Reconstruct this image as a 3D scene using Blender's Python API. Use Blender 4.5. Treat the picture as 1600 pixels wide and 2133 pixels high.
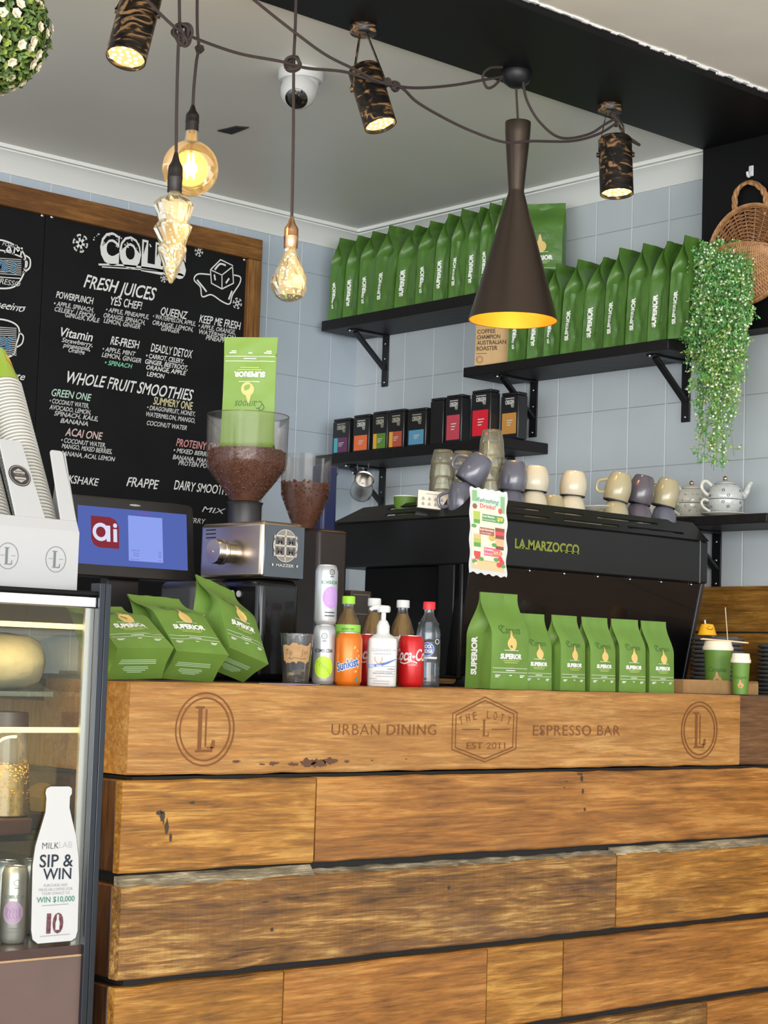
import bpy, math, random
from math import sin, cos, pi, sqrt, atan2, tan, radians
from mathutils import Vector, Matrix, noise

for o in list(bpy.data.objects):
    bpy.data.objects.remove(o)
C = bpy.context.scene.collection
S = bpy.context.scene
rnd = random.Random(7)
V = Vector

# ------------------------------------------------------------------ camera
H = 1.14                      # camera height above the floor
F = 3840.2                    # focal length in pixels of a 1600x2133 frame
PITCH, ROLL, YAW = 0.0850384, 0.0314995, 0.7302534
_cy, _sy, _cp, _sp = cos(YAW), sin(YAW), cos(PITCH), sin(PITCH)
FW = V((_sy*_cp, _cy*_cp, _sp))
_r0 = V((_cy, -_sy, 0)); _u0 = _r0.cross(FW)
RT = _r0*cos(ROLL) + _u0*sin(ROLL)
UP = _u0*cos(ROLL) - _r0*sin(ROLL)
cam = bpy.data.cameras.new('camera'); co = bpy.data.objects.new('camera', cam); C.objects.link(co)
co.matrix_world = Matrix(((RT.x, UP.x, -FW.x, 0), (RT.y, UP.y, -FW.y, 0), (RT.z, UP.z, -FW.z, H), (0, 0, 0, 1)))
cam.sensor_fit = 'VERTICAL'; cam.sensor_height = 36.0; cam.lens = F/2133*36.0
cam.clip_start = 0.05
S.camera = co

# ------------------------------------------------------------------ light
S.view_settings.view_transform = 'Standard'; S.view_settings.look = 'None'
S.view_settings.gamma = 1.0; S.view_settings.use_curve_mapping = False
S.view_settings.exposure = 0.32
try:
    S.cycles.use_denoising = True
    S.cycles.max_bounces = 10; S.cycles.transparent_max_bounces = 64
    S.cycles.sample_clamp_indirect = 4.0
    S.cycles.caustics_reflective = False; S.cycles.caustics_refractive = False
except Exception:
    pass
world = bpy.data.worlds.new('daylight'); S.world = world; world.use_nodes = True
bg = world.node_tree.nodes['Background']
bg.inputs[0].default_value = (0.86, 0.93, 1.0, 1); bg.inputs[1].default_value = 2.15

def area_light(name, loc, target, sx, sy, power, col):
    l = bpy.data.lights.new(name, 'AREA'); l.shape = 'RECTANGLE'; l.size = sx; l.size_y = sy
    l.energy = power; l.color = col
    o = bpy.data.objects.new(name, l); C.objects.link(o); o.location = loc
    o.rotation_euler = (V(target)-V(loc)).to_track_quat('-Z', 'Y').to_euler()
    return o
# daylight through the glazed shopfront behind the photographer
area_light('shopfront_daylight', (-1.5, -5.5, 1.6), (3.2, 4.2, 1.6), 7.0, 2.8, 130, (1.0, 0.97, 0.92))
area_light('left_fill_light', (-4.5, 1.2, 1.7), (4.4, 4.6, 1.7), 4.6, 2.6, 110, (0.95, 0.98, 1.0))  # added fill from the left for more ambient light, no window there

fill_sun = bpy.data.lights.new('front_fill_sun', 'SUN'); fill_sun.energy = 3.0; fill_sun.angle = radians(55); fill_sun.color = (1.0, .975, .94)  # wide soft sun added to brighten the rear wall without falloff
so = bpy.data.objects.new('front_fill_sun', fill_sun); C.objects.link(so); so.rotation_euler = V((.60, .80, -.16)).to_track_quat('-Z', 'Y').to_euler()

def point_light(name, loc, power, col, r=0.02):
    l = bpy.data.lights.new(name, 'POINT'); l.energy = power; l.color = col; l.shadow_soft_size = r
    o = bpy.data.objects.new(name, l); C.objects.link(o); o.location = loc
    return o
def spot_light(name, loc, d, power, col, ang=70):
    l = bpy.data.lights.new(name, 'SPOT'); l.energy = power; l.color = col; l.spot_size = radians(ang)
    l.spot_blend = 0.7; l.shadow_soft_size = 0.03
    o = bpy.data.objects.new(name, l); C.objects.link(o); o.location = loc
    o.rotation_euler = V(d).to_track_quat('-Z', 'Y').to_euler()
    return o

# ------------------------------------------------------------------ sight lines: a point on a known plane
def P(px, py, X=None, Y=None, Z=None):
    d = RT*((px-800)/F) - UP*((py-1066.5)/F) + FW
    s = X/d.x if X is not None else (Y/d.y if Y is not None else (Z-H)/d.z)
    return V((d.x*s, d.y*s, d.z*s+H))
def mpp(p):                       # metres per pixel at point p
    return (V(p)-V((0, 0, H))).dot(FW)/F
def face_cam(p, extra=0.0):       # turn that makes a local -Y face look at the viewer
    return -atan2(p[0], p[1]) + radians(extra)

# ------------------------------------------------------------------ materials
def nt(m):
    return m.node_tree.nodes, m.node_tree.links
def mat(name, col, rough=0.5, metal=0.0, spec=0.5, coat=0.0, emit=None, estr=0.0, bump=0.0, bscale=60.0, var=0.0, vscale=8.0, sub=0.0):
    m = bpy.data.materials.new(name); m.use_nodes = True
    N, L = nt(m); b = N['Principled BSDF']
    b.inputs['Base Color'].default_value = (*col, 1)
    b.inputs['Roughness'].default_value = rough; b.inputs['Metallic'].default_value = metal
    b.inputs['Specular IOR Level'].default_value = spec; b.inputs['Coat Weight'].default_value = coat
    if emit:
        b.inputs['Emission Color'].default_value = (*emit, 1); b.inputs['Emission Strength'].default_value = estr
    if var or bump:
        tc = N.new('ShaderNodeTexCoord')
    if var:
        n = N.new('ShaderNodeTexNoise'); n.inputs['Scale'].default_value = vscale; n.inputs['Detail'].default_value = 5
        L.new(tc.outputs['Object'], n.inputs['Vector'])
        r = N.new('ShaderNodeMapRange'); r.inputs[1].default_value = .3; r.inputs[2].default_value = .7
        r.inputs[3].default_value = 1-var; r.inputs[4].default_value = 1+var
        L.new(n.outputs['Fac'], r.inputs[0])
        mx = N.new('ShaderNodeVectorMath'); mx.operation = 'SCALE'; mx.inputs[0].default_value = col
        L.new(r.outputs[0], mx.inputs['Scale']); L.new(mx.outputs[0], b.inputs['Base Color'])
    if bump:
        n = N.new('ShaderNodeTexNoise'); n.inputs['Scale'].default_value = bscale; n.inputs['Detail'].default_value = 4
        L.new(tc.outputs['Object'], n.inputs['Vector'])
        bp = N.new('ShaderNodeBump'); bp.inputs['Strength'].default_value = bump; bp.inputs['Distance'].default_value = 0.01
        L.new(n.outputs['Fac'], bp.inputs['Height']); L.new(bp.outputs[0], b.inputs['Normal'])
    return m

def thin_glass(name, tint=(1, 1, 1), rough=0.02, refl=1.0, haze=0.0, hazecol=(1, 1, 1)):
    m = bpy.data.materials.new(name); m.use_nodes = True
    N, L = nt(m); N.remove(N['Principled BSDF']); out = N['Material Output']
    t = N.new('ShaderNodeBsdfTransparent'); t.inputs[0].default_value = (*tint, 1)
    g = N.new('ShaderNodeBsdfGlossy'); g.inputs['Roughness'].default_value = rough
    lw = N.new('ShaderNodeLayerWeight'); lw.inputs[0].default_value = 0.35
    mr = N.new('ShaderNodeMath'); mr.operation = 'MULTIPLY'; mr.inputs[1].default_value = refl
    L.new(lw.outputs['Fresnel'], mr.inputs[0])
    mx = N.new('ShaderNodeMixShader'); L.new(mr.outputs[0], mx.inputs[0]); L.new(t.outputs[0], mx.inputs[1]); L.new(g.outputs[0], mx.inputs[2])
    last = mx
    if haze:
        d = N.new('ShaderNodeBsdfDiffuse'); d.inputs[0].default_value = (*hazecol, 1)
        m2 = N.new('ShaderNodeMixShader'); m2.inputs[0].default_value = haze
        L.new(mx.outputs[0], m2.inputs[1]); L.new(d.outputs[0], m2.inputs[2]); last = m2
    L.new(last.outputs[0], out.inputs[0])
    return m

def emission(name, col, s):
    m = bpy.data.materials.new(name); m.use_nodes = True
    N, L = nt(m); N.remove(N['Principled BSDF'])
    e = N.new('ShaderNodeEmission'); e.inputs[0].default_value = (*col, 1); e.inputs[1].default_value = s
    L.new(e.outputs[0], N['Material Output'].inputs[0]); return m

def ramp(N, stops):
    r = N.new('ShaderNodeValToRGB'); e = r.color_ramp.elements
    while len(e) < len(stops): e.new(0.5)
    for i, (p, c) in enumerate(stops):
        e[i].position = p; e[i].color = (*c, 1)
    return r

def wood(name, dark, mid, light, along='X', k=1.0, stain=0.35, staincol=(0.05, 0.03, 0.015), rough=0.42, saw=0.0, bump=0.35):
    m = bpy.data.materials.new(name); m.use_nodes = True
    N, L = nt(m); b = N['Principled BSDF']; b.inputs['Roughness'].default_value = rough
    b.inputs['Coat Weight'].default_value = 0.12; b.inputs['Coat Roughness'].default_value = 0.3
    tc = N.new('ShaderNodeTexCoord'); oi = N.new('ShaderNodeObjectInfo')
    w = N.new('ShaderNodeMath'); w.operation = 'MULTIPLY'; w.inputs[1].default_value = 37.0; L.new(oi.outputs['Random'], w.inputs[0])
    def stretched(a, c, det, dist, rgh=.6):
        mp = N.new('ShaderNodeMapping'); L.new(tc.outputs['Object'], mp.inputs[0])
        sc = {'X': (a, c, c), 'Y': (c, a, c), 'Z': (c, c, a)}[along]
        mp.inputs['Scale'].default_value = tuple(x*k for x in sc)
        n = N.new('ShaderNodeTexNoise'); n.noise_dimensions = '4D'; n.inputs['Scale'].default_value = 1
        n.inputs['Detail'].default_value = det; n.inputs['Distortion'].default_value = dist; n.inputs['Roughness'].default_value = rgh
        L.new(mp.outputs[0], n.inputs['Vector']); L.new(w.outputs[0], n.inputs['W']); return n
    g1 = stretched(2.0, 22, 8, 1.9, .62); g2 = stretched(9, 130, 5, .8, .75); g3 = stretched(2.6, 7, 4, 1.6); g4 = stretched(1.6, 6, 7, 1.2); g5 = stretched(4.5, 75, 6, 2.2, .62)
    r = ramp(N, [(.385, dark), (.445, tuple(a*.55+b*.45 for a, b in zip(mid, dark))), (.505, mid), (.575, light)])
    mxa = N.new('ShaderNodeMath'); mxa.operation = 'MULTIPLY_ADD'; mxa.inputs[1].default_value = .34
    L.new(g1.outputs['Fac'], mxa.inputs[0])
    sc2 = N.new('ShaderNodeMath'); sc2.operation = 'MULTIPLY'; sc2.inputs[1].default_value = .26; L.new(g3.outputs['Fac'], sc2.inputs[0])
    mxb = N.new('ShaderNodeMath'); mxb.operation = 'MULTIPLY_ADD'; mxb.inputs[1].default_value = .40; L.new(g5.outputs['Fac'], mxb.inputs[0]); L.new(sc2.outputs[0], mxb.inputs[2])
    L.new(mxb.outputs[0], mxa.inputs[2]); L.new(mxa.outputs[0], r.inputs[0])
    fine = N.new('ShaderNodeMapRange'); fine.inputs[1].default_value = .35; fine.inputs[2].default_value = .65
    fine.inputs[3].default_value = .66; fine.inputs[4].default_value = 1.16; L.new(g2.outputs['Fac'], fine.inputs[0])
    mul = N.new('ShaderNodeVectorMath'); mul.operation = 'SCALE'; L.new(r.outputs[0], mul.inputs[0]); L.new(fine.outputs[0], mul.inputs['Scale'])
    st = N.new('ShaderNodeMapRange'); st.inputs[1].default_value = .56; st.inputs[2].default_value = .72
    st.inputs[3].default_value = 0; st.inputs[4].default_value = stain; L.new(g4.outputs['Fac'], st.inputs[0])
    mix = N.new('ShaderNodeMix'); mix.data_type = 'RGBA'; L.new(st.outputs[0], mix.inputs['Factor'])
    L.new(mul.outputs[0], mix.inputs['A']); mix.inputs['B'].default_value = (*staincol, 1)
    last = mix.outputs['Result']
    if saw:        # fine saw marks across the grain
        mp = N.new('ShaderNodeMapping'); L.new(tc.outputs['Object'], mp.inputs[0])
        mp.inputs['Scale'].default_value = {'X': (120, 3, 4), 'Y': (3, 120, 4), 'Z': (4, 3, 120)}[along]
        n = N.new('ShaderNodeTexNoise'); n.inputs['Scale'].default_value = 1; n.inputs['Detail'].default_value = 3; L.new(mp.outputs[0], n.inputs['Vector'])
        mr = N.new('ShaderNodeMapRange'); mr.inputs[1].default_value = .4; mr.inputs[2].default_value = .66; mr.inputs[3].default_value = 1-saw; mr.inputs[4].default_value = 1+saw
        L.new(n.outputs['Fac'], mr.inputs[0])
        m3 = N.new('ShaderNodeVectorMath'); m3.operation = 'SCALE'; L.new(last, m3.inputs[0]); L.new(mr.outputs[0], m3.inputs['Scale']); last = m3.outputs[0]
    L.new(last, b.inputs['Base Color'])
    bp = N.new('ShaderNodeBump'); bp.inputs['Strength'].default_value = bump; bp.inputs['Distance'].default_value = 0.004
    ad = N.new('ShaderNodeMath'); ad.operation = 'ADD'; L.new(g1.outputs['Fac'], ad.inputs[0]); L.new(g2.outputs['Fac'], ad.inputs[1])
    L.new(ad.outputs[0], bp.inputs['Height']); L.new(bp.outputs[0], b.inputs['Normal'])
    return m

def tiles(name, axis, off_u, off_v, pu, pv, col, vline, hline):
    m = bpy.data.materials.new(name); m.use_nodes = True
    N, L = nt(m); b = N['Principled BSDF']; b.inputs['Roughness'].default_value = 0.32
    tc = N.new('ShaderNodeTexCoord'); sp = N.new('ShaderNodeSeparateXYZ'); L.new(tc.outputs['Object'], sp.inputs[0])
    def line(sock, off, pitch, half):
        a = N.new('ShaderNodeMath'); a.operation = 'SUBTRACT'; L.new(sock, a.inputs[0]); a.inputs[1].default_value = off
        d = N.new('ShaderNodeMath'); d.operation = 'DIVIDE'; L.new(a.outputs[0], d.inputs[0]); d.inputs[1].default_value = pitch
        f = N.new('ShaderNodeMath'); f.operation = 'FRACT'; L.new(d.outputs[0], f.inputs[0])
        g = N.new('ShaderNodeMath'); g.operation = 'PINGPONG'; L.new(d.outputs[0], g.inputs[0]); g.inputs[1].default_value = .5
        c = N.new('ShaderNodeMapRange'); c.inputs[1].default_value = half/pitch*.6; c.inputs[2].default_value = half/pitch*1.3
        c.inputs[3].default_value = 1; c.inputs[4].default_value = 0
        L.new(g.outputs[0], c.inputs[0]); return c.outputs[0]
    lv = line(sp.outputs[axis], off_u, pu, 0.0028); lh = line(sp.outputs['Z'], off_v, pv, 0.0014)
    n = N.new('ShaderNodeTexNoise'); n.inputs['Scale'].default_value = 2.2; n.inputs['Detail'].default_value = 4; L.new(tc.outputs['Object'], n.inputs['Vector'])
    r = ramp(N, [(.3, tuple(x*.9 for x in col)), (.7, tuple(min(1, x*1.08) for x in col))]); L.new(n.outputs['Fac'], r.inputs[0])
    m1 = N.new('ShaderNodeMix'); m1.data_type = 'RGBA'; L.new(lh, m1.inputs['Factor']); L.new(r.outputs[0], m1.inputs['A']); m1.inputs['B'].default_value = (*hline, 1)
    m2 = N.new('ShaderNodeMix'); m2.data_type = 'RGBA'; L.new(lv, m2.inputs['Factor']); L.new(m1.outputs['Result'], m2.inputs['A']); m2.inputs['B'].default_value = (*vline, 1)
    L.new(m2.outputs['Result'], b.inputs['Base Color'])
    mx = N.new('ShaderNodeMath'); mx.operation = 'MAXIMUM'; L.new(lv, mx.inputs[0]); L.new(lh, mx.inputs[1])
    bp = N.new('ShaderNodeBump'); bp.invert = True; bp.inputs['Strength'].default_value = .5; bp.inputs['Distance'].default_value = .002
    L.new(mx.outputs[0], bp.inputs['Height']); L.new(bp.outputs[0], b.inputs['Normal'])
    return m

# ------------------------------------------------------------------ glyphs
_gc = {}
def glyphs(s, bold=0.0, shear=0.0, spacing=1.0):
    key = (s, bold, shear, spacing)
    if key in _gc: return _gc[key]
    cu = bpy.data.curves.new('lettering', 'FONT'); cu.body = s; cu.size = 1.0; cu.offset = bold; cu.shear = shear
    cu.space_character = spacing; cu.resolution_u = 3; cu.fill_mode = 'FRONT'; cu.dimensions = '2D'
    o = bpy.data.objects.new('lettering', cu)
    me = bpy.data.meshes.new_from_object(o)
    vs = [(v.co.x, v.co.y) for v in me.vertices]; fs = [tuple(p.vertices) for p in me.polygons]
    bpy.data.objects.remove(o); bpy.data.curves.remove(cu); bpy.data.meshes.remove(me)
    _gc[key] = (vs, fs); return _gc[key]
CAP = 0.729

# ------------------------------------------------------------------ mesh builder
class MB:
    def __init__(s, M=None):
        s.v = []; s.f = []; s.m = []; s.M = M; s.mi = 0
    def add(s, vs, fs):
        n = len(s.v)
        s.v += [(s.M @ V(p) if s.M else V(p)) for p in vs]
        for f in fs:
            s.f.append(tuple(n+i for i in f)); s.m.append(s.mi)
        return s
    def box(s, x0, x1, y0, y1, z0, z1):
        return s.add([(x0, y0, z0), (x1, y0, z0), (x1, y1, z0), (x0, y1, z0), (x0, y0, z1), (x1, y0, z1), (x1, y1, z1), (x0, y1, z1)],
                     [(0, 3, 2, 1), (4, 5, 6, 7), (0, 1, 5, 4), (1, 2, 6, 5), (2, 3, 7, 6), (3, 0, 4, 7)])
    def hexa(s, p):            # eight corners, bottom ring then top ring
        return s.add(p, [(0, 3, 2, 1), (4, 5, 6, 7), (0, 1, 5, 4), (1, 2, 6, 5), (2, 3, 7, 6), (3, 0, 4, 7)])
    def prism(s, pts, f0, f1):  # outline pts (2D) between two mappings
        n = len(pts)
        vs = [f0(*p) for p in pts]+[f1(*p) for p in pts]
        return s.add(vs, [tuple(range(n-1, -1, -1)), tuple(range(n, 2*n))]+[(i, (i+1) % n, n+(i+1) % n, n+i) for i in range(n)])
    def tube(s, pts, r, seg=8, closed=False):
        pts = [V(p) for p in pts]; n = len(pts); R = r if isinstance(r, (list, tuple)) else [r]*n
        t0 = (pts[1]-pts[0]).normalized(); a = t0.orthogonal().normalized(); vs = []; fs = []
        for i, p in enumerate(pts):
            if closed: t = (pts[(i+1) % n]-pts[i-1]).normalized()
            else: t = (pts[min(i+1, n-1)]-pts[max(i-1, 0)])
            t = t.normalized() if t.length > 1e-9 else t0
            a = (a-t*a.dot(t)); a = a.normalized() if a.length > 1e-6 else t.orthogonal().normalized()
            b = t.cross(a)
            vs += [p+(a*cos(2*pi*j/seg)+b*sin(2*pi*j/seg))*R[i] for j in range(seg)]
        for i in range(n if closed else n-1):
            k = (i+1) % n
            fs += [(i*seg+j, i*seg+(j+1) % seg, k*seg+(j+1) % seg, k*seg+j) for j in range(seg)]
        if not closed:
            fs += [tuple(range(seg-1, -1, -1)), tuple((n-1)*seg+j for j in range(seg))]
        return s.add(vs, fs)
    def lathe(s, prof, c=(0, 0, 0), seg=28, A=None, wob=None):
        c = V(c); vs = []; fs = []
        for k, (r, z) in enumerate(prof):
            for j in range(seg):
                q = r*(wob(2*pi*j/seg, z) if wob else 1)
                p = V((q*cos(2*pi*j/seg), q*sin(2*pi*j/seg), z))
                vs.append(c+(A @ p if A else p))
        for k in range(len(prof)-1):
            fs += [(k*seg+j, k*seg+(j+1) % seg, (k+1)*seg+(j+1) % seg, (k+1)*seg+j) for j in range(seg)]
        if prof[0][0] > 1e-6 and prof[0] != prof[-1]: fs.append(tuple(range(seg-1, -1, -1)))
        if prof[-1][0] > 1e-6 and prof[0] != prof[-1]: fs.append(tuple((len(prof)-1)*seg+j for j in range(seg)))
        return s.add(vs, fs)
    def shell(s, prof, c=(0, 0, 0), seg=28, A=None, wob=None):    # open lathe, no caps
        n = len(s.f); s.lathe(prof, c, seg, A, wob)
        k = [i for i in range(n, len(s.f)) if len(s.f[i]) <= 4]
        s.f = s.f[:n]+[s.f[i] for i in k]; s.m = s.m[:n]+[s.m[i] for i in k]
        return s
    def ball(s, c, r, seg=10, rings=6, sc=(1, 1, 1), A=None):
        c = V(c); vs = []; fs = []
        for i in range(rings+1):
            th = pi*i/rings
            for j in range(seg):
                p = V((r*sc[0]*sin(th)*cos(2*pi*j/seg), r*sc[1]*sin(th)*sin(2*pi*j/seg), r*sc[2]*cos(th)))
                vs.append(c+(A @ p if A else p))
        for i in range(rings):
            fs += [(i*seg+j, (i+1)*seg+j, (i+1)*seg+(j+1) % seg, i*seg+(j+1) % seg) for j in range(seg)]
        return s.add(vs, fs)
    def grid(s, fn, u0, u1, v0, v1, nu=1, nv=1):
        vs = [fn(u0+(u1-u0)*i/nu, v0+(v1-v0)*j/nv) for j in range(nv+1) for i in range(nu+1)]
        return s.add(vs, [(j*(nu+1)+i, j*(nu+1)+i+1, (j+1)*(nu+1)+i+1, (j+1)*(nu+1)+i) for j in range(nv) for i in range(nu)])
    def disc(s, fn, cu, cv, ru, rv=None, n=24, rings=2, inner=0.0):
        rv = rv or ru; vs = []; fs = []
        for k in range(rings+1):
            q = inner+(1-inner)*k/rings
            vs += [fn(cu+ru*q*cos(2*pi*j/n), cv+rv*q*sin(2*pi*j/n)) for j in range(n)]
        for k in range(rings):
            fs += [(k*n+j, (k+1)*n+j, (k+1)*n+(j+1) % n, k*n+(j+1) % n) for j in range(n)]
        return s.add(vs, fs)
    def fan(s, fn, pts):        # filled outline in the print plane
        vs = [fn(*p) for p in pts]
        return s.add(vs, [tuple(range(len(vs)))])
    def stroke(s, fn, pts, w, closed=False):
        pts = [V((p[0], p[1], 0)) for p in pts]; n = len(pts); vs = []; fs = []
        for i in range(n):
            a = pts[i-1] if (i > 0 or closed) else pts[i]; b = pts[(i+1) % n] if (i < n-1 or closed) else pts[i]
            t = (b-a).normalized(); q = V((-t.y, t.x, 0))*w/2
            vs += [fn(*(pts[i]+q).xy), fn(*(pts[i]-q).xy)]
        for i in range(n if closed else n-1):
            k = (i+1) % n; fs.append((2*i, 2*i+1, 2*k+1, 2*k))
        return s.add(vs, fs)
    def text(s, fn, txt, u, v, cap, width=None, align='L', bold=0.0, shear=0.0, spacing=1.0, wob=0.0, flip=False):
        vs, fs = glyphs(txt, bold, shear, spacing)
        if not vs: return s
        x0 = min(p[0] for p in vs); x1 = max(p[0] for p in vs); k = cap/CAP
        kx = width/(x1-x0) if width else k; tot = (x1-x0)*kx
        off = u-{'L': 0, 'C': tot/2, 'R': tot}[align]
        out = []
        for x, y in vs:
            a = off+(x-x0)*kx; b = v+y*k
            if wob:
                a += noise.noise(V((x*1.7, y*1.5, len(txt)*3.1)))*wob; b += noise.noise(V((x*1.3+9, y, len(txt)*2.3)))*wob
            if flip: a = 2*u-a if align == 'C' else a
            out.append(fn(a, b))
        return s.add(out, fs)
    def pieces(s):
        """face lists of the far-apart groups of loose islands"""
        n = len(s.v); par = list(range(n))
        def find(i):
            while par[i] != i: par[i] = par[par[i]]; i = par[i]
            return i
        for f in s.f:
            a = find(f[0])
            for i in f[1:]: par[find(i)] = a
        isl = {}
        for k, f in enumerate(s.f): isl.setdefault(find(f[0]), []).append(k)
        L_ = list(isl.values()); m = len(L_)
        if m < 2 or m > 700: return None
        import numpy as np
        lo = np.array([[min(s.v[i][a] for k in q for i in s.f[k]) for a in range(3)] for q in L_]); hi = np.array([[max(s.v[i][a] for k in q for i in s.f[k]) for a in range(3)] for q in L_])
        size = (hi-lo).max(axis=1); gap = np.maximum(0, np.maximum(lo[:, None]-hi[None], lo[None]-hi[:, None]))
        near = np.sqrt((gap**2).sum(axis=2)) <= np.maximum(.02, .5*np.maximum(size[:, None], size[None]))
        seen = [-1]*m; out = []
        for i in range(m):
            if seen[i] >= 0: continue
            st = [i]; seen[i] = len(out); g = []
            while st:
                j = st.pop(); g += L_[j]
                for q in np.nonzero(near[j])[0]:
                    if seen[q] < 0: seen[q] = len(out); st.append(int(q))
            out.append(g)
        return out if len(out) > 1 else None
    def build(s, name, mats, parent=None, smooth=True, angle=40, bevel=0.0, bseg=2, world=False, **props):
        pcs = s.pieces() if parent is not None and props.get('kind') != 'stuff' else None
        if pcs:
            res = []
            for g in pcs:
                q = MB(); mp = {}
                for k in g:
                    f = []
                    for i in s.f[k]:
                        if i not in mp: mp[i] = len(q.v); q.v.append(s.v[i])
                        f.append(mp[i])
                    q.f.append(tuple(f)); q.m.append(s.m[k])
                res.append(q._build(name, mats, parent, smooth, angle, bevel, bseg, world, **props))
            return max(res, key=lambda o: len(o.data.vertices))
        return s._build(name, mats, parent, smooth, angle, bevel, bseg, world, **props)
    def _build(s, name, mats, parent=None, smooth=True, angle=40, bevel=0.0, bseg=2, world=False, **props):
        vs = s.v
        if world and parent is not None:
            chain = parent.matrix_basis.copy(); q = parent.parent
            while q is not None:
                chain = q.matrix_basis @ chain; q = q.parent
            inv = chain.inverted(); vs = [inv @ p for p in vs]
        me = bpy.data.meshes.new(name); me.from_pydata([tuple(p) for p in vs], [], s.f)
        if not isinstance(mats, (list, tuple)): mats = [mats]
        for m in mats: me.materials.append(m)
        if len(mats) > 1: me.polygons.foreach_set('material_index', s.m)
        if smooth:
            me.polygons.foreach_set('use_smooth', [True]*len(me.polygons))
            if angle is not None: me.set_sharp_from_angle(angle=radians(angle))
        me.update()
        o = bpy.data.objects.new(name, me); C.objects.link(o)
        if parent is not None: o.parent = parent
        if bevel:
            b = o.modifiers.new('edge', 'BEVEL'); b.width = bevel; b.segments = bseg; b.limit_method = 'ANGLE'; b.angle_limit = radians(50)
        for k_, v_ in props.items(): o[k_] = v_
        return o

def thing(name, label, cat, loc=(0, 0, 0), rotz=0.0, group=None, rot=None):
    o = bpy.data.objects.new(name, None); C.objects.link(o); o.empty_display_size = 0.05
    o.location = loc; o.rotation_euler = rot if rot else (0, 0, rotz)
    o['label'] = label; o['category'] = cat
    if group: o['group'] = group
    return o
def tag(o, label, cat, group=None):
    o['label'] = label; o['category'] = cat
    if group: o['group'] = group
    return o
def struct(o, label=None):
    o['kind'] = 'structure'
    if label: o['label'] = label
    return o
def dup(root, loc=None, rot=None, label=None, group=None):
    def cp(o, par):
        c = o.copy(); C.objects.link(c)
        if par: c.parent = par
        for ch in [x for x in kids.get(o, [])]: cp(ch, c)
        return c
    kids = {}
    for x in root.children_recursive: kids.setdefault(x.parent, []).append(x)
    r = cp(root, None)
    if loc is not None: r.location = loc
    if rot is not None: r.rotation_euler = rot
    if label: r['label'] = label
    if group: r['group'] = group
    return r
def plane_map(O, U, W, eps=0.0):
    O, U, W = V(O), V(U), V(W); n = U.cross(W).normalized()*eps
    return lambda a, b: O+U*a+W*b+n
def smooth_path(pts, sub=6):
    pts = [V(p) for p in pts]; out = []
    for i in range(len(pts)-1):
        p0 = pts[max(i-1, 0)]; p1 = pts[i]; p2 = pts[i+1]; p3 = pts[min(i+2, len(pts)-1)]
        for k in range(sub):
            t = k/sub; t2 = t*t; t3 = t2*t
            out.append(0.5*((2*p1)+(p2-p0)*t+(2*p0-5*p1+4*p2-p3)*t2+(3*p1-p0-3*p2+p3)*t3))
    out.append(pts[-1]); return out
ORD = ['first', 'second', 'third', 'fourth', 'fifth', 'sixth', 'seventh', 'eighth', 'ninth', 'tenth', 'eleventh', 'twelfth']
# ------------------------------------------------------------------ palette
M = {}
M['tile_r'] = tiles('wall_tile_side', 'Y', 4.4637, H+.996, .1773, .227, (.49, .535, .56), (.64, .685, .71), (.30, .32, .34))
M['tile_b'] = tiles('wall_tile_back', 'X', 5.05, H+.996, .1773, .227, (.46, .53, .60), (.60, .67, .73), (.30, .34, .38))
M['cornice'] = mat('cornice_paint', (.80, .81, .78), .6)
M['ceil_f'] = mat('front_ceiling_paint', (.82, .76, .67), .8, var=.05, vscale=3)
M['floor'] = mat('floor_concrete', (.55, .51, .46), .5, var=.12, vscale=3)
M['blackpaint'] = mat('black_satin_paint', (.0045, .0045, .005), .5, spec=.22)
M['blackwood'] = mat('black_stained_board', (.007, .006, .006), .5, spec=.3, bump=.3, bscale=30)
M['blackmetal'] = mat('black_bracket_metal', (.012, .012, .014), .4, .3)
M['gap'] = mat('dark_gap', (.012, .011, .011), .7)
M['screw'] = mat('steel_screw', (.7, .7, .7), .3, 1)
M['white'] = mat('white_paint', (.56, .56, .555), .45)
M['plaster'] = mat('ragged_white_plaster', (.85, .84, .82), .8, bump=.6, bscale=80)

def ceiling_mat():
    m = mat('rear_ceiling_paint', (.30, .30, .275), .38)
    N, L = nt(m); b = N['Principled BSDF']
    tc = N.new('ShaderNodeTexCoord')
    n = N.new('ShaderNodeTexNoise'); n.inputs['Scale'].default_value = 1.3; n.inputs['Detail'].default_value = 3; L.new(tc.outputs['Object'], n.inputs['Vector'])
    r = ramp(N, [(.3, (.70, .695, .64)), (.7, (.77, .76, .70))]); L.new(n.outputs['Fac'], r.inputs[0])
    n2 = N.new('ShaderNodeTexNoise'); n2.inputs['Scale'].default_value = 11; n2.inputs['Detail'].default_value = 6; n2.inputs['Roughness'].default_value = .65; L.new(tc.outputs['Object'], n2.inputs['Vector'])
    mr = N.new('ShaderNodeMapRange'); mr.inputs[1].default_value = .735; mr.inputs[2].default_value = .76; L.new(n2.outputs['Fac'], mr.inputs[0])
    mx = N.new('ShaderNodeMix'); mx.data_type = 'RGBA'; L.new(mr.outputs[0], mx.inputs['Factor']); L.new(r.outputs[0], mx.inputs['A']); mx.inputs['B'].default_value = (.75, .74, .7, 1)
    L.new(mx.outputs['Result'], b.inputs['Base Color'])
    return m
M['ceil_r'] = ceiling_mat()

AX, BY = 5.2, 6.02            # side wall plane and menu wall plane
ZR, ZS, ZF = H+1.888, H+1.876, H+1.905   # rear ceiling, beam soffit, front ceiling

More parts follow.
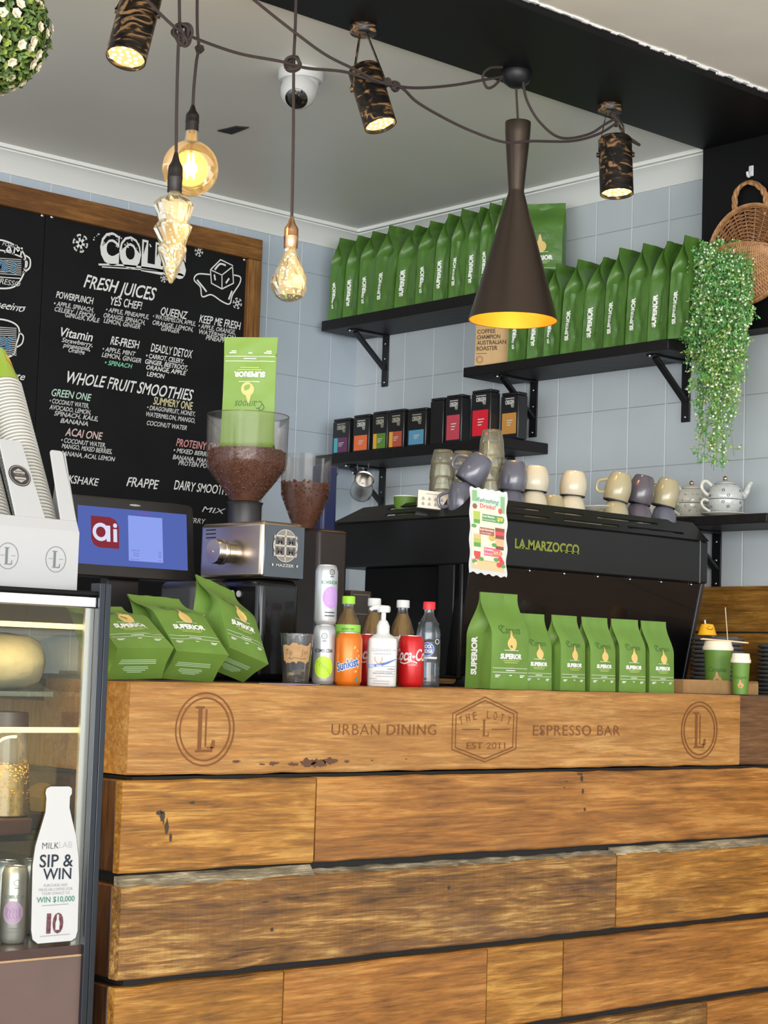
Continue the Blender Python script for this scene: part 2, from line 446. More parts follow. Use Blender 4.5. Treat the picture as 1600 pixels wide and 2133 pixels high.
# ------------------------------------------------------------------ the setting
struct(MB().box(AX, AX+.12, -5, BY+.12, 0, 3.3).build('wall_right', M['tile_r'], smooth=False), 'pale blue grey tiled wall behind the shelves')
struct(MB().box(-4, AX, BY, BY+.12, 0, 3.3).build('wall_back', M['tile_b'], smooth=False), 'pale blue grey tiled wall behind the chalkboard menu')
struct(MB().box(-4, AX+.12, -5, BY+.12, -.1, 0).build('floor', M['floor'], smooth=False))
struct(MB().box(-4, AX, 4.0, BY, ZR, ZR+.1).build('ceiling', M['ceil_r'], smooth=False), 'grey painted rear ceiling')
struct(MB().box(-4, AX, -5, 3.545, ZF, ZF+.1).build('ceiling_front', M['ceil_f'], smooth=False), 'beige painted front ceiling')
struct(MB().box(-4, AX, 3.545, 4.055, ZS, 3.3).build('trim_1', M['blackpaint'], smooth=False), 'black boxed beam across the ceiling')
r = random.Random(3)
mb = MB(); x = -2.0
while x < 5.1:
    w = r.uniform(.01, .05); mb.box(x, x+w, 3.545-r.uniform(.004, .012), 3.55, ZF-r.uniform(.004, .011), ZF+.002); x += w
struct(mb.build('trim_2', M['plaster'], smooth=False), 'ragged white plaster line along the beam edge')
pz = P(1580, 684, X=5.1).z
struct(MB().box(5.1, AX+.002, 2.4, P(1463.5, 400, X=5.1).y, pz, ZS+.01).build('trim_3', M['blackpaint'], smooth=False), 'black boxed pier under the beam')

prof = [(0, 2.944), (.006, 2.944), (.010, 2.952), (.022, 2.968), (.040, 2.988), (.060, 3.003), (.076, 3.010), (.076, 3.0145), (.094, 3.0145), (.096, 3.020), (.096, 3.029), (0, 3.029)]
def cornice(axis, a0):
    mb = MB(); n = len(prof)
    if axis == 'X': vs = [(a0, BY-d, z) for d, z in prof]+[(AX-d, BY-d, z) for d, z in prof]
    else: vs = [(AX-d, BY-d, z) for d, z in prof]+[(AX-d, a0, z) for d, z in prof]
    mb.add(vs, [(i, (i+1) % n, n+(i+1) % n, n+i) for i in range(n)]+[tuple(range(n-1, -1, -1)), tuple(range(n, 2*n))])
    return mb
struct(cornice('X', -3.9).build('trim_4', M['cornice'], angle=30), 'white cove cornice above the chalkboard')
struct(cornice('Y', 4.04).build('trim_5', M['cornice'], angle=30), 'white cove cornice above the shelves')

wood_splash = wood('splashback_timber', (.14, .055, .006), (.27, .12, .015), (.40, .20, .04), 'Y', 1.0, .4, (.10, .05, .01), .5)
sz = P(1530, 1222, X=5.18).z; gz = P(1530, 1318, X=5.18).z
mb = MB(); mb.box(5.178, AX+.001, 2.4, BY-.4, gz+.004, sz); mb.box(5.178, AX+.001, 2.4, BY-.4, .02, gz-.002); mb.box(5.168, 5.178, 2.4, BY-.4, sz-.012, sz)
struct(MB().box(5.190, AX+.001, 2.4, BY-.4, gz-.01, gz+.01).build('trim_7', M['gap'], smooth=False), 'dark groove between the splashback boards')
struct(mb.build('trim_6', wood_splash, smooth=False), 'brown timber splashback boards under the tiles')

a = P(452, 276, Z=ZR); b2 = P(518, 268, Z=ZR)
tag(MB().prism([(P(x, y, Z=ZR).x, P(x, y, Z=ZR).y) for x, y in ((453, 271), (492, 262), (519, 264), (483, 278))],
    lambda x, y: (x, y, ZR-.004), lambda x, y: (x, y, ZR+.001)).build('tape_strip', mat('dark_tape', (.02, .02, .02), .7), smooth=False),
    'small dark strip of tape stuck on the grey ceiling', 'tape')

# ------------------------------------------------------------------ timber counter
CT = H-.042                   # counter top height
CF = 3.28                     # counter front face
W1 = wood('carved_beam_timber', (.29, .118, .024), (.41, .19, .046), (.53, .285, .088), 'X', .8, .30, (.24, .10, .03), .42)
W2 = wood('amber_plank', (.09, .036, .006), (.34, .142, .020), (.53, .275, .058), 'X', .8, .75, (.10, .05, .015), .42)
W3 = wood('red_brown_plank', (.14, .052, .009), (.35, .138, .024), (.49, .23, .055), 'X', .7, .6, (.11, .055, .025), .42)
W4 = wood('weathered_plank', (.042, .018, .006), (.25, .112, .024), (.52, .31, .095), 'X', .9, .65, (.11, .06, .04), .5, .06)
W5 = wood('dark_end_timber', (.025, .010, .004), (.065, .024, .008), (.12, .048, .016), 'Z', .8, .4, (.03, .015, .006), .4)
W6 = wood('dull_brown_timber', (.07, .032, .012), (.14, .065, .025), (.22, .11, .045), 'X', .8, .4, (.05, .03, .015), .5)
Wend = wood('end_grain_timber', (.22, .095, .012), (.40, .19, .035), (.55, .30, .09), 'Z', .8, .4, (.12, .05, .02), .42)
M['carve'] = mat('carved_groove', (.175, .062, .014), .6)
M['carve2'] = mat('carved_edge_highlight', (.66, .36, .12), .6)
M['stainpatch'] = mat('dark_worn_patch', (.10, .045, .02), .6)
M['knot'] = mat('knot_wood', (.045, .03, .018), .6)

counter = thing('counter', 'rustic timber plank service counter with carved top beam', 'counter', (2.23, CF, 0))
def rough_board(x0, x1, y0, y1, z0, z1, seed, amp=.0025):
    """a sawn board with slightly wandering edges"""
    rr = random.Random(seed); n = max(3, int((x1-x0)/.06)); vs = []; fs = []
    for i in range(n+1):
        x = x0+(x1-x0)*i/n
        t = z1+rr.uniform(-amp, amp*.4); b_ = z0+rr.uniform(-amp*.4, amp); y = y0+rr.uniform(-.0008, .0008); bv = .004
        vs += [(x, y+bv, b_), (x, y, b_+bv), (x, y, t-bv), (x, y+bv, t), (x, y1, t), (x, y1, b_)]
    for i in range(n):
        for j in range(6):
            fs.append((i*6+j, (i+1)*6+j, (i+1)*6+(j+1) % 6, i*6+(j+1) % 6))
    fs += [tuple(range(6)), tuple(n*6+j for j in range(5, -1, -1))]
    return MB().add(vs, [f[::-1] for f in fs])
def plank(x0, x1, zt, zb, m, seed, dy=0.0, name='plank', y1=3.35):
    return rough_board(x0, x1, CF+dy, y1, H+zb, H+zt, seed).build(name, m, counter, angle=35, world=True)
MB().box(2.262, 5.08, 3.306, 4.60, .02, H-.246).build('carcass', M['gap'], counter, smooth=False, world=True)
beam = plank(2.231, 4.337, -.042, -.242, W1, 1, 0, 'carved_beam', 3.62)
plank(4.339, 5.092, -.043, -.244, W6, 2, .008, 'beam_extension', 3.62)
MB().box(2.231, 5.09, 3.622, 4.60, CT-.05, CT).build('worktop', M['blackwood'], counter, world=True, bevel=.003)
rows = [(-.251, -.447, [(2.222, 2.752, W2), (2.757, 5.09, W3)], 0.0),
        (-.472, -.667, [(2.223, 3.797, W4), (3.802, 5.09, W2)], -.010),
        (-.683, -.882, [(2.224, 2.676, W2), (2.680, 3.327, W3), (3.331, 3.606, W2), (3.610, 5.09, W3)], 0.0),
        (-.897, -1.095, [(2.224, 3.05, W3), (3.054, 4.2, W4), (4.204, 5.09, W3)], -.004)]
k = 10
for zt, zb, ps, dy in rows:
    for x0, x1, m in ps:
        k += 1; plank(x0, x1, zt, zb, m, k, dy, y1=3.304)
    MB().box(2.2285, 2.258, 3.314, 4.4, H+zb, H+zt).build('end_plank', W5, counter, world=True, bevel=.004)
Wg = wood('grey_weathered_edge', (.06, .05, .035), (.25, .20, .12), (.50, .43, .30), 'X', 1.4, .7, (.03, .028, .022), .7)
rr = random.Random(77)
for x0, x1, hgt in ((2.226, 2.752, .020), (2.757, 3.795, .010), (3.803, 4.6, .018), (4.6, 5.09, .012)):
    n = max(3, int((x1-x0)/.03)); vs = []; fs = []
    for i in range(n+1):
        x = x0+(x1-x0)*i/n; j1, j2 = rr.uniform(-.003, .003), rr.uniform(-.002, .002); zt_ = H-.4725+hgt+j2
        vs += [(x, CF-.0095, H-.476+j1), (x, CF+.010, zt_), (x, 3.304, zt_), (x, 3.304, H-.478)]
    for i in range(n): fs += [(i*4+j, (i+1)*4+j, (i+1)*4+(j+1) % 4, i*4+(j+1) % 4) for j in range(4)]
    fs += [(3, 2, 1, 0), tuple(n*4+j for j in range(4))]
    MB().add(vs, [f[::-1] for f in fs]).build('weathered_edge', Wg, counter, smooth=False, world=True)
MB().box(2.262, 5.08, 3.624, 4.58, H-.245, CT-.0505).build('carcass', M['gap'], counter, smooth=False, world=True)
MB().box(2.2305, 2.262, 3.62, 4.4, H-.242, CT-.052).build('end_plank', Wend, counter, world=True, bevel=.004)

def on_front(mb, txt, x1, x2, y, cap, eps=.0012, **k):
    O = P(x1, y, Y=CF); w = abs((P(x2, y, Y=CF)-O).x)
    return mb.text(plane_map((O.x, CF-eps, O.z), (1, 0, 0), (0, 0, 1)), txt, 0, 0, cap, w, **k)
mb = MB()
on_front(mb, 'URBAN DINING', 690, 908, 1531, .027, bold=-.004, spacing=1.1)
on_front(mb, 'ESPRESSO BAR', 1110, 1291, 1532, .028, bold=-.002, spacing=1.1)
hm = plane_map((0, CF-.0012, 0), (1, 0, 0), (0, 0, 1))
hx = [P(x, y, Y=CF) for x, y in ((1010, 1452), (1077, 1484), (1074, 1560), (1009, 1587), (941, 1561), (943, 1486))]
hc = sum(hx, V((0, 0, 0)))/6
mb.stroke(hm, [(p.x, p.z) for p in hx], .0035, True)
mb.stroke(hm, [(hc.x+(p.x-hc.x)*.9, hc.z+(p.z-hc.z)*.9) for p in hx], .0035, True)
for i, ch in enumerate('THE LOTT'):
    t = (i-3.5)/3.5; px = 1010+t*48
    q = P(px, 1497+t*t*12, Y=CF); an = -t*.32
    pm = plane_map((q.x, CF-.0012, q.z), (cos(an), 0, sin(an)), (-sin(an), 0, cos(an)))
    if ch != ' ': mb.text(pm, ch, 0, 0, .021, .012 if ch != 'L' else .011, align='C')
on_front(mb, 'EST 2011', 972, 1052, 1560, .017)
q = P(1010, 1534, Y=CF); lm = plane_map((q.x, CF-.0012, q.z), (1, 0, 0), (0, 0, 1))
def serif_L(mb, fn, h, w=None, t=.14):
    """an inline serif capital L"""
    w = w or h*.52; s = h*t
    mb.fan(fn, [(-w*.45, 0), (w*.55, 0), (w*.6, h*.26), (w*.52, h*.26), (w*.42, h*.06), (-w*.45+s*1.9, h*.06), (-w*.45+s*1.9, h*.05), (-w*.45, h*.05)])
    mb.fan(fn, [(-w*.33, h*.05), (-w*.33+s, h*.05), (-w*.33+s, h*.95), (-w*.33, h*.95)])
    mb.fan(fn, [(-w*.5, h*.95), (-w*.33+s*1.6, h*.95), (-w*.33+s*1.6, h), (-w*.5, h)])
serif_L(mb, lm, .042)
for x0, x1 in ((962, 999), (1024, 1062)):
    p0 = P(x0, 1519, Y=CF); p1 = P(x1, 1519, Y=CF); mb.stroke(hm, [(p0.x, p0.z), (p1.x, p0.z)], .003)
for cx, cy_ in ((427, 1519), (1457, 1521)):
    q = P(cx, cy_, Y=CF); cm = plane_map((q.x, CF-.0012, q.z), (1, 0, 0), (0, 0, 1))
    for rr in (.079, .068):
        mb.stroke(cm, [(rr*cos(2*pi*i/48), rr*sin(2*pi*i/48)) for i in range(48)], .004, True)
    lm2 = plane_map((q.x-.004, CF-.0012, q.z-.05), (1, 0, 0), (0, 0, 1))
    serif_L(mb, lm2, .10, .046, .10)
    mb.stroke(lm2, [(.006, .012), (.006, .094)], .004)
    mb.stroke(lm2, [(.010, .010), (.030, .010), (.030, .026)], .003)
mb.build('carved_lettering', M['carve'], beam, smooth=False, world=True, label='lettering and badges carved into the beam')
# worn dark patches, knots and scratches
mb = MB(); rr = random.Random(5)
def blot(mb, px, py, w, h, seed, eps=.0009, Yp=CF):
    q = P(px, py, Y=Yp); r_ = random.Random(seed); n = 26
    fn = plane_map((q.x, Yp-eps, q.z), (1, 0, 0), (0, 0, 1))
    mb.fan(fn, [(w*(.55+.45*r_.random())*cos(2*pi*i/n), h*(.35+.65*r_.random())*sin(2*pi*i/n)) for i in range(n)])
for px, py, w, h, s in ((610, 1592, .022, .006, 1), (640, 1588, .03, .012, 2), (665, 1590, .028, .014, 3), (690, 1585, .03, .010, 4), (570, 1590, .018, .006, 5), (492, 1586, .014, .004, 6), (545, 1592, .012, .003, 7), (722, 1586, .012, .004, 8), (775, 1584, .006, .002, 11), (846, 1581, .005, .002, 9), (1128, 1526, .005, .006, 10)):
    blot(mb, px, py, w, h, s)
mb.build('worn_patch', M['stainpatch'], beam, smooth=False, world=True)
mb = MB()
for px, py, w, h, s, Y_ in ((338, 1700, .008, .022, 21, CF), (347, 1722, .006, .020, 22, CF), (355, 1745, .004, .016, 23, CF), (331, 1693, .010, .006, 24, CF), (935, 1849, .006, .007, 25, CF-.010), (566, 1937, .006, .007, 26, CF-.010), (553, 1879, .012, .0025, 27, CF-.010), (1212, 1622, .006, .012, 28, CF), (1214, 1648, .004, .010, 29, CF), (1218, 1686, .005, .006, 30, CF), (1180, 1628, .010, .002, 31, CF), (1208, 1612, .014, .004, 32, CF), (400, 1672, .010, .004, 33, CF), (1175, 1640, .004, .002, 34, CF)):
    blot(mb, px, py, w, h, s, .0013, Y_)
mb.build('dark_knot', M['knot'], counter, smooth=False, world=True)

# ------------------------------------------------------------------ chalkboard menu
BB = 5.985
M['board'] = mat('chalkboard_black', (.008, .008, .009), .65, spec=.2, var=.25, vscale=4)
M['chalk'] = mat('white_chalk_ink', (.78, .78, .76), .8)
M['chalkdim'] = mat('grey_chalk_ink', (.60, .60, .59), .8)
M['chalk_green'] = mat('green_chalk_ink', (.22, .62, .38), .8)
M['chalk_mint'] = mat('mint_chalk_ink', (.50, .70, .58), .8)
M['chalk_yellow'] = mat('yellow_chalk_ink', (.72, .66, .38), .8)
M['chalk_pink'] = mat('pink_chalk_ink', (.70, .52, .48), .8)
M['chalk_red'] = mat('red_chalk_ink', (.68, .30, .28), .8)
M['chalk_blue'] = mat('blue_chalk_ink', (.16, .38, .62), .8)
Wf = wood('menu_frame_timber', (.09, .032, .006), (.19, .075, .014), (.30, .13, .03), 'X', .8, .45, (.05, .02, .006), .5)
Wfz = wood('menu_frame_timber_upright', (.12, .045, .01), (.23, .095, .022), (.33, .15, .04), 'Z', .8, .3, (.05, .02, .006), .5)
board = thing('menu_board', 'large black chalkboard menu in a brown timber frame', 'menu board', (3.0, BB, 1.2))
bt = P(300, 444, Y=BB-.02).z; bx1 = P(546, 560, Y=BB-.02).x; seam = P(94, 470, Y=BB).x
fz = .088
MB().box(1.4, bx1, BB-.02, BY-.001, bt-fz, bt).build('frame_rail', Wf, board, world=True, bevel=.003)
MB().box(bx1-.068, bx1, BB-.02, BY-.001, 1.25, bt-fz-.001).build('frame_rail', Wfz, board, world=True, bevel=.003)
MB().box(1.4, seam-.0015, BB, BY-.002, 1.25, bt-fz).build('panel', M['board'], board, world=True, bevel=.001)
MB().box(seam+.0015, bx1-.068, BB, BY-.002, 1.25, bt-fz).build('panel', M['board'], board, world=True, bevel=.001)
mb = MB()
for px, py in ((88, 449), (108, 452), (509, 541)):
    q = P(px, py, Y=BB); mb.ball((q.x, BB-.002, q.z), .007, 10, 6, (1, .5, 1))
mb.build('screw_cap', M['screw'], board, world=True)

inks = {}
def ink(m):
    if m not in inks: inks[m] = MB()
    return inks[m]
def chalk(txt, x1, x2, y, cap_px, m='chalk', bold=0.006, shear=0.30, wob=.05):
    O = P(x1, y, Y=BB); w = (P(x2, y, Y=BB)-O).x; cap = cap_px*mpp(O)
    ink(m).text(plane_map((O.x, BB-.0014, O.z), (1, 0, 0), (0, 0, 1)), txt, 0, 0, cap, w, bold=bold, shear=shear, wob=wob*cap/CAP)
bm = plane_map((0, BB-.0014, 0), (1, 0, 0), (0, 0, 1))
def cl(pts, w_px=2.5, m='chalk', closed=False, sm=True):
    q = [P(x, y, Y=BB) for x, y in pts]
    if sm and not closed: q = smooth_path(q, 5)
    elif sm: q = smooth_path(q+[q[0]], 5)[:-1]
    ink(m).stroke(bm, [(p.x, p.z) for p in q], w_px*mpp(q[0]), closed)
def flake(px, py, r_px):
    for k in range(3):
        an = pi*k/3+.3; dx, dy = r_px*.8*cos(an), r_px*sin(an)
        cl([(px-dx, py-dy), (px+dx, py+dy)], r_px*.26, sm=False)
        for sg in (1, -1):
            bx_, by_ = px+sg*dx*.6, py+sg*dy*.6
            for t in (.6, -.6): cl([(bx_, by_), (bx_+sg*r_px*.35*cos(an+t), by_+sg*r_px*.4*sin(an+t))], r_px*.16, sm=False)
flake(167, 507, 20); flake(414, 524, 11); flake(494, 632, 12); flake(341, 580, 9)
# bubble heading: solid letters with speckled dark upper halves
O = P(207, 541, Y=BB); wC = (P(388, 541, Y=BB)-O).x; cp = 60*mpp(O); slope = 0.0
ink('chalk').text(plane_map((O.x, BB-.0014, O.z), (1, 0, 0), (0, 0, 1)), 'COLDS', 0, 0, cp, wC, bold=.075, spacing=1.12)
vs, fs = glyphs('COLDS', .012, 0, 1.12)
x0 = min(p[0] for p in vs); x1 = max(p[0] for p in vs); kx = wC*.955/(x1-x0); kz = cp/CAP
keep = [f for f in fs if sum(vs[i][1] for i in f)/len(f) > .40]
ink('dark').add([bm(O.x+wC*.022+(x-x0)*kx, O.z+max(y, .36)*kz) + V((0, -.0008, 0)) for x, y in vs], keep)
rr = random.Random(2)
for i in range(46):
    q = P(rr.uniform(214, 372), 0, Y=BB); zz = O.z+cp*rr.uniform(.55, .95)
    a_ = rr.uniform(.0015, .004)
    ink('chalk2').disc(lambda a, b: V((q.x+a, BB-.003, zz+b)), 0, 0, a_, a_, 8, 1)
inks['dark'].build('heading_shade', M['board'], board, smooth=False, world=True)
inks['chalk2'].build('heading_speckle', M['chalk'], board, smooth=False, world=True)
del inks['dark'], inks['chalk2']
cl([(205, 551), (260, 553), (330, 562), (382, 574)], 4); cl([(212, 556), (300, 562), (378, 571)], 2.5)
# melting ice cube drawing
cl([(438, 562), (459, 541), (484, 553), (486, 590), (462, 602), (440, 590)], 3, closed=True, sm=False)
cl([(438, 562), (462, 573), (485, 555)], 2.5, sm=False); cl([(462, 573), (462, 601)], 2.5, sm=False)
cl([(447, 562), (458, 550), (470, 553)], 4); cl([(446, 572), (448, 584)], 4, sm=False); cl([(470, 590), (477, 580)], 4, sm=False)
cl([(437, 572), (412, 571), (404, 583), (417, 598), (421, 618), (440, 614), (462, 628), (478, 633), (484, 614), (499, 590), (500, 577), (487, 573)], 3)
cl([(410, 583), (424, 600), (430, 608)], 4); cl([(476, 624), (483, 606)], 4)
chalk('FRESH JUICES', 173, 326, 598, 29, bold=.014, shear=.42)
def flush():
    for m_, mb in inks.items(): mb.build('lettering', M[m_], board, smooth=False, world=True)
    inks.clear()
flush()
def blk(title, tx1, tx2, ty, tcap, lines, m='chalk', lm='chalkdim'):
    chalk(title, tx1, tx2, ty, tcap, m, bold=.014)
    for s, a_, b_, y_ in lines: chalk(s, a_, b_, y_, 10, lm, bold=.018)
    flush()
blk('POWERPUNCH', 116, 195, 620, 15, [('• APPLE, SPINACH,', 112, 195, 636), ('CELERY, LEMON,', 113, 199, 648), ('GINGER, KALE', 135, 208, 660)])
blk('YES CHEF!', 230, 296, 634, 18, [('• APPLE, PINEAPPLE,', 220, 310, 649), ('ORANGE, SPINACH,', 215, 302, 661), ('LEMON, GINGER', 215, 292, 672)])
blk('QUEENZ', 334, 391, 655, 17, [('• WATERMELON, APPLE,', 318, 407, 663), ('ORANGE, LEMON,', 317, 402, 676), ('GINGER', 335, 373, 688)])
blk('KEEP ME FRESH', 414, 502, 671, 17, [('• APPLE, ORANGE,', 413, 490, 683), ('WATERMELON,', 414, 492, 695), ('PINEAPPLE', 428, 480, 707)])
blk('Vitamin', 126, 193, 700, 20, [('Strawberry,', 128, 193, 712), ('pineapple,', 130, 188, 722), ('Orange', 142, 176, 733)])
blk('RE-FRESH', 229, 291, 717, 18, [('• APPLE, MINT', 213, 283, 731), ('LEMON, GINGER', 211, 294, 743)])
chalk('• SPINACH', 218, 276, 759, 10, 'chalk_green', .016)
blk('DEADLY DETOX', 313, 402, 732, 18, [('• CARROT, CELERY,', 304, 383, 745), ('GINGER, BEETROOT,', 302, 391, 757), ('ORANGE, APPLE', 304, 388, 769), ('LEMON', 305, 343, 783)], lm='chalk')
chalk('WHOLE FRUIT SMOOTHIES', 140, 404, 797, 26, bold=.014, shear=.42)
blk('GREEN ONE', 107, 190, 824, 16, [('• COCONUT WATER,', 103, 185, 839), ('AVOCADO, LEMON,', 102, 189, 852), ('SPINACH, KALE,', 112, 204, 865), ('BANANA', 125, 183, 880)], 'chalk_mint')
blk('SUMMERY ONE', 319, 402, 842, 17, [('• DRAGONFRUIT, HONEY,', 306, 407, 853), ('WATERMELON, MANGO,', 304, 406, 867), ('COCONUT WATER', 305, 389, 885)], 'chalk_yellow')
blk('ACAI ONE', 135, 214, 907, 17, [('• COCONUT WATER,', 127, 220, 921), ('MANGO, MIXED BERRIES,', 128, 233, 933), ('BANANA, ACAI, LEMON', 126, 240, 948)], 'chalk_pink')
blk('PROTEINY ONE', 366, 462, 929, 17, [('• MIXED BERRIES,', 361, 445, 942), ('BANANA, MANGO,', 359, 450, 956), ('PROTEIN POWDER', 371, 460, 968)], 'chalk_red')
chalk('MILKSHAKE', 114, 206, 1003, 17, bold=.012); chalk('FRAPPE', 263, 331, 1012, 20, bold=.012); chalk('DAIRY SMOOTHIES', 361, 492, 1019, 20, bold=.012)
chalk('MIX', 420, 470, 1066, 12, 'chalkdim'); chalk('BERRY', 388, 428, 1088, 11, 'chalkdim')
# the coffee cups drawn on the neighbouring panel
cl([(-40, 505), (0, 500), (32, 512), (50, 530), (52, 560), (36, 592), (10, 601), (-40, 596)], 3.5)
cl([(52, 532), (62, 540), (61, 558), (47, 568)], 3.5); cl([(49, 540), (56, 545), (55, 556), (49, 561)], 2.5)
cl([(-40, 520), (5, 522), (46, 536)], 3); cl([(-40, 570), (0, 577), (42, 580)], 2)
chalk('AM', 8, 46, 526, 18, bold=.01, shear=.1); chalk('FOAM', 4, 36, 511, 8, 'chalkdim'); chalk('MILK', -10, 36, 562, 24, 'chalk_blue', .03, .1); chalk('ESPRESSO', -24, 42, 586, 12, 'chalkdim')
for y_ in range(536, 572, 4): cl([(-30, y_), (44, y_+5)], 1.6, 'chalkdim', sm=False)
chalk('Cappuccino', -62, 52, 631, 17, bold=.004, shear=.45); cl([(-20, 637), (53, 640)], 2, sm=False)
cl([(-40, 668), (0, 665), (30, 674), (40, 690), (34, 716), (22, 742), (-40, 748)], 3.5)
cl([(38, 692), (48, 700), (45, 716), (33, 724)], 3); chalk('MILK', -22, 26, 722, 26, 'chalk_blue', .05, .1)
for y_ in range(680, 738, 4): cl([(-30, y_), (34, y_+4)], 1.6, 'chalkdim', sm=False)
chalk('Latte', 5, 52, 786, 16, bold=.004, shear=.45)
flush()

# ------------------------------------------------------------------ wall shelves
def wall_shelf(label, y0, y1, zt, br, th=.042, depth=.25, blen=.22):
    s = thing('wall_shelf', label, 'shelf', (AX, (y0+y1)/2, zt), group='black shelves on the tiled wall')
    x0 = AX-depth
    MB().box(x0, AX-.001, y0, y1, zt-th, zt).build('shelf_board', M['blackwood'], s, world=True, bevel=.003)
    for yb in br:
        mb = MB(); w = .019; z = zt-th
        mb.box(AX-.008, AX-.001, yb-w, yb+w, z-blen, z-.001)
        mb.box(AX-depth*.83, AX-.001, yb-w, yb+w, z-.007, z-.0005)
        a_ = V((AX-depth*.72, yb, z-.008)); b_ = V((AX-.008, yb, z-blen*.66)); t = (b_-a_).normalized(); n_ = V((-t.z, 0, t.x))*.006
        mb.hexa([a_+V((0, -w*.7, 0))-n_, a_+V((0, w*.7, 0))-n_, b_+V((0, w*.7, 0))-n_, b_+V((0, -w*.7, 0))-n_, a_+V((0, -w*.7, 0))+n_, a_+V((0, w*.7, 0))+n_, b_+V((0, w*.7, 0))+n_, b_+V((0, -w*.7, 0))+n_])
        bk = mb.build('bracket', M['blackmetal'], s, world=True, bevel=.0015)
        mb = MB()
        for dz in (.035, .10, blen-.018): mb.ball((AX-.009, yb, z-dz), .0045, 8, 5, (.5, 1, 1))
        mb.ball((AX-depth*.84, yb, z-.006), .006, 8, 5)
        mb.build('screw', M['screw'], bk, world=True)
    return s
Z1 = P(670, 669, X=4.95).z; Z2 = P(965, 766, X=4.95).z; Z3 = P(692, 946, X=4.955).z; Z4 = P(1597, 1068, X=4.95).z
wall_shelf('highest black shelf, loaded with green coffee bags near the corner', 4.80, 5.965, Z1, (5.824, 4.95), th=P(670, 669, X=4.95).z-P(670, 690, X=4.95).z)
wall_shelf('middle right black shelf, holding green bags and one brown paper bag', 4.075, 5.093, Z2, (4.945, 4.19), th=.037)
wall_shelf('black shelf holding the row of dark tea tins', 4.865, 5.975, Z3, (5.82, 5.06), th=.042)
wall_shelf('lowest black shelf, with patterned teapots at its right end', 3.648, 5.0, Z4, (4.04, 4.9), th=.032, blen=.20)
# ------------------------------------------------------------------ coffee bags
M['bag'] = mat('green_satin_bag', (.080, .190, .030), .36, bump=.35, bscale=26, var=.10, vscale=9)
M['bag_m'] = mat('green_matte_bag', (.135, .255, .040), .55, var=.08, vscale=12)
M['bag_l'] = mat('light_green_bag', (.17, .30, .032), .42, bump=.12, bscale=18)
M['pw'] = mat('white_print', (.85, .86, .82), .6)
M['pgold'] = mat('gold_print', (.72, .50, .17), .5)
M['pyel'] = mat('yellow_green_print', (.50, .58, .16), .6)
M['pdark'] = mat('dark_green_print', (.035, .10, .018), .6)
M['ppale'] = mat('pale_green_print', (.42, .62, .36), .6)
M['kraft'] = mat('kraft_paper', (.62, .40, .19), .75, var=.06, vscale=30)
M['ink'] = mat('black_ink', (.02, .02, .02), .6)

def sstep(a, b, x):
    t = max(0, min(1, (x-a)/(b-a))); return t*t*(3-2*t)
class Bag:
    """a side-gusseted bag standing on z=0 with its printed face towards -Y"""
    def __init__(s, w, d, h, seed=1, lx=0, ly=0, wr=.0025, crown=.72, fold=0.0, bulge=.006, gus=.05):
        s.gus = gus
        s.w, s.d, s.h, s.seed, s.lx, s.ly, s.wr, s.crown, s.fold, s.bulge = w, d, h, seed, lx, ly, wr, crown, fold, bulge
    def prof(s, t):
        k = 1-sstep(s.crown-.08, .95, t)*.965
        dep = s.d/2*k
        g = sqrt(max(0, (s.d/2)**2-dep**2))*.93+s.gus*s.d
        wid = s.w/2*(1-.03*sin(pi*min(1, t/.9)))
        return dep, wid, g
    def pt(s, side, a, t, out=0.0):
        dep, wid, g = s.prof(t); z = t*s.h
        n1 = noise.noise(V((a*2.1+s.seed*5.7, z*17, ord(side)*1.3)))*s.wr*2+noise.noise(V((a*3.5+s.seed*3.1, z*36, ord(side))))*s.wr
        n1 *= sstep(0, .05, t)
        bl = s.bulge*(1-a*a)*sin(pi*min(1, t/.85)) if t < .85 else 0
        if side in 'fb':
            sg = -1 if side == 'f' else 1
            x = a*wid; y = sg*(dep+bl+n1*(1-abs(a)**4)+out)
        else:
            sg = -1 if side == 'l' else 1
            x = sg*(wid-g*(1-abs(a))+n1*.7*(1-abs(a)**4)+out); y = a*dep
        q = t*t
        x += s.lx*q; y += s.ly*q + s.fold*sstep(.80, 1.0, t)
        z -= abs(s.fold)*.25*sstep(.86, 1, t)
        return V((x, y, z))
    def mesh(s):
        A = [-1+i*.25 for i in range(9)]; B = [-1, -.8, -.6, -.4, -.2, -.06, .06, .2, .4, .6, .8, 1]
        ts = [0, .012]+[.03+.029*i for i in range(32)]+[.945, .955, .965, .975, .988, 1]
        vs = []; fs = []
        for t in ts:
            ring = [s.pt('f', a, t) for a in A]+[s.pt('r', a, t) for a in B[1:-1]]+[s.pt('b', a, t) for a in A[::-1]]+[s.pt('l', a, t) for a in B[::-1][1:-1]]
            vs += ring; n = len(ring)
        for i in range(len(ts)-1):
            fs += [(i*n+j, i*n+(j+1) % n, (i+1)*n+(j+1) % n, (i+1)*n+j) for j in range(n)]
        fs.append(tuple(range(n-1, -1, -1))); fs.append(tuple((len(ts)-1)*n+j for j in range(n)))
        return MB().add(vs, fs)
    def front(s, out=.0012): return lambda u, v: s.pt('f', u/(s.w/2), v/s.h, out)
    def left(s, out=.0020): return lambda u, v: s.pt('l', v/(s.d/2), u/s.h, out)    # u up the bag, v towards the back
    def right(s, out=.0012): return lambda u, v: s.pt('r', -v/(s.d/2), u/s.h, out)
def bag_emblem(mb, fn, cx, cy, r):
    mb.fan(fn, [(cx+r*x, cy+r*y) for x, y in ((-.30, 2.0), (-.02, 2.05), (.12, 1.5), (.25, .95), (.72, .72), (1.0, .25), (1.02, -.25), (.8, -.72), (.38, -1.0), (-.15, -1.02), (-.65, -.72), (-.95, -.25), (-.98, .2), (-.78, .62), (-.5, .95), (-.42, 1.4))])
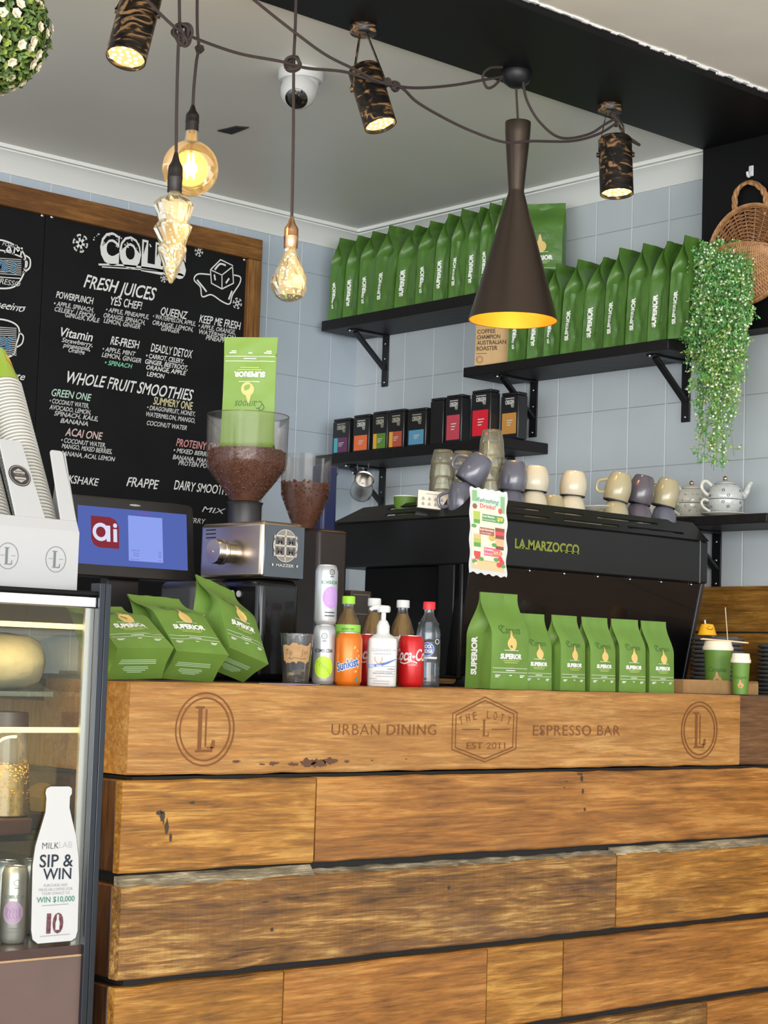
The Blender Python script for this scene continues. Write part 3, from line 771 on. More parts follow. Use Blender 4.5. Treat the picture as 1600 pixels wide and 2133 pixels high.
def dress_bag(root, b, body, front=True, side='', bottom=False, vs=1.0):
    bo = b.mesh().build('bag_body', body, root, angle=38)
    w, h = b.w, b.h
    if front:
        f = b.front(); mb = MB()
        mb.text(f, 'SUPERIOR', 0, h*.315, w*.095, w*.60, 'C', bold=.05)
        mb.grid(f, -w*.2, w*.2, h*.40, h*.405, 8, 1)
        for yy in (.215, .172): mb.grid(f, -w*.47, w*.47, h*yy, h*(yy+.004), 12, 1)
        mb.grid(f, -w*.12, w*.12, h*.190, h*.198, 5, 1)
        for cx, ww in ((-.33, .14), (0, .07), (.33, .13)):
            mb.grid(f, w*(cx-ww/2), w*(cx+ww/2), h*.138, h*.147, 3, 1)
            if cx: mb.grid(f, w*(cx-ww/2), w*(cx+ww*.2), h*.122, h*.131, 3, 1)
        mb.build('front_lettering', M['pw'], bo, smooth=False)
        mb = MB(); bag_emblem(mb, f, w*.02, h*.47, w*.125); mb.build('emblem', M['pgold'], bo, smooth=False)
        mb = MB()
        for yy, ww in ((.292, .46), (.272, .36)): mb.grid(f, -w*ww/2, w*ww/2, h*yy, h*(yy+.007), 8, 1)
        mb.build('yellow_lettering', M['pyel'], bo, smooth=False)
        mb = MB(); mb.text(f, 'Campos', 0, h*.575, w*.16, w*.52, 'C', shear=.35, bold=-.015)
        mb.stroke(f, smooth_pts([(-w*.27, h*.60), (-w*.30, h*.64), (-w*.22, h*.66), (-w*.2, h*.63)]), w*.014)
        mb.build('script_lettering', M['pdark'], bo, smooth=False)
    if side:
        mb = MB(); d = b.d
        if 'l' in side: mb.text(b.left(.0024), 'SUPERIOR', h*.14, d*(.10 if front else .16), d*(.20 if front else .15), h*(.40 if front else .33), 'L', bold=.05)
        if 'r' in side: mb.text(b.right(.0024), 'SUPERIOR', h*.14, d*(.10 if front else .16), d*(.20 if front else .15), h*(.40 if front else .33), 'L', bold=.05)
        mb.build('side_lettering', M['pw'], bo, smooth=False)
    if bottom:
        d = b.d; fn = lambda u, v: V((u, v, -.0012)); mb = MB()
        for i, ww in enumerate((.62, .64, .66, .0, .42, .46, .38, .26)):
            if ww: mb.grid(lambda u, v: fn(-u, v), -w*ww/2+w*.05, w*ww/2+w*.05, d*(-.14+i*.055), d*(-.14+i*.055+.028), 2, 1)
        mb.build('underside_lettering', M['ppale'], bo, smooth=False)
    return bo
def smooth_pts(p): return [(q.x, q.y) for q in smooth_path([V((x, y, 0)) for x, y in p], 4)]

# --- shelf bags: the same 1 kg bag in three crumple states, then copies
def shelf_proto(k):
    b = Bag(.165, .104, .325, seed=11+k*7, lx=(-.004, .004, -.008)[k], ly=(-.020, -.026, -.032)[k], wr=.0062, crown=(.74, .68, .72)[k], fold=(-.014, -.024, -.004)[k], bulge=.002, gus=(.11, .14, .08)[k])
    t = thing('coffee_bag', 'x', 'coffee bag', (0, 0, 0)); dress_bag(t, b, M['bag'], front=False, side='l'); return t
protos = [shelf_proto(k) for k in range(3)]
used = [False]*3
def place_bag(k, loc, rot, label, group, sc=1.0, sy=1.0):
    if not used[k]:
        used[k] = True; t = protos[k]; t.location = loc; t.rotation_euler = rot; t['label'] = label; t['group'] = group
    else: t = dup(protos[k], loc, rot, label, group)
    t.scale = (1, sy, sc); return t
XB = 4.962
edges1 = [684, 712, 740, 776, 818, 860, 900, 930, 963, 994, 1022, 1050]
kinds1 = [0, 1, 0, 2, 1, 0, 1, 2, 1, 0, 2]
tops1 = [500, 498, 492, 484, 485, 476, 452, 446, 437, 424, 412]
for i in range(11):
    ya = P(edges1[i], 640, X=XB).y; yb = P(edges1[i+1], 630, X=XB).y; yc = (ya+yb)/2
    tp = P((edges1[i]+edges1[i+1])/2, tops1[i], X=XB+.08).z
    lab = 'green coffee bag on the highest shelf, %s from the corner end' % ORD[i] if i else 'green coffee bag nearest the corner on the highest shelf'
    place_bag(kinds1[i], (XB+.082+.004*(i % 3), yc, Z1+.0005), (0, 0, radians(((i*37) % 5)-2)), lab, 'green coffee bags on the highest shelf', max(.94, min(1.08, (tp-Z1)/.325)), min(1.12, (ya-yb)*.93/.104))
edges2 = [1057, 1096, 1131, 1165, 1210, 1255, 1300, 1347, 1388, 1432]
kinds2 = [0, 1, 0, 2, 1, 2, 2, 1, 2]
tops2 = [580, 570, 562, 556, 548, 528, 515, 505, 492]
for i in range(9):
    ya = P(edges2[i], 730, X=XB).y; yb = P(edges2[i+1], 722, X=XB).y; yc = (ya+yb)/2
    tp = P((edges2[i]+edges2[i+1])/2+8, tops2[i], X=XB+.08).z
    lab = 'green coffee bag on the middle shelf, %s from the brown paper bag' % ORD[i] if i < 8 else 'green coffee bag at the end of the middle shelf beside the trailing plant'
    place_bag(kinds2[i], (XB+.082, yc, Z2+.0005), (0, 0, radians(((i*53) % 5)-2)), lab, 'green coffee bags on the middle shelf', max(.92, min(1.1, (tp-Z2)/.325)), min(1.12, (ya-yb)*.93/.104))
# the bag turned to show its printed face
q = P(1128, 560, X=5.07)
t = thing('coffee_bag', 'green coffee bag showing its printed face at the right end of the highest shelf', 'coffee bag', (5.07, q.y, Z1), radians(-56), 'green coffee bags on the highest shelf')
dress_bag(t, Bag(.175, .09, .335, 31, wr=.003, crown=.80), M['bag'], True, '')
# brown paper bag
q = P(1027, 745, X=4.985)
t = thing('paper_bag', 'brown paper coffee bag with black printed words on the middle shelf', 'paper bag', (5.01, q.y, Z2), radians(-64))
b = Bag(.16, .08, .31, 5, wr=.002, crown=.86); bo = b.mesh().build('bag_body', M['kraft'], t, angle=38)
mb = MB(); f = b.front()
for s_, v_, w_ in (('CHAMPION', .101, .098), ('AUSTRALIAN', .079, .122), ('ROASTER', .057, .088)): mb.text(f, s_, -.073, v_, .0165, w_, 'L', bold=.02)
mb.text(f, 'COFFEE', -.073, .123, .0165, .078, 'L', bold=.02); mb.grid(f, -.073, -.03, .044, .046, 4, 1)
mb.stroke(f, [(-.059+.0135*cos(2*pi*i/24), .022+.0135*sin(2*pi*i/24)) for i in range(24)], .0016, True)
mb.stroke(f, [(-.059+.009*cos(2*pi*i/18), .022+.009*sin(2*pi*i/18)) for i in range(18)], .001, True)
mb.build('lettering', mat('brown_ink', (.10, .06, .03), .7), bo, smooth=False)

# --- six bags standing on the counter
p = P(1064, 1430, Y=3.375)
t = thing('coffee_bag', 'largest green coffee bag standing at the left end of the counter row', 'coffee bag', (p.x+.002, 3.43, CT), radians(-1), 'green coffee bags standing in a row on the counter')
dress_bag(t, Bag(.138, .096, .252, 3, ly=.0, wr=.0016, crown=.62), M['bag_m'], True, 'l')
fronts = [(1103, 1162), (1160, 1228), (1226, 1291), (1289, 1356), (1352, 1416)]
bp = Bag(.104, .062, .203, 8, ly=.006, wr=.0014, crown=.62)
t0 = thing('coffee_bag', 'x', 'coffee bag'); dress_bag(t0, bp, M['bag_m'], True, 'l')
bp2 = Bag(.104, .062, .203, 21, ly=.002, lx=-.004, wr=.0016, crown=.66)
t1 = thing('coffee_bag', 'x', 'coffee bag'); dress_bag(t1, bp2, M['bag_m'], True, 'l')
for i, (a_, b_) in enumerate(fronts):
    p = (P(a_, 1434, Y=3.37)+P(b_, 1436, Y=3.37))/2
    lab = ['small green coffee bag half hidden behind the largest bag of the counter row', 'small green coffee bag in the counter row, second to the right of the largest bag', 'small green coffee bag in the counter row, third to the right of the largest bag', 'small green coffee bag in the counter row, second from its right end', 'small green coffee bag at the right end of the counter row'][i]
    loc = (p.x, 3.402+(.02 if i == 0 else .002*i), CT); rot = (0, 0, radians((-4, 2, -1, -5, -3)[i])); src = (t0, t1, t0, t1, t0)[i]
    if i < 2:
        src.location = loc; src.rotation_euler = rot; src['label'] = lab; src['group'] = 'green coffee bags standing in a row on the counter'
    else: dup(src, loc, rot, lab, 'green coffee bags standing in a row on the counter')
# --- three bags lying back at the left
def lying(px, Yb, th, roll, yaw, w, d, h, seed, lab, zoff=0.0):
    x = P(px, 1410, Y=Yb).x
    R = Matrix.Rotation(radians(yaw), 3, 'Z') @ Matrix.Rotation(radians(roll), 3, 'Y') @ Matrix.Rotation(-radians(th), 3, 'X')
    # pivot on the rear bottom edge
    zs = [(R @ V((sx*w/2, sy*d/2, 0))).z for sx in (-1, 1) for sy in (-1, 1)]
    t = thing('coffee_bag', lab, 'coffee bag', (x, Yb, CT-min(zs)+zoff), rot=R.to_euler(), group='green coffee bags leaning back at the left of the counter')
    dress_bag(t, Bag(w, d, h, seed, wr=.0018, crown=.60), M['bag_m'], True, 'l', True)
lying(290, 3.395, 56, -2, 0, .150, .084, .225, 41, 'green coffee bag leaning back beside the glass display cabinet')
lying(405, 3.42, 49, 2, 0, .148, .084, .245, 45, 'green coffee bag leaning back between two others under the till screen')
lying(492, 3.475, 34, 15, 8, .138, .084, .246, 52, 'green coffee bag leaning back beside the tip jar')

# ------------------------------------------------------------------ tea tins
M['tin'] = mat('black_tea_tin', (.012, .012, .013), .35)
M['lab_white'] = mat('tin_white_label', (.62, .62, .58), .6); M['lab_grey'] = mat('tin_cream_label', (.42, .40, .31), .6)
def colmat(n, c, r=.5): 
    M[n] = mat(n, c, r); return M[n]
TX = 4.968
def tin(px0, px1, ptop, label, cols, ly0, ly1, lt='lab_white', wide=None, plain=False, dx=0.0):
    ya = P(px0, 930, X=TX+dx).y; yb = P(px1, 925, X=TX+dx).y; w = ya-yb; zt = P(px0, ptop, X=TX+dx).z; yc = (ya+yb)/2
    t = thing('tea_tin', label, 'tea tin', (TX+dx+.026, yc, Z3+.0005), group='dark tea tins in a row on the shelf')
    d = w/2; hh = zt-Z3; dd = .026
    body = MB().box(-dd, dd, -d, d, 0, hh-.012).build('tin_body', M['tin'], t, bevel=.004)
    MB().box(-dd*.95, dd*.95, -d*.97, d*.97, hh-.0115, hh).build('tin_lid', M['tin'], t, bevel=.004)
    if plain: return t
    fn = lambda u, v: V((-dd-.0008, -u, v))      # face towards the aisle
    z0 = P(px0, ly1, X=TX+dx).z-Z3; z1 = P(px0, ly0, X=TX+dx).z-Z3
    z0 = max(z0, .006); mb = MB(); n = len(cols)
    u0, u1 = -w*.40, w*.40; f = [0, 1] if n == 1 else [0, .28, 1]
    for i, c in enumerate(cols):
        MB().grid(fn, u0+(u1-u0)*f[i], u0+(u1-u0)*f[i+1], z0, z1).build('colour_label', c, body, smooth=False)
    zz = z1+(hh-z1)*.28; ch = (hh-z1)*.26
    mb.grid(fn, -w*.24, w*.26, zz+ch*1.55, zz+ch*1.7); mb.text(fn, 'ORIGIN', w*.01, zz+ch*.55, ch*.8, w*.5, 'C', bold=.045)
    mb.grid(fn, w*.08, w*.26, zz+ch*.28, zz+ch*.42); mb.text(fn, 'TEA', w*.26, zz-ch*.1, ch*.32, None, 'R', bold=.02)
    mb.build('lettering', M[lt], body, smooth=False)
    mb = MB(); fn2 = lambda u, v: V((-dd-.0014, -u, v))
    for i in range(3): mb.grid(fn2, u0+w*.28, u0+w*(.28+.32-.06*i), z0+(z1-z0)*(.62-.11*i), z0+(z1-z0)*(.66-.11*i))
    mb.build('small_print', M['lab_white'], body, smooth=False)
    return t
teal, purple = colmat('label_teal', (.08, .40, .46)), colmat('label_purple', (.13, .035, .11))
orange, yello, leaf = colmat('label_orange', (.80, .16, .05)), colmat('label_yellow', (.75, .38, .04)), colmat('label_leaf', (.10, .24, .03))
brick, sky = colmat('label_brick', (.46, .08, .045)), colmat('label_sky', (.10, .30, .46))
rose, crim, amber = colmat('label_rose', (.52, .06, .085)), colmat('label_crimson', (.66, .012, .03)), colmat('label_amber', (.55, .26, .055))
tin(692, 727, 874, 'black tea tin with teal and purple label, at the corner end', [teal, purple], 914, 944, 'lab_grey')
tin(734, 768, 866, 'black tea tin with a bright orange label', [orange], 909, 940)
tin(774, 806, 859, 'black tea tin with yellow and green label', [yello, leaf], 905, 936, 'lab_grey')
tin(807, 840, 855, 'black tea tin with orange and brick red label', [yello, brick], 901, 933, 'lab_grey')
tin(847, 886, 853, 'black tea tin with a sky blue label', [sky], 898, 928, 'lab_grey')
tin(894, 922, 831, 'plain black tea tin between the blue and the rose labelled tins', [], 0, 0, plain=True, dx=.012)
tin(926, 960, 825, 'tall black tea tin with a rose red label', [rose], 867, 918)
tin(979, 1020, 815, 'tall black tea tin with a crimson label', [crim], 857, 910)
tin(1041, 1078, 820, 'tall black tea tin with an amber label at the shelf end', [amber], 863, 906, dx=.05)

# ------------------------------------------------------------------ cans and bottles on the counter
M['alu'] = mat('aluminium', (.78, .78, .78), .28, 1.0)
M['can_grey'] = mat('brushed_can_grey', (.50, .51, .52), .32, .55)
M['can_orange'] = mat('orange_can', (.66, .16, .010), .3, .2); M['can_red'] = mat('red_can', (.52, .010, .012), .28, .15)
M['cap_white'] = mat('white_plastic', (.66, .66, .645), .45); M['cap_red'] = mat('red_plastic', (.68, .02, .03), .4); M['cap_lime'] = mat('lime_plastic', (.36, .72, .05), .4)
M['p_purple'] = mat('purple_print', (.46, .26, .58), .5); M['p_purple2'] = mat('light_purple_print', (.60, .42, .70), .5); M['p_lime'] = mat('lime_print', (.45, .68, .03), .5); M['p_lime2'] = mat('olive_print', (.30, .50, .02), .5); M['p_teal'] = mat('teal_print', (.05, .22, .16), .5)
M['p_blue'] = mat('blue_print', (.035, .11, .38), .45); M['p_black'] = mat('black_print', (.02, .02, .02), .5); M['p_orange2'] = mat('light_orange_print', (.88, .42, .08), .4)
M['p_grey'] = mat('grey_print', (.28, .29, .32), .6); M['p_sky'] = mat('sky_print', (.55, .74, .90), .5)
M['pet'] = thin_glass('clear_plastic', (.93, .95, .97), .04, .9, .02)
M['tea'] = thin_glass('amber_tea', (.86, .62, .26), .1, .3, .32, (.62, .38, .10)); M['water'] = thin_glass('still_water', (.86, .90, .95), .05, .4)
M['label_pale'] = mat('pale_bottle_label', (.72, .62, .55), .5); M['label_green1'] = mat('bottle_label_green', (.10, .42, .015), .45); M['label_green2'] = mat('bottle_label_lime', (.30, .66, .08), .45)
def cyl(R, eps=.0006, zr=None):
    return lambda u, v: V(((R+eps)*sin(u/R), -(R+eps)*cos(u/R), v))
def can_body(R, h):
    n = R*.80
    return [(R*.72, .004), (R*.78, 0), (R*.86, .001), (R, .011), (R, h-.016), (n+.002, h-.004), (n, h-.001)]
def make_can(label, px, Yc, R, h, m, group=None, z=None, name='drink_can'):
    p_ = P(px, 1415, Y=Yc); loc = (p_.x, Yc, CT if z is None else z)
    t = thing(name, label, 'can', loc, face_cam(loc), group)
    b = MB().lathe(can_body(R, h), seg=36).build('can_body', m, t, angle=50)
    mb = MB().lathe([(R*.80, h-.0015), (R*.80, h), (R*.74, h), (R*.72, h-.004), (0, h-.004)], seg=36); mb.tube([(-.006, 0, h-.003), (.004, -.006, h-.002), (.012, 0, h-.003), (.004, .006, h-.002)], .0012, 5, True)
    mb.build('can_lid', M['alu'], t)
    return t, b
# kombucha cans, one stacked on the other
R, h = .0275, .145
t, b = make_can('silver kombucha can with a lime green fruit, under the purple one', 673, 3.44, R, h, M['can_grey'])
f = cyl(R); mb = MB(); mb.text(f, 'KOMBUCHA', 0, .078, .009, .046, 'C', bold=.02); mb.build('lettering', M['p_black'], b, smooth=False)
mb = MB(); mb.disc(f, 0, .042, .024, .027, 32, 3); mb.build('fruit_print', M['p_lime'], b, smooth=False)
f2 = cyl(R, .001); mb = MB()
for k in range(5): mb.stroke(f2, smooth_pts([(-.018+.006*k, .052-.004*k), (-.012+.006*k, .058-.005*k), (-.008+.006*k, .05-.006*k), (-.013+.006*k, .044-.004*k)]), .0012)
mb.build('fruit_lines', M['p_lime2'], b, smooth=False)
mb = MB(); mb.stroke(f, [(.0065*cos(2*pi*i/20), .117+.0065*sin(2*pi*i/20)) for i in range(20)], .0014, True); mb.text(f, 'G', 0, .114, .006, None, 'C'); mb.grid(f, -.005, .005, .1045, .1065, 3, 1); mb.build('logo', M['p_black'], b, smooth=False)
t, b = make_can('silver kombucha can with a purple fruit, stacked on top of the lime one', 673.5, 3.44, R, h, M['can_grey'], z=CT+h+.0005)
u0 = .010; mb = MB(); mb.text(f, 'KOMBUCHA', u0, .098, .009, .044, 'C', bold=.02); mb.build('lettering', M['p_teal'], b, smooth=False)
mb = MB(); mb.disc(f, u0+.004, .066, .023, .027, 32, 3); mb.build('fruit_print', M['p_purple'], b, smooth=False)
mb = MB()
for k in range(6): mb.stroke(f2, smooth_pts([(u0-.012+.005*k, .085-.006*(k % 2)), (u0-.008+.005*k, .07), (u0-.011+.005*k, .058), (u0-.006+.005*k, .048)]), .001)
mb.build('fruit_lines', M['p_purple2'], b, smooth=False)
mb = MB(); mb.stroke(f, [(u0+.004+.0065*cos(2*pi*i/20), .127+.0065*sin(2*pi*i/20)) for i in range(20)], .0014, True); mb.text(f, 'G', u0+.004, .124, .006, None, 'C'); mb.grid(f, u0-.001, u0+.009, .1155, .1175, 3, 1)
for k in (0, 1): mb.grid(f, u0-.012, u0+.014, .028-.008*k, .0305-.008*k, 6, 1)
mb.build('logo', M['p_black'], b, smooth=False)
# orange soda
R, h = .033, .128
t, b = make_can('orange soda can with slanted blue and white lettering', 724.5, 3.40, R, h, M['can_orange'])
f = cyl(R); f2 = cyl(R, .0011); f3 = cyl(R, .0016)
mb = MB()
for k in range(6):
    an = -.9+k*.36; mb.fan(f, [(.0, .062), (.030*cos(an), .062+.040*sin(an)), (.030*cos(an+.16), .062+.040*sin(an+.16))])
mb.build('fruit_print', M['p_orange2'], b, smooth=False)
def rot2(fn, an, cu, cv): return lambda u, v: fn(cu+u*cos(an)-v*sin(an), cv+u*sin(an)+v*cos(an))
mb = MB(); mb.text(rot2(f2, .28, 0, .042), 'Sunkist', 0, 0, .021, .061, 'C', bold=.085, shear=.15); mb.build('lettering_outline', M['cap_white'], b, smooth=False)
mb = MB(); mb.text(rot2(f3, .28, 0, .042), 'Sunkist', 0, 0, .021, .058, 'C', bold=.03, shear=.15); mb.build('lettering', M['p_blue'], b, smooth=False)
mb = MB(); mb.fan(f2, [(.020, .006), (.026, .010), (.027, .016), (.023, .021), (.018, .014)]); mb.build('leaf_print', M['p_teal'], b, smooth=False)
# red cola cans
def cola(label, px, Y_, ux):
    t, b = make_can(label, px, Y_, R, h, M['can_red'], 'red cola cans by the hand sanitiser')
    f = cyl(R); mb = MB(); mb.text(f, 'Coca-Cola', ux, .066, .030, .108, 'C', bold=.02, shear=.3); mb.text(f, 'CLASSIC', ux, .053, .005, None, 'C')
    mb.stroke(f, smooth_pts([(ux-.036, .062), (ux-.02, .058), (ux-.004, .064), (ux+.012, .060)]), .003)
    mb.build('lettering', M['cap_white'], b, smooth=False)
cola('red cola can between the sanitiser and the water bottle', 855, 3.41, .004)
cola('red cola can almost hidden behind the white hand sanitiser', 765, 3.47, .010)

def bottle(label, px, Y_, prof, cap, capz, capr, liquid=None, lz=0, name='drink_bottle'):
    p_ = P(px, 1415, Y=Y_); loc = (p_.x, Y_, CT); t = thing(name, label, 'bottle', loc, face_cam(loc))
    b = MB().shell(prof, seg=36).build('bottle_body', M['pet'], t, angle=60)
    if liquid:
        lp = [(0, .003)]+[(max(r_-.0016, .001), z) for r_, z in prof if .003 < z < lz]
        lp.append((lp[-1][0], lz)); lp.append((0, lz)); MB().lathe(lp, seg=32).build('liquid', liquid, t, angle=60)
    wob = lambda th, z: 1+.03*(1 if int(th/(2*pi)*48) % 2 else 0)
    MB().lathe([(0, capz), (capr, capz), (capr, capz+.017), (capr*.92, capz+.0195), (0, capz+.0195)], seg=48, wob=wob).build('bottle_cap', cap, t, angle=30)
    return t, b
tp = [(.028, 0), (.032, .004), (.0325, .02), (.031, .055), (.0325, .09), (.0325, .125), (.031, .14), (.024, .165), (.016, .182), (.0135, .190), (.0135, .204)]
for lab, px, Y_ in (('amber iced tea bottle with a white cap behind the sanitiser pump', 775, 3.52), ('amber iced tea bottle with a white cap behind the red cola can', 835, 3.52)):
    t, b = bottle(lab, px, Y_, tp, M['cap_white'], .202, .0165, M['tea'], .186)
    t['group'] = 'iced tea bottles with white caps'
    f = cyl(.0327); mb = MB(); mb.grid(f, -.09, .09, .078, .127, 40, 1); mb.build('paper_label', M['label_pale'], b, smooth=True)
    f2 = cyl(.0327, .0012); mb = MB(); mb.disc(f2, 0, .10, .026, .022, 28, 2); mb.build('label_badge', M['cap_white'], b, smooth=False)
    f3 = cyl(.0327, .0018); mb = MB(); mb.grid(f3, -.016, .016, .094, .098, 6, 1); mb.grid(f3, -.011, .011, .086, .0885, 5, 1); mb.build('lettering', M['p_grey'], b, smooth=False)
gp = [(.026, 0), (.031, .004), (.0315, .03), (.029, .06), (.0315, .09), (.0315, .145), (.029, .158), (.022, .172), (.015, .184), (.013, .19), (.013, .205)]
t, b = bottle('green tea bottle with lime cap behind the orange soda can', 721, 3.50, gp, M['cap_lime'], .202, .0160, M['tea'], .19)
f = cyl(.0317); MB().grid(f, -.095, .095, .132, .150, 40, 1).build('label_band', M['label_green2'], b); MB().grid(f, -.095, .095, .02, .1318, 40, 6).build('label_band', M['label_green1'], b)
f2 = cyl(.0317, .0012); mb = MB(); mb.text(f2, 'green tea', 0, .137, .006, .030, 'C', shear=.2)
for pts in ([(-.012, .094), (.006, .098)], [(-.003, .104), (-.004, .088)], [(-.008, .082), (.0, .092), (.010, .080)], [(-.010, .07), (.010, .074)], [(0, .08), (0, .06)]): mb.stroke(f2, pts, .0025)
mb.build('lettering', M['p_black'], b, smooth=False)
wp = [(.026, 0), (.031, .004), (.0315, .02), (.0300, .026), (.0315, .034), (.0300, .042), (.0315, .05), (.0300, .058), (.0315, .066), (.0315, .12), (.0300, .126), (.0315, .133), (.029, .148), (.020, .172), (.0135, .184), (.0125, .19), (.0125, .203)]
t, b = bottle('clear water bottle with a red cap and blue round badge', 890, 3.44, wp, M['cap_red'], .198, .0155, M['water'], .165)
f = cyl(.0318, .001); mb = MB(); mb.disc(f, -.002, .096, .019, .019, 28, 2); mb.build('badge', M['p_blue'], b, smooth=False)
f2 = cyl(.0318, .0018); mb = MB(); mb.text(f2, 'COOL', -.002, .099, .009, .024, 'C', bold=.05); mb.text(f2, 'RIDGE', -.002, .087, .009, .027, 'C', bold=.05)
mb.stroke(f2, [(-.002+.0165*cos(2*pi*i/30), .096+.0165*sin(2*pi*i/30)) for i in range(30)], .0012, True)
mb.grid(f2, -.024, .024, .072, .077, 8, 1); mb.stroke(f2, [(.024+.006*cos(2*pi*i/16), .116+.006*sin(2*pi*i/16)) for i in range(16)], .0018, True)
mb.build('lettering', M['cap_white'], b, smooth=False)

# hand sanitiser pump bottle
p_ = P(795, 1415, Y=3.40); loc = (p_.x, 3.40, CT); t = thing('sanitiser_bottle', 'white hand sanitiser pump bottle among the drinks', 'hand sanitiser', loc, face_cam(loc))
sq = lambda th, z: (1/max(abs(cos(th))**6+abs(sin(th))**6, 1e-6))**(1/6) if z < .118 else 1.0
b = MB().lathe([(.034, 0), (.036, .003), (.036, .108), (.034, .117)], seg=48, wob=lambda th, z: sq(th, 0)).build('bottle_body', M['cap_white'], t, angle=45)
MB().lathe([(.034, .116), (.026, .124), (.017, .129), (.0165, .131)], seg=48, wob=lambda th, z: 1+(sq(th, 0)-1)*max(0, (.131-z)/.015)).build('shoulder', M['cap_white'], t, angle=60)
MB().lathe([(0, .130), (.016, .130), (.016, .148), (.011, .160), (.0062, .164), (.0062, .186), (0, .186)], seg=32).build('pump_collar', M['cap_white'], t)
mb = MB(); mb.lathe([(0, .182), (.015, .182), (.017, .187), (.0165, .196), (.013, .199), (0, .2)], seg=32)
mb.tube(smooth_path([(0, 0, .192), (-.018, -.004, .194), (-.028, -.006, .191), (-.033, -.007, .186)], 4), [.0075]*4+[.0065]*4+[.005]*4+[.004], 10); mb.build('pump_head', M['cap_white'], t)
fp = lambda e: (lambda u, v: V((u, -.0362-e, v)))
mb = MB(); mb.text(fp(.0004), 'CLEANHANDS', -.002, .085, .0075, .048, 'C'); mb.grid(fp(.0004), .024, .034, .088, .0895)
mb.grid(fp(.0004), -.022, .022, .0785, .080)
for k, (a_, c_) in enumerate(((-.01, .032), (.012, .03), (-.016, .032), (-.02, .032), (-.014, .03), (-.032, -.012), (-.02, .02), (-.022, .018))): mb.grid(fp(.0004), a_, c_, .048-k*.006, .0495-k*.006)
mb.text(fp(.0004), '500ml', .032, .0405, .005, None, 'R'); mb.text(fp(.0004), 'KILLS 99.9% GERMS', .002, .030, .0055, .048, 'C')
mb.build('lettering', M['p_grey'], b, smooth=False)
mb = MB(); mb.fan(fp(.0005), [(-.034, .053), (-.015, .054), (.008, .059), (.034, .068), (.034, .0665), (.016, .056), (-.006, .048), (-.034, .045)]); mb.build('blue_swoosh', M['p_blue'], b, smooth=False)
mb = MB(); mb.text(fp(.0009), 'GEL 70%', -.031, .0475, .005, .03, 'L', bold=.03); mb.build('swoosh_lettering', M['cap_white'], b, smooth=False)
mb = MB()
for sg in (-1, 1): mb.stroke(fp(.0007), smooth_pts([(-.009+sg*.008, .072), (-.009+sg*.009, .064), (-.009+sg*.004, .058), (-.009+sg*.001, .055)]), .0035)
mb.build('hands_print', mat('skin_print', (.55, .38, .28), .6), b, smooth=False)
mb = MB(); mb.disc(fp(.0008), -.009, .068, .0028, .0042, 14, 1); mb.build('drop_print', M['p_sky'], b, smooth=False)

# tip jar and purple leaflet
p_ = P(616, 1415, Y=3.44); loc = (p_.x, 3.44, CT); t = thing('tip_jar', 'clear plastic tip jar with a torn cardboard label', 'tip jar', loc, face_cam(loc))
ga = Matrix.Rotation(radians(0), 3, 'X')
b = MB().shell([(0, .001), (.030, .001), (.030, 0), (.031, .002), (.0405, .116), (.0415, .117), (.0415, .119), (.0400, .119), (.0390, .117), (.0298, .004), (0, .004)], seg=40).build('jar_body', M['pet'], t, angle=40)
jc = lambda u, v: V(((.031+.0095*v/.116+.001)*sin(u/.036), -(.031+.0095*v/.116+.001)*cos(u/.036), v))
rr = random.Random(4); top = [( -.036+.072*i/16, .093+rr.uniform(-.004, .005)) for i in range(17)]; bot = [(.034-.068*i/16, .050+rr.uniform(-.004, .004)) for i in range(17)]
cb = MB(); cols_ = [(top[i], bot[16-i]) for i in range(17)]
vs = []; fs = []
for (a_, c_) in cols_: vs += [jc(*c_), jc(*a_)]
for i in range(16): fs.append((2*i, 2*i+2, 2*i+3, 2*i+1))
cb.add(vs, fs); cl_ = cb.build('cardboard_label', mat('brown_cardboard', (.42, .25, .11), .8, var=.1, vscale=60), t, smooth=False)
jc2 = lambda u, v: jc(u, v)+V((0, -.0009, 0)); mb = MB(); mb.text(jc2, 'Tip', -.018, .068, .014, .017, 'C', shear=.1, bold=-.02); mb.text(jc2, 'Jar', .019, .068, .014, .017, 'C', shear=.1, bold=-.02)
mb.stroke(jc2, smooth_pts([(-.022, .058), (-.016, .062), (-.014, .057), (-.006, .061), (.01, .059), (.024, .060)]), .0009); mb.build('lettering', M['p_black'], cl_, smooth=False)
mb = MB(); rr = random.Random(8)
for i in range(14): mb.ball((rr.uniform(-.018, .018), rr.uniform(-.018, .018), .006+.002*i % .03), .009, 12, 4, (1, 1, .14), Matrix.Rotation(rr.uniform(-.8, .8), 3, 'X'))
mb.build('coins', mat('mixed_coins', (.50, .42, .30), .35, .8), t, kind='stuff')
tag(MB().box(-.06, .06, -.045, .045, 0, .0012).build('leaflet', mat('lilac_paper', (.42, .34, .62), .6), smooth=False), 'lilac paper leaflet lying under the tip jar', 'leaflet')
o = bpy.data.objects['leaflet']; p_ = P(590, 1415, Y=3.37); o.location = (p_.x, 3.345, CT+.0002); o.rotation_euler = (0, 0, radians(18))
for ob in bpy.data.objects:
    if ob.name == 'tip_jar': ob.location.z += .0016
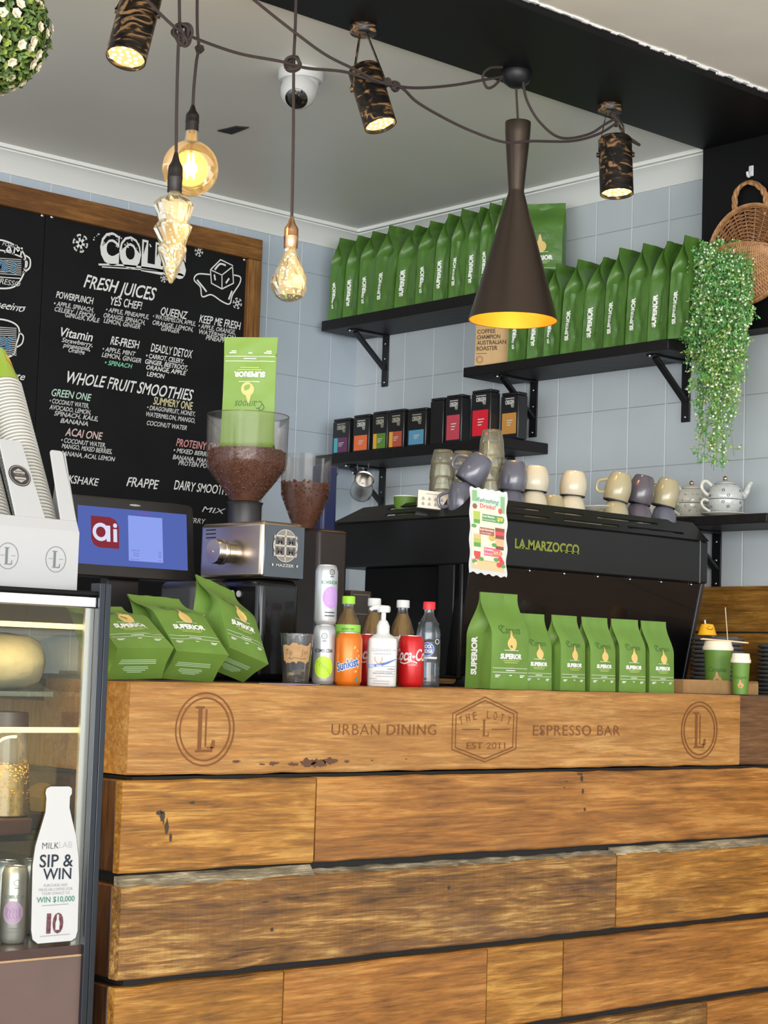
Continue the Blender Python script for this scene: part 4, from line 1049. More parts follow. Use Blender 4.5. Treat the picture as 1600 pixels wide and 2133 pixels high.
# ------------------------------------------------------------------ espresso machine
M['em'] = mat('machine_black_enamel', (.009, .009, .0095), .40, spec=.3, coat=.12)
M['em2'] = mat('machine_black_gloss', (.005, .005, .0055), .2, spec=.3, coat=.2)
M['steel'] = mat('stainless_steel', (.62, .60, .57), .25, 1.0)
M['chrome'] = mat('polished_chrome', (.80, .80, .80), .07, 1.0)
M['darksteel'] = mat('dark_trim_metal', (.10, .10, .105), .3, .8)
M['rubber'] = mat('black_rubber', (.015, .015, .015), .6)
M['logo_olive'] = mat('olive_lettering', (.23, .27, .04), .5)
xl, xr, y0, y1 = 3.80, 4.905, 3.85, 4.49
zb0, zb1 = P(985, 1174, Y=y0).z, P(985, 1074, Y=y0).z
zt = P(985, 1035, Y=y0+.05).z
em = thing('espresso_machine', 'long black espresso machine with cup rail behind the counter bags', 'espresso machine', (4.35, 4.17, CT))
MB().box(xl, xr, y0, y1, zb0, zb1).build('upper_panel', M['em'], em, world=True, bevel=.006)
mb = MB(); mb.box(xl-.0012, xl+.004, y0-.0012, y0+.004, zb0+.004, zb1-.004); mb.box(xl-.0012, xl+.004, y1-.004, y1+.0012, zb0+.004, zb1-.004); mb.box(xr-.045, xr-.041, y0-.0012, y0+.004, zb0, zb1)
mb.build('edge_trim', mat('brushed_edge', (.30, .30, .30), .4, .8), em, world=True)
# cup rail: sloped sheet with long slots
mb = MB(); ins = .045
def rail(p0, p1, q0, q1, cuts):
    """sloped panel between lower edge p0-p1 and upper edge q0-q1 with slots cut (u0,u1,v0,v1)"""
    us = sorted({0, 1, *[c for k in cuts for c in k[:2]]}); vv = sorted({0, 1, *[c for k in cuts for c in k[2:]]})
    g = lambda u, v: (p0.lerp(p1, u)).lerp(q0.lerp(q1, u), v)
    n = (p1-p0).cross(q0-p0).normalized()*.0025
    for i in range(len(us)-1):
        for j in range(len(vv)-1):
            cu, cv = (us[i]+us[i+1])/2, (vv[j]+vv[j+1])/2
            if any(c[0] < cu < c[1] and c[2] < cv < c[3] for c in cuts): continue
            a, b, c, d = g(us[i], vv[j]), g(us[i+1], vv[j]), g(us[i+1], vv[j+1]), g(us[i], vv[j+1])
            mb.hexa([a-n, b-n, b+n, a+n, d-n, c-n, c+n, d+n])
L = lambda x, y, z: V((x, y, z))
rail(L(xl, y0, zb1+.001), L(xr, y0, zb1+.001), L(xl+ins, y0+ins, zt), L(xr-.03, y0+ins, zt),
     [(.13, .30, .22, .34), (.36, .60, .22, .34), (.64, .90, .22, .34), (.16, .27, .60, .72), (.33, .46, .60, .72), (.52, .80, .60, .72)])
rail(L(xl, y1, zb1+.001), L(xl, y0, zb1+.001), L(xl+ins, y1-.10, zt-.012), L(xl+ins, y0+ins, zt), [(.35, .62, .25, .40), (.30, .72, .66, .80)])
rail(L(xr, y0, zb1+.001), L(xr, y1, zb1+.001), L(xr-.03, y0+ins, zt), L(xr-.03, y1-.10, zt), [])
mb.build('cup_rail', M['em'], em, smooth=False, world=True)
TZ = zb1+.012
MB().box(xl+.01, xr-.01, y0+.012, y1-.02, zb1, TZ).build('cup_tray', M['steel'], em, world=True)
pb = P(1415, 1395, Y=3.93)
MB().hexa([L(xl+.004, 3.915, CT+.03), L(pb.x, 3.915, CT+.03), L(pb.x, 3.96, CT+.03), L(xl+.004, 3.96, CT+.03), L(xl+.004, y0+.012, zb0+.002), L(xr-.012, y0+.012, zb0+.002), L(xr-.012, y0+.06, zb0+.002), L(xl+.004, y0+.06, zb0+.002)]).build('lower_back_panel', M['em2'], em, smooth=False, world=True, bevel=.004)
MB().hexa([L(pb.x-.004, 3.911, CT+.03), L(pb.x+.012, 3.911, CT+.03), L(pb.x+.012, 3.97, CT+.03), L(pb.x-.004, 3.97, CT+.03), L(xr-.022, y0+.008, zb0+.001), L(xr-.004, y0+.008, zb0+.001), L(xr-.004, y0+.07, zb0+.001), L(xr-.022, y0+.07, zb0+.001)]).build('back_panel_edge', M['darksteel'], em, smooth=False, world=True, bevel=.002)
MB().box(xl+.03, pb.x-.01, 3.962, 4.36, CT+.03, zb0+.001).build('lower_body', M['em2'], em, smooth=False, world=True, bevel=.006)
mb = MB(); mb.box(xl+.006, xl+.03, 3.93, 4.0, CT+.02, zb0+.001); mb.box(xl-.004, xl+.005, 3.885, 3.90, CT+.02, zb0+.001); mb.build('corner_post', M['em'], em, world=True, bevel=.004)
MB().box(xl+.03, pb.x-.02, 4.362, y1, CT+.03, CT+.105).build('drip_tray', M['darksteel'], em, world=True, bevel=.004)
for gx in (3.98, 4.30, 4.62):
    mb = MB(); mb.lathe([(.036, 0), (.038, -.05), (.032, -.065), (.030, -.10)], (gx, 4.425, zb0+.001), 20); mb.tube([(gx, 4.45, zb0-.08), (gx-.02, 4.52, zb0-.085)], .011, 8)
    mb.build('group_head', M['steel'], em, world=True)
mb = MB(); mb.tube(smooth_path([(xl+.02, 4.47, zb0), (xl-.01, 4.50, zb0-.06), (xl+.005, 4.50, zb0-.17)], 5), .006, 8); mb.build('steam_wand', M['chrome'], em, world=True)
for fx in (3.87, 4.72):
    for fy in (3.94, 4.42):
        MB().lathe([(.030, 0), (.033, .006), (.026, .012), (.026, .0299)], (fx, fy, CT+.0003), 20).build('foot', M['rubber'], em, world=True)
mb = MB(); O = P(1072, 1141, Y=y0); O2 = P(1206, 1147, Y=y0)
mb.text(plane_map((O.x, y0-.0012, O.z), (1, 0, 0), (0, 0, 1)), 'LA MARZOCCO', 0, 0, .029, O2.x-O.x, bold=.035)
mb.grid(plane_map((O.x, y0-.0012, O.z), (1, 0, 0), (0, 0, 1)), .030, .060, -.001, .0035); mb.grid(plane_map((O.x, y0-.0012, O.z), (1, 0, 0), (0, 0, 1)), .21, O2.x-O.x, -.001, .0035)
mb.build('maker_lettering', M['logo_olive'], em, smooth=False, world=True)
mb = MB()
for i in range(7): mb.ball((xl+.10+i*.155, y0+.010, zb0-.006), .0045, 8, 5)
mb.build('screw', M['screw'], em, world=True)

# ------------------------------------------------------------------ things on the machine
M['glass'] = thin_glass('clear_glass', (.98, .98, .97), .04, 1.0, .05, (.85, .80, .62))
M['glass_glow'] = thin_glass('clear_glass_painted_glow', (1, .99, .95), .05, 1.0, .085, (.95, .88, .60))  # yellow haze stands in for warm lamp highlights on clear glass
def tumbler():
    """a faceted latte glass, mouth down"""
    wob = lambda th, z: 1+.022*cos(8*th)*(1 if z > .02 else .3)
    return MB().shell([(.041, 0), (.0405, .004), (.040, .018), (.038, .03), (.0375, .05), (.031, .082), (.029, .088), (.026, .090), (0, .090)], seg=32, wob=wob)
g0 = None
def glass_stack(px, Yc, n, ztop_px, which, pitch=.030):
    global g0
    x = P(px, 1000, Y=Yc).x; top = P(px, ztop_px, Y=Yc).z; z0 = TZ+.0004
    pitch = min(.045, max(.02, (top-z0-.090)/max(1, n-1)))
    for i in range(n):
        pos = 'topmost' if i == n-1 else ('lowest' if i == 0 else '%s from the bottom' % ORD[i])
        lab = 'upturned clear glass, %s of %s' % (pos, which)
        if g0 is None:
            g0 = tumbler().build('glass_tumbler', M['glass_glow'], angle=50); o = g0
        else:
            o = g0.copy(); C.objects.link(o)
        o.location = (x+.0015*(i % 2), Yc, z0+i*pitch); tag(o, lab, 'glass', 'upturned glasses on the espresso machine'); o.rotation_euler = (0, 0, i*.35)
glass_stack(921, 4.11, 4, 937, 'the leftmost glass stack')
glass_stack(963, 4.16, 4, 931, 'the middle glass stack')
glass_stack(1022, 4.05, 6, 895, 'the tallest glass stack')
M['mug_beige'] = mat('beige_glazed_mug', (.40, .35, .21), .22, coat=.4); M['mug_slate'] = mat('slate_glazed_mug', (.115, .115, .15), .22, coat=.4)
M['mug_cream'] = mat('cream_glazed_mug', (.62, .55, .40), .25, coat=.3); M['mug_plum'] = mat('plum_grey_glazed_mug', (.10, .085, .105), .22, coat=.4)
M['mug_rim'] = mat('dark_unglazed_rim', (.03, .028, .03), .5)
def mug(label, m, loc, rot, hang=None, group='upturned mugs on the espresso machine'):
    t = thing('mug', label, 'mug', loc, rot=rot, group=group)
    b = MB().lathe([(.0398, .0035), (.0408, .005), (.0435, .03), (.0435, .045), (.041, .065), (.034, .086), (.030, .093), (.027, .095), (.026, .0935), (0, .0935)], seg=36).build('mug_body', m, t, angle=50)
    MB().lathe([(.0400, .0036), (.0412, .0030), (.0412, .0004), (.0402, -.0006), (.0375, -.0006), (.0375, .002), (.0375, .05), (0, .05)], seg=36).build('mug_rim', M['mug_rim'], t)
    if hang is not None:
        d = V((cos(hang), sin(hang), 0)); pts = [d*.042+V((0, 0, .022)), d*.062+V((0, 0, .020)), d*.070+V((0, 0, .036)), d*.066+V((0, 0, .054)), d*.040+V((0, 0, .066))]
        MB().tube(smooth_path(pts, 5), .0052, 8).build('handle', m, t)
    return t
CR = atan2(RT.y, RT.x)           # direction that reads as 'right' to the viewer
def on_tray(px, Yc): return V((P(px, 1050, Y=Yc).x, Yc, TZ+.0012))
def lean(an, dirn=CR):           # lean towards a direction by an degrees
    ax = V((-sin(dirn), cos(dirn), 0)); return Matrix.Rotation(radians(an), 3, ax)
def mug_stack(px, Yc, m0, m1, l0, l1, an=8, hg=None, cut=.062):
    p_ = on_tray(px, Yc); R0 = Matrix.Rotation(0, 3, 'Z')
    mug(l0, m0, p_, (0, 0, 0), hg)
    R1 = lean(an); mug(l1, m1, p_+V((0, 0, .0955))+R1 @ V((0, 0, -.012))+V((0, 0, .012)), R1.to_euler(), hg)
mug_stack(1283, 3.945, M['mug_beige'], M['mug_beige'], 'lower beige mug under the beige mug with handle showing', 'beige mug leaning on top of another beige mug, handle at left', 12, CR+pi)
mug_stack(1331, 3.935, M['mug_plum'], M['mug_plum'], 'lower plum grey mug under its twin', 'plum grey mug on top of another, between the beige ones', 12, None)
mug_stack(1383, 3.93, M['mug_slate'], M['mug_beige'], 'slate blue mug under a beige mug at the right end', 'beige mug on top of a slate blue mug at the right end', 12, None)
p_ = on_tray(1065, 3.985); mug('slate mug beside the tallest glass stack, above the drinks menu', M['mug_slate'], p_, (0, 0, 0), None)
R1 = lean(5); mug('slate mug stacked on another beside the tallest glass stack', M['mug_slate'], p_+V((0, 0, .092)), R1.to_euler(), None).scale = (1, 1, 1)
p_ = on_tray(962, 3.955); mug('dark slate mug under the tilted one, handle at left', M['mug_slate'], p_, (0, 0, 0), CR+pi)
R1 = lean(32); mug('slate mug tipped sideways on top of another, before the glasses', M['mug_slate'], p_+V((.006, -.012, .095)), R1.to_euler(), CR+pi)
for i, (px, Yc, mm, lb) in enumerate(((1112, 3.96, 'mug_cream', 'cream cup in the middle of the machine top'), (1150, 3.985, 'mug_beige', 'beige cup right of the cream cup on the machine top'), (1192, 3.955, 'mug_cream', 'pale cup left of the beige mug with a handle'))):
    mug(lb+', upturned', M[mm], on_tray(px, Yc), (0, 0, 0), None)
    if i != 1: mug(lb+', stacked on a lower one', M[mm], on_tray(px, Yc)+V((0, 0, .0955)), lean(4).to_euler(), None).scale = (1, 1, .85)
mug('amber cup behind the cream cup on the machine top', mat('amber_cup', (.55, .30, .08), .3), on_tray(1098, 4.12), (0, 0, 0), None).scale = (1, 1, 1.5)
t = thing('saucer', 'white saucer lying by the beige mug handle on the machine top', 'saucer', on_tray(1232, 4.0)+V((0, 0, .06)), rot=lean(-4).to_euler())
MB().lathe([(0, 0), (.03, 0), (.05, .006), (.068, .013), (.069, .015), (.05, .010), (.03, .004), (0, .004)], seg=36).build('saucer_dish', mat('white_china', (.72, .70, .64), .2, coat=.4), t)
t2 = thing('cup', 'small white cup under the saucer on the machine top', 'cup', on_tray(1232, 4.0)); MB().lathe([(.038, 0), (.038, .02), (.030, .055), (.022, .0592), (0, .0592)], seg=30).build('cup_body', M['mug_cream'], t2)
M['cup_green'] = mat('green_paper_cup', (.115, .235, .028), .55); M['cup_in'] = mat('white_paper', (.84, .83, .80), .6)
p_ = P(845, 1046, Y=4.22)
t = thing('paper_cup', 'green paper cup with white rim on the left of the espresso machine', 'paper cup', (p_.x, 4.22, TZ+.0004))
cz = P(845, 1034, Y=4.22).z-TZ
MB().shell([(0, .002), (.030, .002), (.031, 0), (.0385, cz-.003), (.0375, cz-.003), (.030, .004), (0, .004)], seg=36).build('cup_body', M['cup_green'], t)
MB().tube([(.0385*cos(2*pi*i/36), .0385*sin(2*pi*i/36), cz-.0015) for i in range(36)], .0020, 6, True).build('cup_rim', M['cup_in'], t)
# price card in a clear stand
p_ = P(903, 1064, Y=4.02); t = thing('card_stand', 'small white printed card in a clear stand on the machine edge', 'card stand', (p_.x, 4.02, p_.z), rot=(radians(-24), radians(4), radians(-36)))
w_, h_ = .098, .066
fn = lambda u, v: V((u, -.003, v)); cd = MB().box(-w_/2, w_/2, -.0022, 0, .004, h_).build('card', mat('cream_card', (.82, .76, .66), .6), t)
MB().box(-w_/2-.003, w_/2+.003, .0005, .003, 0, h_).build('stand', M['pet'], t); MB().box(-w_/2-.003, w_/2+.003, -.012, .03, -.003, -.0002).build('stand_foot', M['pet'], t)
mb = MB(); mb.grid(fn, -.024, .024, .0535, .0565, 6, 1)
for j in (0, 1):
    for i in range(4): mb.disc(fn, -.033+i*.019, .036-j*.018, .005, .0045, 12, 1); mb.disc(fn, -.033+i*.019, .041-j*.018, .003, .003, 8, 1)
mb.build('print', mat('faded_grey_print', (.45, .41, .38), .7), cd, smooth=False)
# hanging drinks menu
p_ = P(1023, 1108, Y=3.80); pm = mpp(p_); t = thing('drinks_menu', 'narrow wavy edged Refreshing Drinks menu hanging on the espresso machine', 'menu', (p_.x, 3.812, p_.z), rot=(0, radians(1.5), face_cam(p_)+radians(4)))
cv = lambda u, v, e=0: V((u+.006*(v/.13)*-1, -.004*cos(v*9)-e, v-u*.10))
W2_, H2_ = .055, .125
ed = []; rr = random.Random(6)
for i in range(21): ed.append((-W2_+2*W2_*i/20, H2_+.0022*sin(i*1.7)))
for i in range(1, 34): ed.append((W2_+.0022*sin(i*.62), H2_-2*H2_*i/34))
for i in range(21): ed.append((W2_-2*W2_*i/20, -H2_+.0030*sin(i*1.5)))
for i in range(1, 34): ed.append((-W2_-.0016*sin(i*.6), -H2_+2*H2_*i/34))
MB().prism(ed, lambda u, v: cv(u, v), lambda u, v: cv(u, v, -.0012)).build('menu_sheet', M['white'], t, smooth=False)
PR = {}
def pr(k, c=None):
    if k not in PR: PR[k] = (MB(), mat('menu_print_'+k, c, .6))
    return PR[k][0]
a = .048; f0 = lambda u, v: cv(u, v, .0005); f1 = lambda u, v: cv(u, v, .0010); f2 = lambda u, v: cv(u, v, .0015)
pr('cream', (.78, .70, .52)).grid(f0, -a, a, -.112, .075, 4, 12); pr('mint', (.50, .68, .56)).grid(f0, -a, a, .075, .117, 4, 3); pr('paleblue', (.66, .80, .88)).grid(f1, -.025, .03, .095, .117, 4, 3); pr('sage', (.22, .42, .20)).grid(f1, -a, -.034, .085, .117, 2, 2); pr('sage').grid(f1, .036, a, .06, .11, 2, 2)
pr('sand', (.70, .50, .26)).grid(f1, -a, a, -.112, -.088, 6, 2); pr('tan', (.62, .42, .20)).grid(f1, -a, a, -.088, -.084, 6, 1)
pr('darkgreen', (.06, .16, .07)).text(f2, 'Refreshing', -.002, .085, .0135, .066, 'C', shear=.3, bold=.0); pr('red', (.66, .07, .10)).text(f2, 'Drinks!', -.002, .068, .013, .046, 'C', bold=.02)
pr('red').disc(f2, .035, .066, .0062, .0085, 14, 1); pr('brown', (.28, .09, .05)).disc(f2, -.040, .070, .007, .008, 14, 1)
pr('green', (.10, .28, .09)).grid(f1, -.018, .040, .030, .051, 8, 2); pr('green').disc(f1, .040, .0405, .007, .0105, 14, 1)
pr('white', (.85, .85, .8)).text(f2, 'Iced Matcha', -.016, .0425, .0055, .034, 'L', bold=.02); pr('white').text(f2, 'w Coconut Water', -.016, .0335, .0048, .038, 'L'); pr('gold', (.85, .58, .08)).text(f2, '$9', .026, .036, .011, .017, 'L', bold=.03)
pr('rust', (.34, .10, .06)).grid(f1, -.026, .018, -.010, .011, 8, 2); pr('white').text(f2, 'Iced Chocolate', -.024, .0025, .0055, .040, 'L', bold=.02); pr('white').text(f2, 'w Ice Cream', -.022, -.0065, .0048, .030, 'L')
pr('ochre', (.60, .33, .06)).disc(f1, .011, -.017, .010, .008, 16, 1); pr('gold').text(f2, '$8.5', .0105, -.0205, .0075, .0155, 'C', bold=.02)
pr('pink', (.72, .12, .20)).grid(f1, -.012, .030, -.070, -.046, 8, 2); pr('pink').disc(f1, .030, -.058, .012, .010, 16, 1); pr('white').text(f2, 'Strawberry', -.010, -.0545, .0055, .026, 'L', bold=.02); pr('white').text(f2, 'Refresher', -.010, -.066, .0055, .024, 'L'); pr('gold').text(f2, '$9.5', .0275, -.0625, .009, .022, 'C', bold=.02)
def drawn_glass(cx, cy, w, h, cols):
    n = len(cols)
    for i, k in enumerate(cols): pr(k).fan(f2 if i else f1, [(cx-w*(.42+.08*i/n), cy+h*i/n), (cx+w*(.42+.08*i/n), cy+h*i/n), (cx+w*(.42+.08*(i+1)/n), cy+h*(i+1)/n), (cx-w*(.42+.08*(i+1)/n), cy+h*(i+1)/n)])
pr('lime', (.38, .48, .08)); pr('berry', (.62, .05, .06)); pr('cola', (.20, .05, .025)); pr('peach', (.80, .42, .22)); pr('leafy', (.10, .30, .06)); pr('milk', (.80, .74, .58))
drawn_glass(-.034, -.004, .020, .060, ['milk', 'milk', 'leafy', 'lime', 'lime']); drawn_glass(.034, -.048, .028, .064, ['cola', 'peach', 'peach', 'cola', 'berry', 'cola']); drawn_glass(-.032, -.086, .022, .075, ['berry', 'berry', 'milk', 'leafy', 'lime', 'peach'])
for cx, cy_ in ((.036, -.074), (.041, -.083), (.032, -.092)): pr('berry').disc(f2, cx, cy_, .007, .008, 14, 1)
for cx, cy_, s in ((.024, -.078, .006), (.044, -.094, .006), (-.020, -.082, .006), (.018, -.036, .006), (-.040, -.092, .006), (-.042, .012, .006)): pr('leafy').disc(f2, cx, cy_, s*1.3, s, 10, 1)
pr('white').disc(f2, -.043, -.08, .005, .005, 10, 1); pr('white').disc(f2, -.036, -.097, .004, .004, 10, 1)
sheet = [o for o in t.children if o.name.startswith('menu_sheet')][0]
for k, (mb, mm) in PR.items():
    if mb.v: mb.build('print', mm, sheet, smooth=False)

# ------------------------------------------------------------------ teapots on the lowest shelf
M['china'] = mat('white_china_print', (.66, .64, .56), .2, coat=.5); M['china_b'] = mat('pale_blue_china', (.50, .52, .50), .2, coat=.5, var=.12, vscale=160)
M['gold_knob'] = mat('gold_knob', (.60, .44, .28), .12, 1.0); M['ringblue'] = mat('blue_ring_glaze', (.06, .11, .15), .3); M['leafgrey'] = mat('grey_leaf_glaze', (.16, .20, .17), .4)
def tea_set(px, Xc, label, body, style, aim):
    p_ = P(px, 1062, X=Xc); t = thing('teapot', label, 'teapot', (Xc, p_.y, Z4+.0005), aim, 'stacked teapot and cup sets on the lowest shelf')
    MB().lathe([(0, 0), (.045, 0), (.06, .005), (.080, .012), (.081, .0145), (.06, .0095), (0, .008)], seg=40).build('saucer', M['china'], t)
    cp_ = [(.034, .0105), (.048, .022), (.058, .038), (.0605, .054), (.0600, .0600)]; pp = [(.0600, .0620), (.0615, .066), (.061, .080), (.055, .098), (.044, .110), (.036, .1145)]
    MB().lathe(cp_, seg=40).build('cup', body, t, angle=60); pb_ = MB().lathe(pp, seg=40).build('pot_body', body, t, angle=60)
    ld = MB().lathe([(.037, .1150), (.037, .1165), (.030, .122), (.012, .1265), (.006, .129), (0, .129)], seg=32).build('lid', body, t)
    MB().ball((0, 0, .135), .0085, 12, 8).build('lid_knob', M['gold_knob'], ld)
    MB().tube(smooth_path([(.052, 0, .076), (.070, 0, .084), (.080, 0, .104), (.088, 0, .120), (.094, 0, .124)], 5), [.016]*5+[.012]*5+[.009]*5+[.0075]*6, 12).build('spout', body, t)
    MB().tube(smooth_path([(-.048, 0, .108), (-.066, 0, .122), (-.080, 0, .118), (-.083, 0, .100), (-.072, 0, .084), (-.058, 0, .074)], 5), .006, 8).build('pot_handle', M['china'], t)
    MB().tube(smooth_path([(-.058, 0, .056), (-.075, 0, .060), (-.083, 0, .048), (-.074, 0, .032), (-.052, 0, .020)], 5), .0048, 8).build('cup_handle', M['china'], t)
    def surf(prof, th0):
        def fn(u, v):
            v = max(prof[0][1], min(prof[-1][1], v))
            for (r0, z0), (r1, z1) in zip(prof, prof[1:]):
                if z0 <= v <= z1: r_ = r0+(r1-r0)*(v-z0)/(z1-z0); break
            th = th0+u/.058; return V(((r_+.0009)*cos(th), (r_+.0009)*sin(th), v))
        return fn
    r_ = random.Random(int(px)); mb = MB()
    for prof, zs in ((pp, (.072, .090)), (cp_, (.034, .050))):
        for zi, z in enumerate(zs):
            for k in range(11):
                fn = surf(prof, 2*pi*(k+.5*zi)/11); rad = .0048
                if style == 'ring':
                    if (k+zi) % 2 == 0: mb.disc(fn, 0, z, rad*1.15, rad, 16, 1, .5)
                else:
                    for q in range(3):
                        an = r_.uniform(0, 6.3); u_, v_ = r_.uniform(-.008, .008), z+r_.uniform(-.005, .005)
                        mb.fan(fn, [(u_, v_), (u_+.004*cos(an)-.0012*sin(an), v_+.004*sin(an)+.0012*cos(an)), (u_+.008*cos(an), v_+.008*sin(an)), (u_+.004*cos(an)+.0012*sin(an), v_+.004*sin(an)-.0012*cos(an))])
    mb.build('glaze_pattern', M['ringblue'] if style == 'ring' else M['leafgrey'], pb_, smooth=False)
tea_set(1510, 5.045, 'pale blue teapot with dark ring pattern at the right end of the lowest shelf', M['china_b'], 'ring', CR+.15)
tea_set(1440, 5.105, 'white teapot with grey leaf pattern beside the ring patterned one', M['china'], 'leaf', CR+.5)
tea_set(1362, 5.10, 'teapot with a gold knob mostly hidden behind the right end mugs', M['china'], 'leaf', CR+pi)

# ------------------------------------------------------------------ till screen
M['bezel'] = mat('till_black_plastic', (.016, .014, .013), .4); M['brownplastic'] = mat('till_brown_plastic', (.045, .036, .028), .45)
p_ = P(286, 1124, Y=4.11); t = thing('till_screen', 'black till with a lit blue customer screen', 'till', (p_.x, 4.14, CT), radians(-4))
sx, szc = .186, p_.z-CT; hh = .104
T = Matrix.Translation((0, 0, szc)) @ Matrix.Rotation(radians(-7), 4, 'X') @ Matrix.Diagonal((1.026, 1, 1.026, 1))
def rrect(w, h, r, n=6):
    out = []
    for cx, cy_, a0 in ((w-r, h-r, 0), (-w+r, h-r, pi/2), (-w+r, -h+r, pi), (w-r, -h+r, 1.5*pi)):
        out += [(cx+r*cos(a0+pi/2*i/n), cy_+r*sin(a0+pi/2*i/n)) for i in range(n+1)]
    return out
bz = MB(T).prism(rrect(sx, hh, .016), lambda u, v: V((u, -.014, v)), lambda u, v: V((u, .016, v))).build('bezel', M['bezel'], t, angle=35, bevel=.003)
MB(T).prism(rrect(sx*.97, hh*.95, .014), lambda u, v: V((u-.008, .0165, v+.014)), lambda u, v: V((u-.008, .075, v+.006))).build('housing', M['brownplastic'], t, angle=35, bevel=.004)
w_, h_ = .164, .076
scr = MB(T).grid(lambda u, v: V((u, -.0144, v+.002)), -w_, w_, -h_, h_).build('screen', emission('blue_screen', (.092, .135, .44), .8), t, smooth=False)
f = lambda u, v: V((u, -.0150, v+.002)); f2 = lambda u, v: V((u, -.0156, v+.002)); f3 = lambda u, v: V((u, -.0162, v+.002))
mb = MB(T); lg = rrect(.041, .041, .006); lg = [q for q in lg]
lg = [(u, v) for u, v in rrect(.041, .041, .004)]
mb.prism([(-.041, .041), (.015, .041), (.032, .034), (.041, .018), (.041, -.041), (-.018, -.041), (-.034, -.034), (-.041, -.018)], lambda u, v: f(u-.085, v+.010), lambda u, v: f(u-.085, v+.010)+V((0, .0002, 0)))
mb.build('app_logo', emission('screen_red', (.28, .035, .05), .7), scr, smooth=False)
mb = MB(T); mb.stroke(f2, [(-.098+.019*cos(2*pi*i/24), .010+.019*sin(2*pi*i/24)) for i in range(24)], .010, True); mb.grid(f2, -.081, -.070, -.014, .028, 1, 1); mb.grid(f2, -.061, -.050, -.014, .020, 1, 1); mb.disc(f2, -.0555, .0295, .006, .006, 12, 1); mb.build('logo_lettering', emission('screen_white', (.72, .74, .92), .8), scr, smooth=False)
mb = MB(T); mb.grid(f, -.016, .088, -.060, .060); mb.build('receipt_panel', emission('screen_pale_blue', (.27, .36, .86), .8), scr, smooth=False)
mb = MB(T)
for s_, v_, al in (('SUBTOTAL', -.034, 0), ('Discount', -.041, 1), ('Payment', -.047, 1)): mb.text(f2, s_, -.008+.006*al, v_, .0036, None, 'L'); mb.text(f2, '0.00', .082, v_, .0036, None, 'R')
mb.build('receipt_lettering', emission('screen_dark', (.05, .06, .16), 1.0), scr, smooth=False)
mb = MB(T); mb.text(f2, 'Balance Due', -.010, -.057, .0036, None, 'L'); mb.text(f2, '0.00', .082, -.057, .0036, None, 'R'); mb.grid(f, .012, .048, .0665, .069, 4, 1); mb.build('receipt_lettering', emission('screen_purple', (.30, .05, .28), 1.0), scr, smooth=False)
mb = MB(T); mb.disc(lambda u, v: V((u, -.0146, v)), .006, hh-.0135, .017, .0028, 16, 1); mb.build('badge', M['steel'], t, smooth=False)
mb = MB(); mb.box(-.05, .05, .03, .07, .012, szc-.06); mb.box(-.12, .12, -.02, .15, 0, .0118); mb.build('stand', M['bezel'], t, bevel=.004)
t = thing('receipt_printer', 'low dark receipt printer under the till screen', 'printer', (P(240, 1300, Y=3.86).x, 3.80, CT), radians(-3))
b = MB().box(-.085, .085, -.05, .10, 0, .128).build('printer_body', M['bezel'], t, bevel=.008); MB().box(-.06, .06, -.052, -.0502, .088, .098).build('paper_slot', M['darksteel'], b)
mb = MB(); mb.grid(lambda u, v: V((u, -.0512, v)), -.035, .015, .106, .111, 6, 1); mb.build('lettering', mat('faint_brown_lettering', (.16, .10, .06), .5), b, smooth=False)

# ------------------------------------------------------------------ coffee grinders
M['hopper'] = thin_glass('smoked_hopper', (.84, .81, .79), .14, .42, .03, (.5, .46, .42)); M['bean'] = mat('roasted_beans', (.13, .038, .014), .38, var=.3, vscale=90)
M['steel_warm_refl'] = mat('brushed_steel_painted_reflection', (.56, .45, .35), .26, 1.0); M['panelglass'] = mat('dark_panel_glass', (.10, .115, .13), .15, .6)  # grinder steel tinted brown to stand in for warm reflections
Yg = 3.75; ca = P(548, 1085, Y=Yg); cb = P(548, 1204, Y=Yg); cr_ = P(631, 1196, Y=Yg)
gx0, gx1, gz0, gz1 = ca.x, cr_.x, cb.z, ca.z+.002; gy1 = gx0/tan(YAW-math.atan((800-418)/F))
t = thing('coffee_grinder', 'steel and black coffee grinder with a clear hopper of beans', 'coffee grinder', ((gx0+gx1)/2, 3.9, CT))
body = MB().box(gx0, gx1, Yg, gy1, gz0, gz1).build('steel_body', M['steel_warm_refl'], t, world=True, bevel=.012, bseg=4)
MB().box(gx0+.002, gx1-.002, Yg+.004, Yg+.19, CT+.001, gz0-.001).build('lower_body', M['em2'], t, world=True, bevel=.02, bseg=5)
MB().box(gx0+.02, gx1-.002, Yg+.192, gy1-.03, CT+.001, gz0-.001).build('motor_housing', M['brownplastic'], t, world=True, bevel=.01)
# front plate with the maker's emblem
pf = MB().box(gx0+.006, gx1-.001, Yg-.003, Yg-.0004, gz0+.004, gz1-.010).build('front_plate', M['panelglass'], t, world=True, bevel=.001)
O = V(((gx0+gx1)/2+.004, Yg-.0042, (gz0+gz1)/2+.013)); fm = plane_map(O, (1, 0, 0), (0, 0, 1))
r_ = .040; mb = MB(); mb.disc(fm, 0, 0, r_, r_*1.05, 32, 2); mb.build('emblem_disc', mat('taupe_emblem', (.27, .235, .20), .5), pf, smooth=False, world=True)
fm2 = plane_map(O+V((0, -.0008, 0)), (1, 0, 0), (0, 0, 1)); mb = MB()
for (a_, b_) in (((-.037, .025), (.037, .025)), ((-.037, -.027), (.037, -.027)), ((-.037, 0), (.037, 0)), ((-.037, -.027), (-.037, .025)), ((.037, -.027), (.037, .025)), ((0, -.042), (0, .042))): mb.stroke(fm2, [a_, b_], .0032)
mb.stroke(fm2, [(r_*cos(2*pi*i/40), r_*1.05*sin(2*pi*i/40)) for i in range(40)], .0018, True)
mb.text(fm2, 'MAZZER', 0, -.055, .0072, .060, 'C', bold=.02)
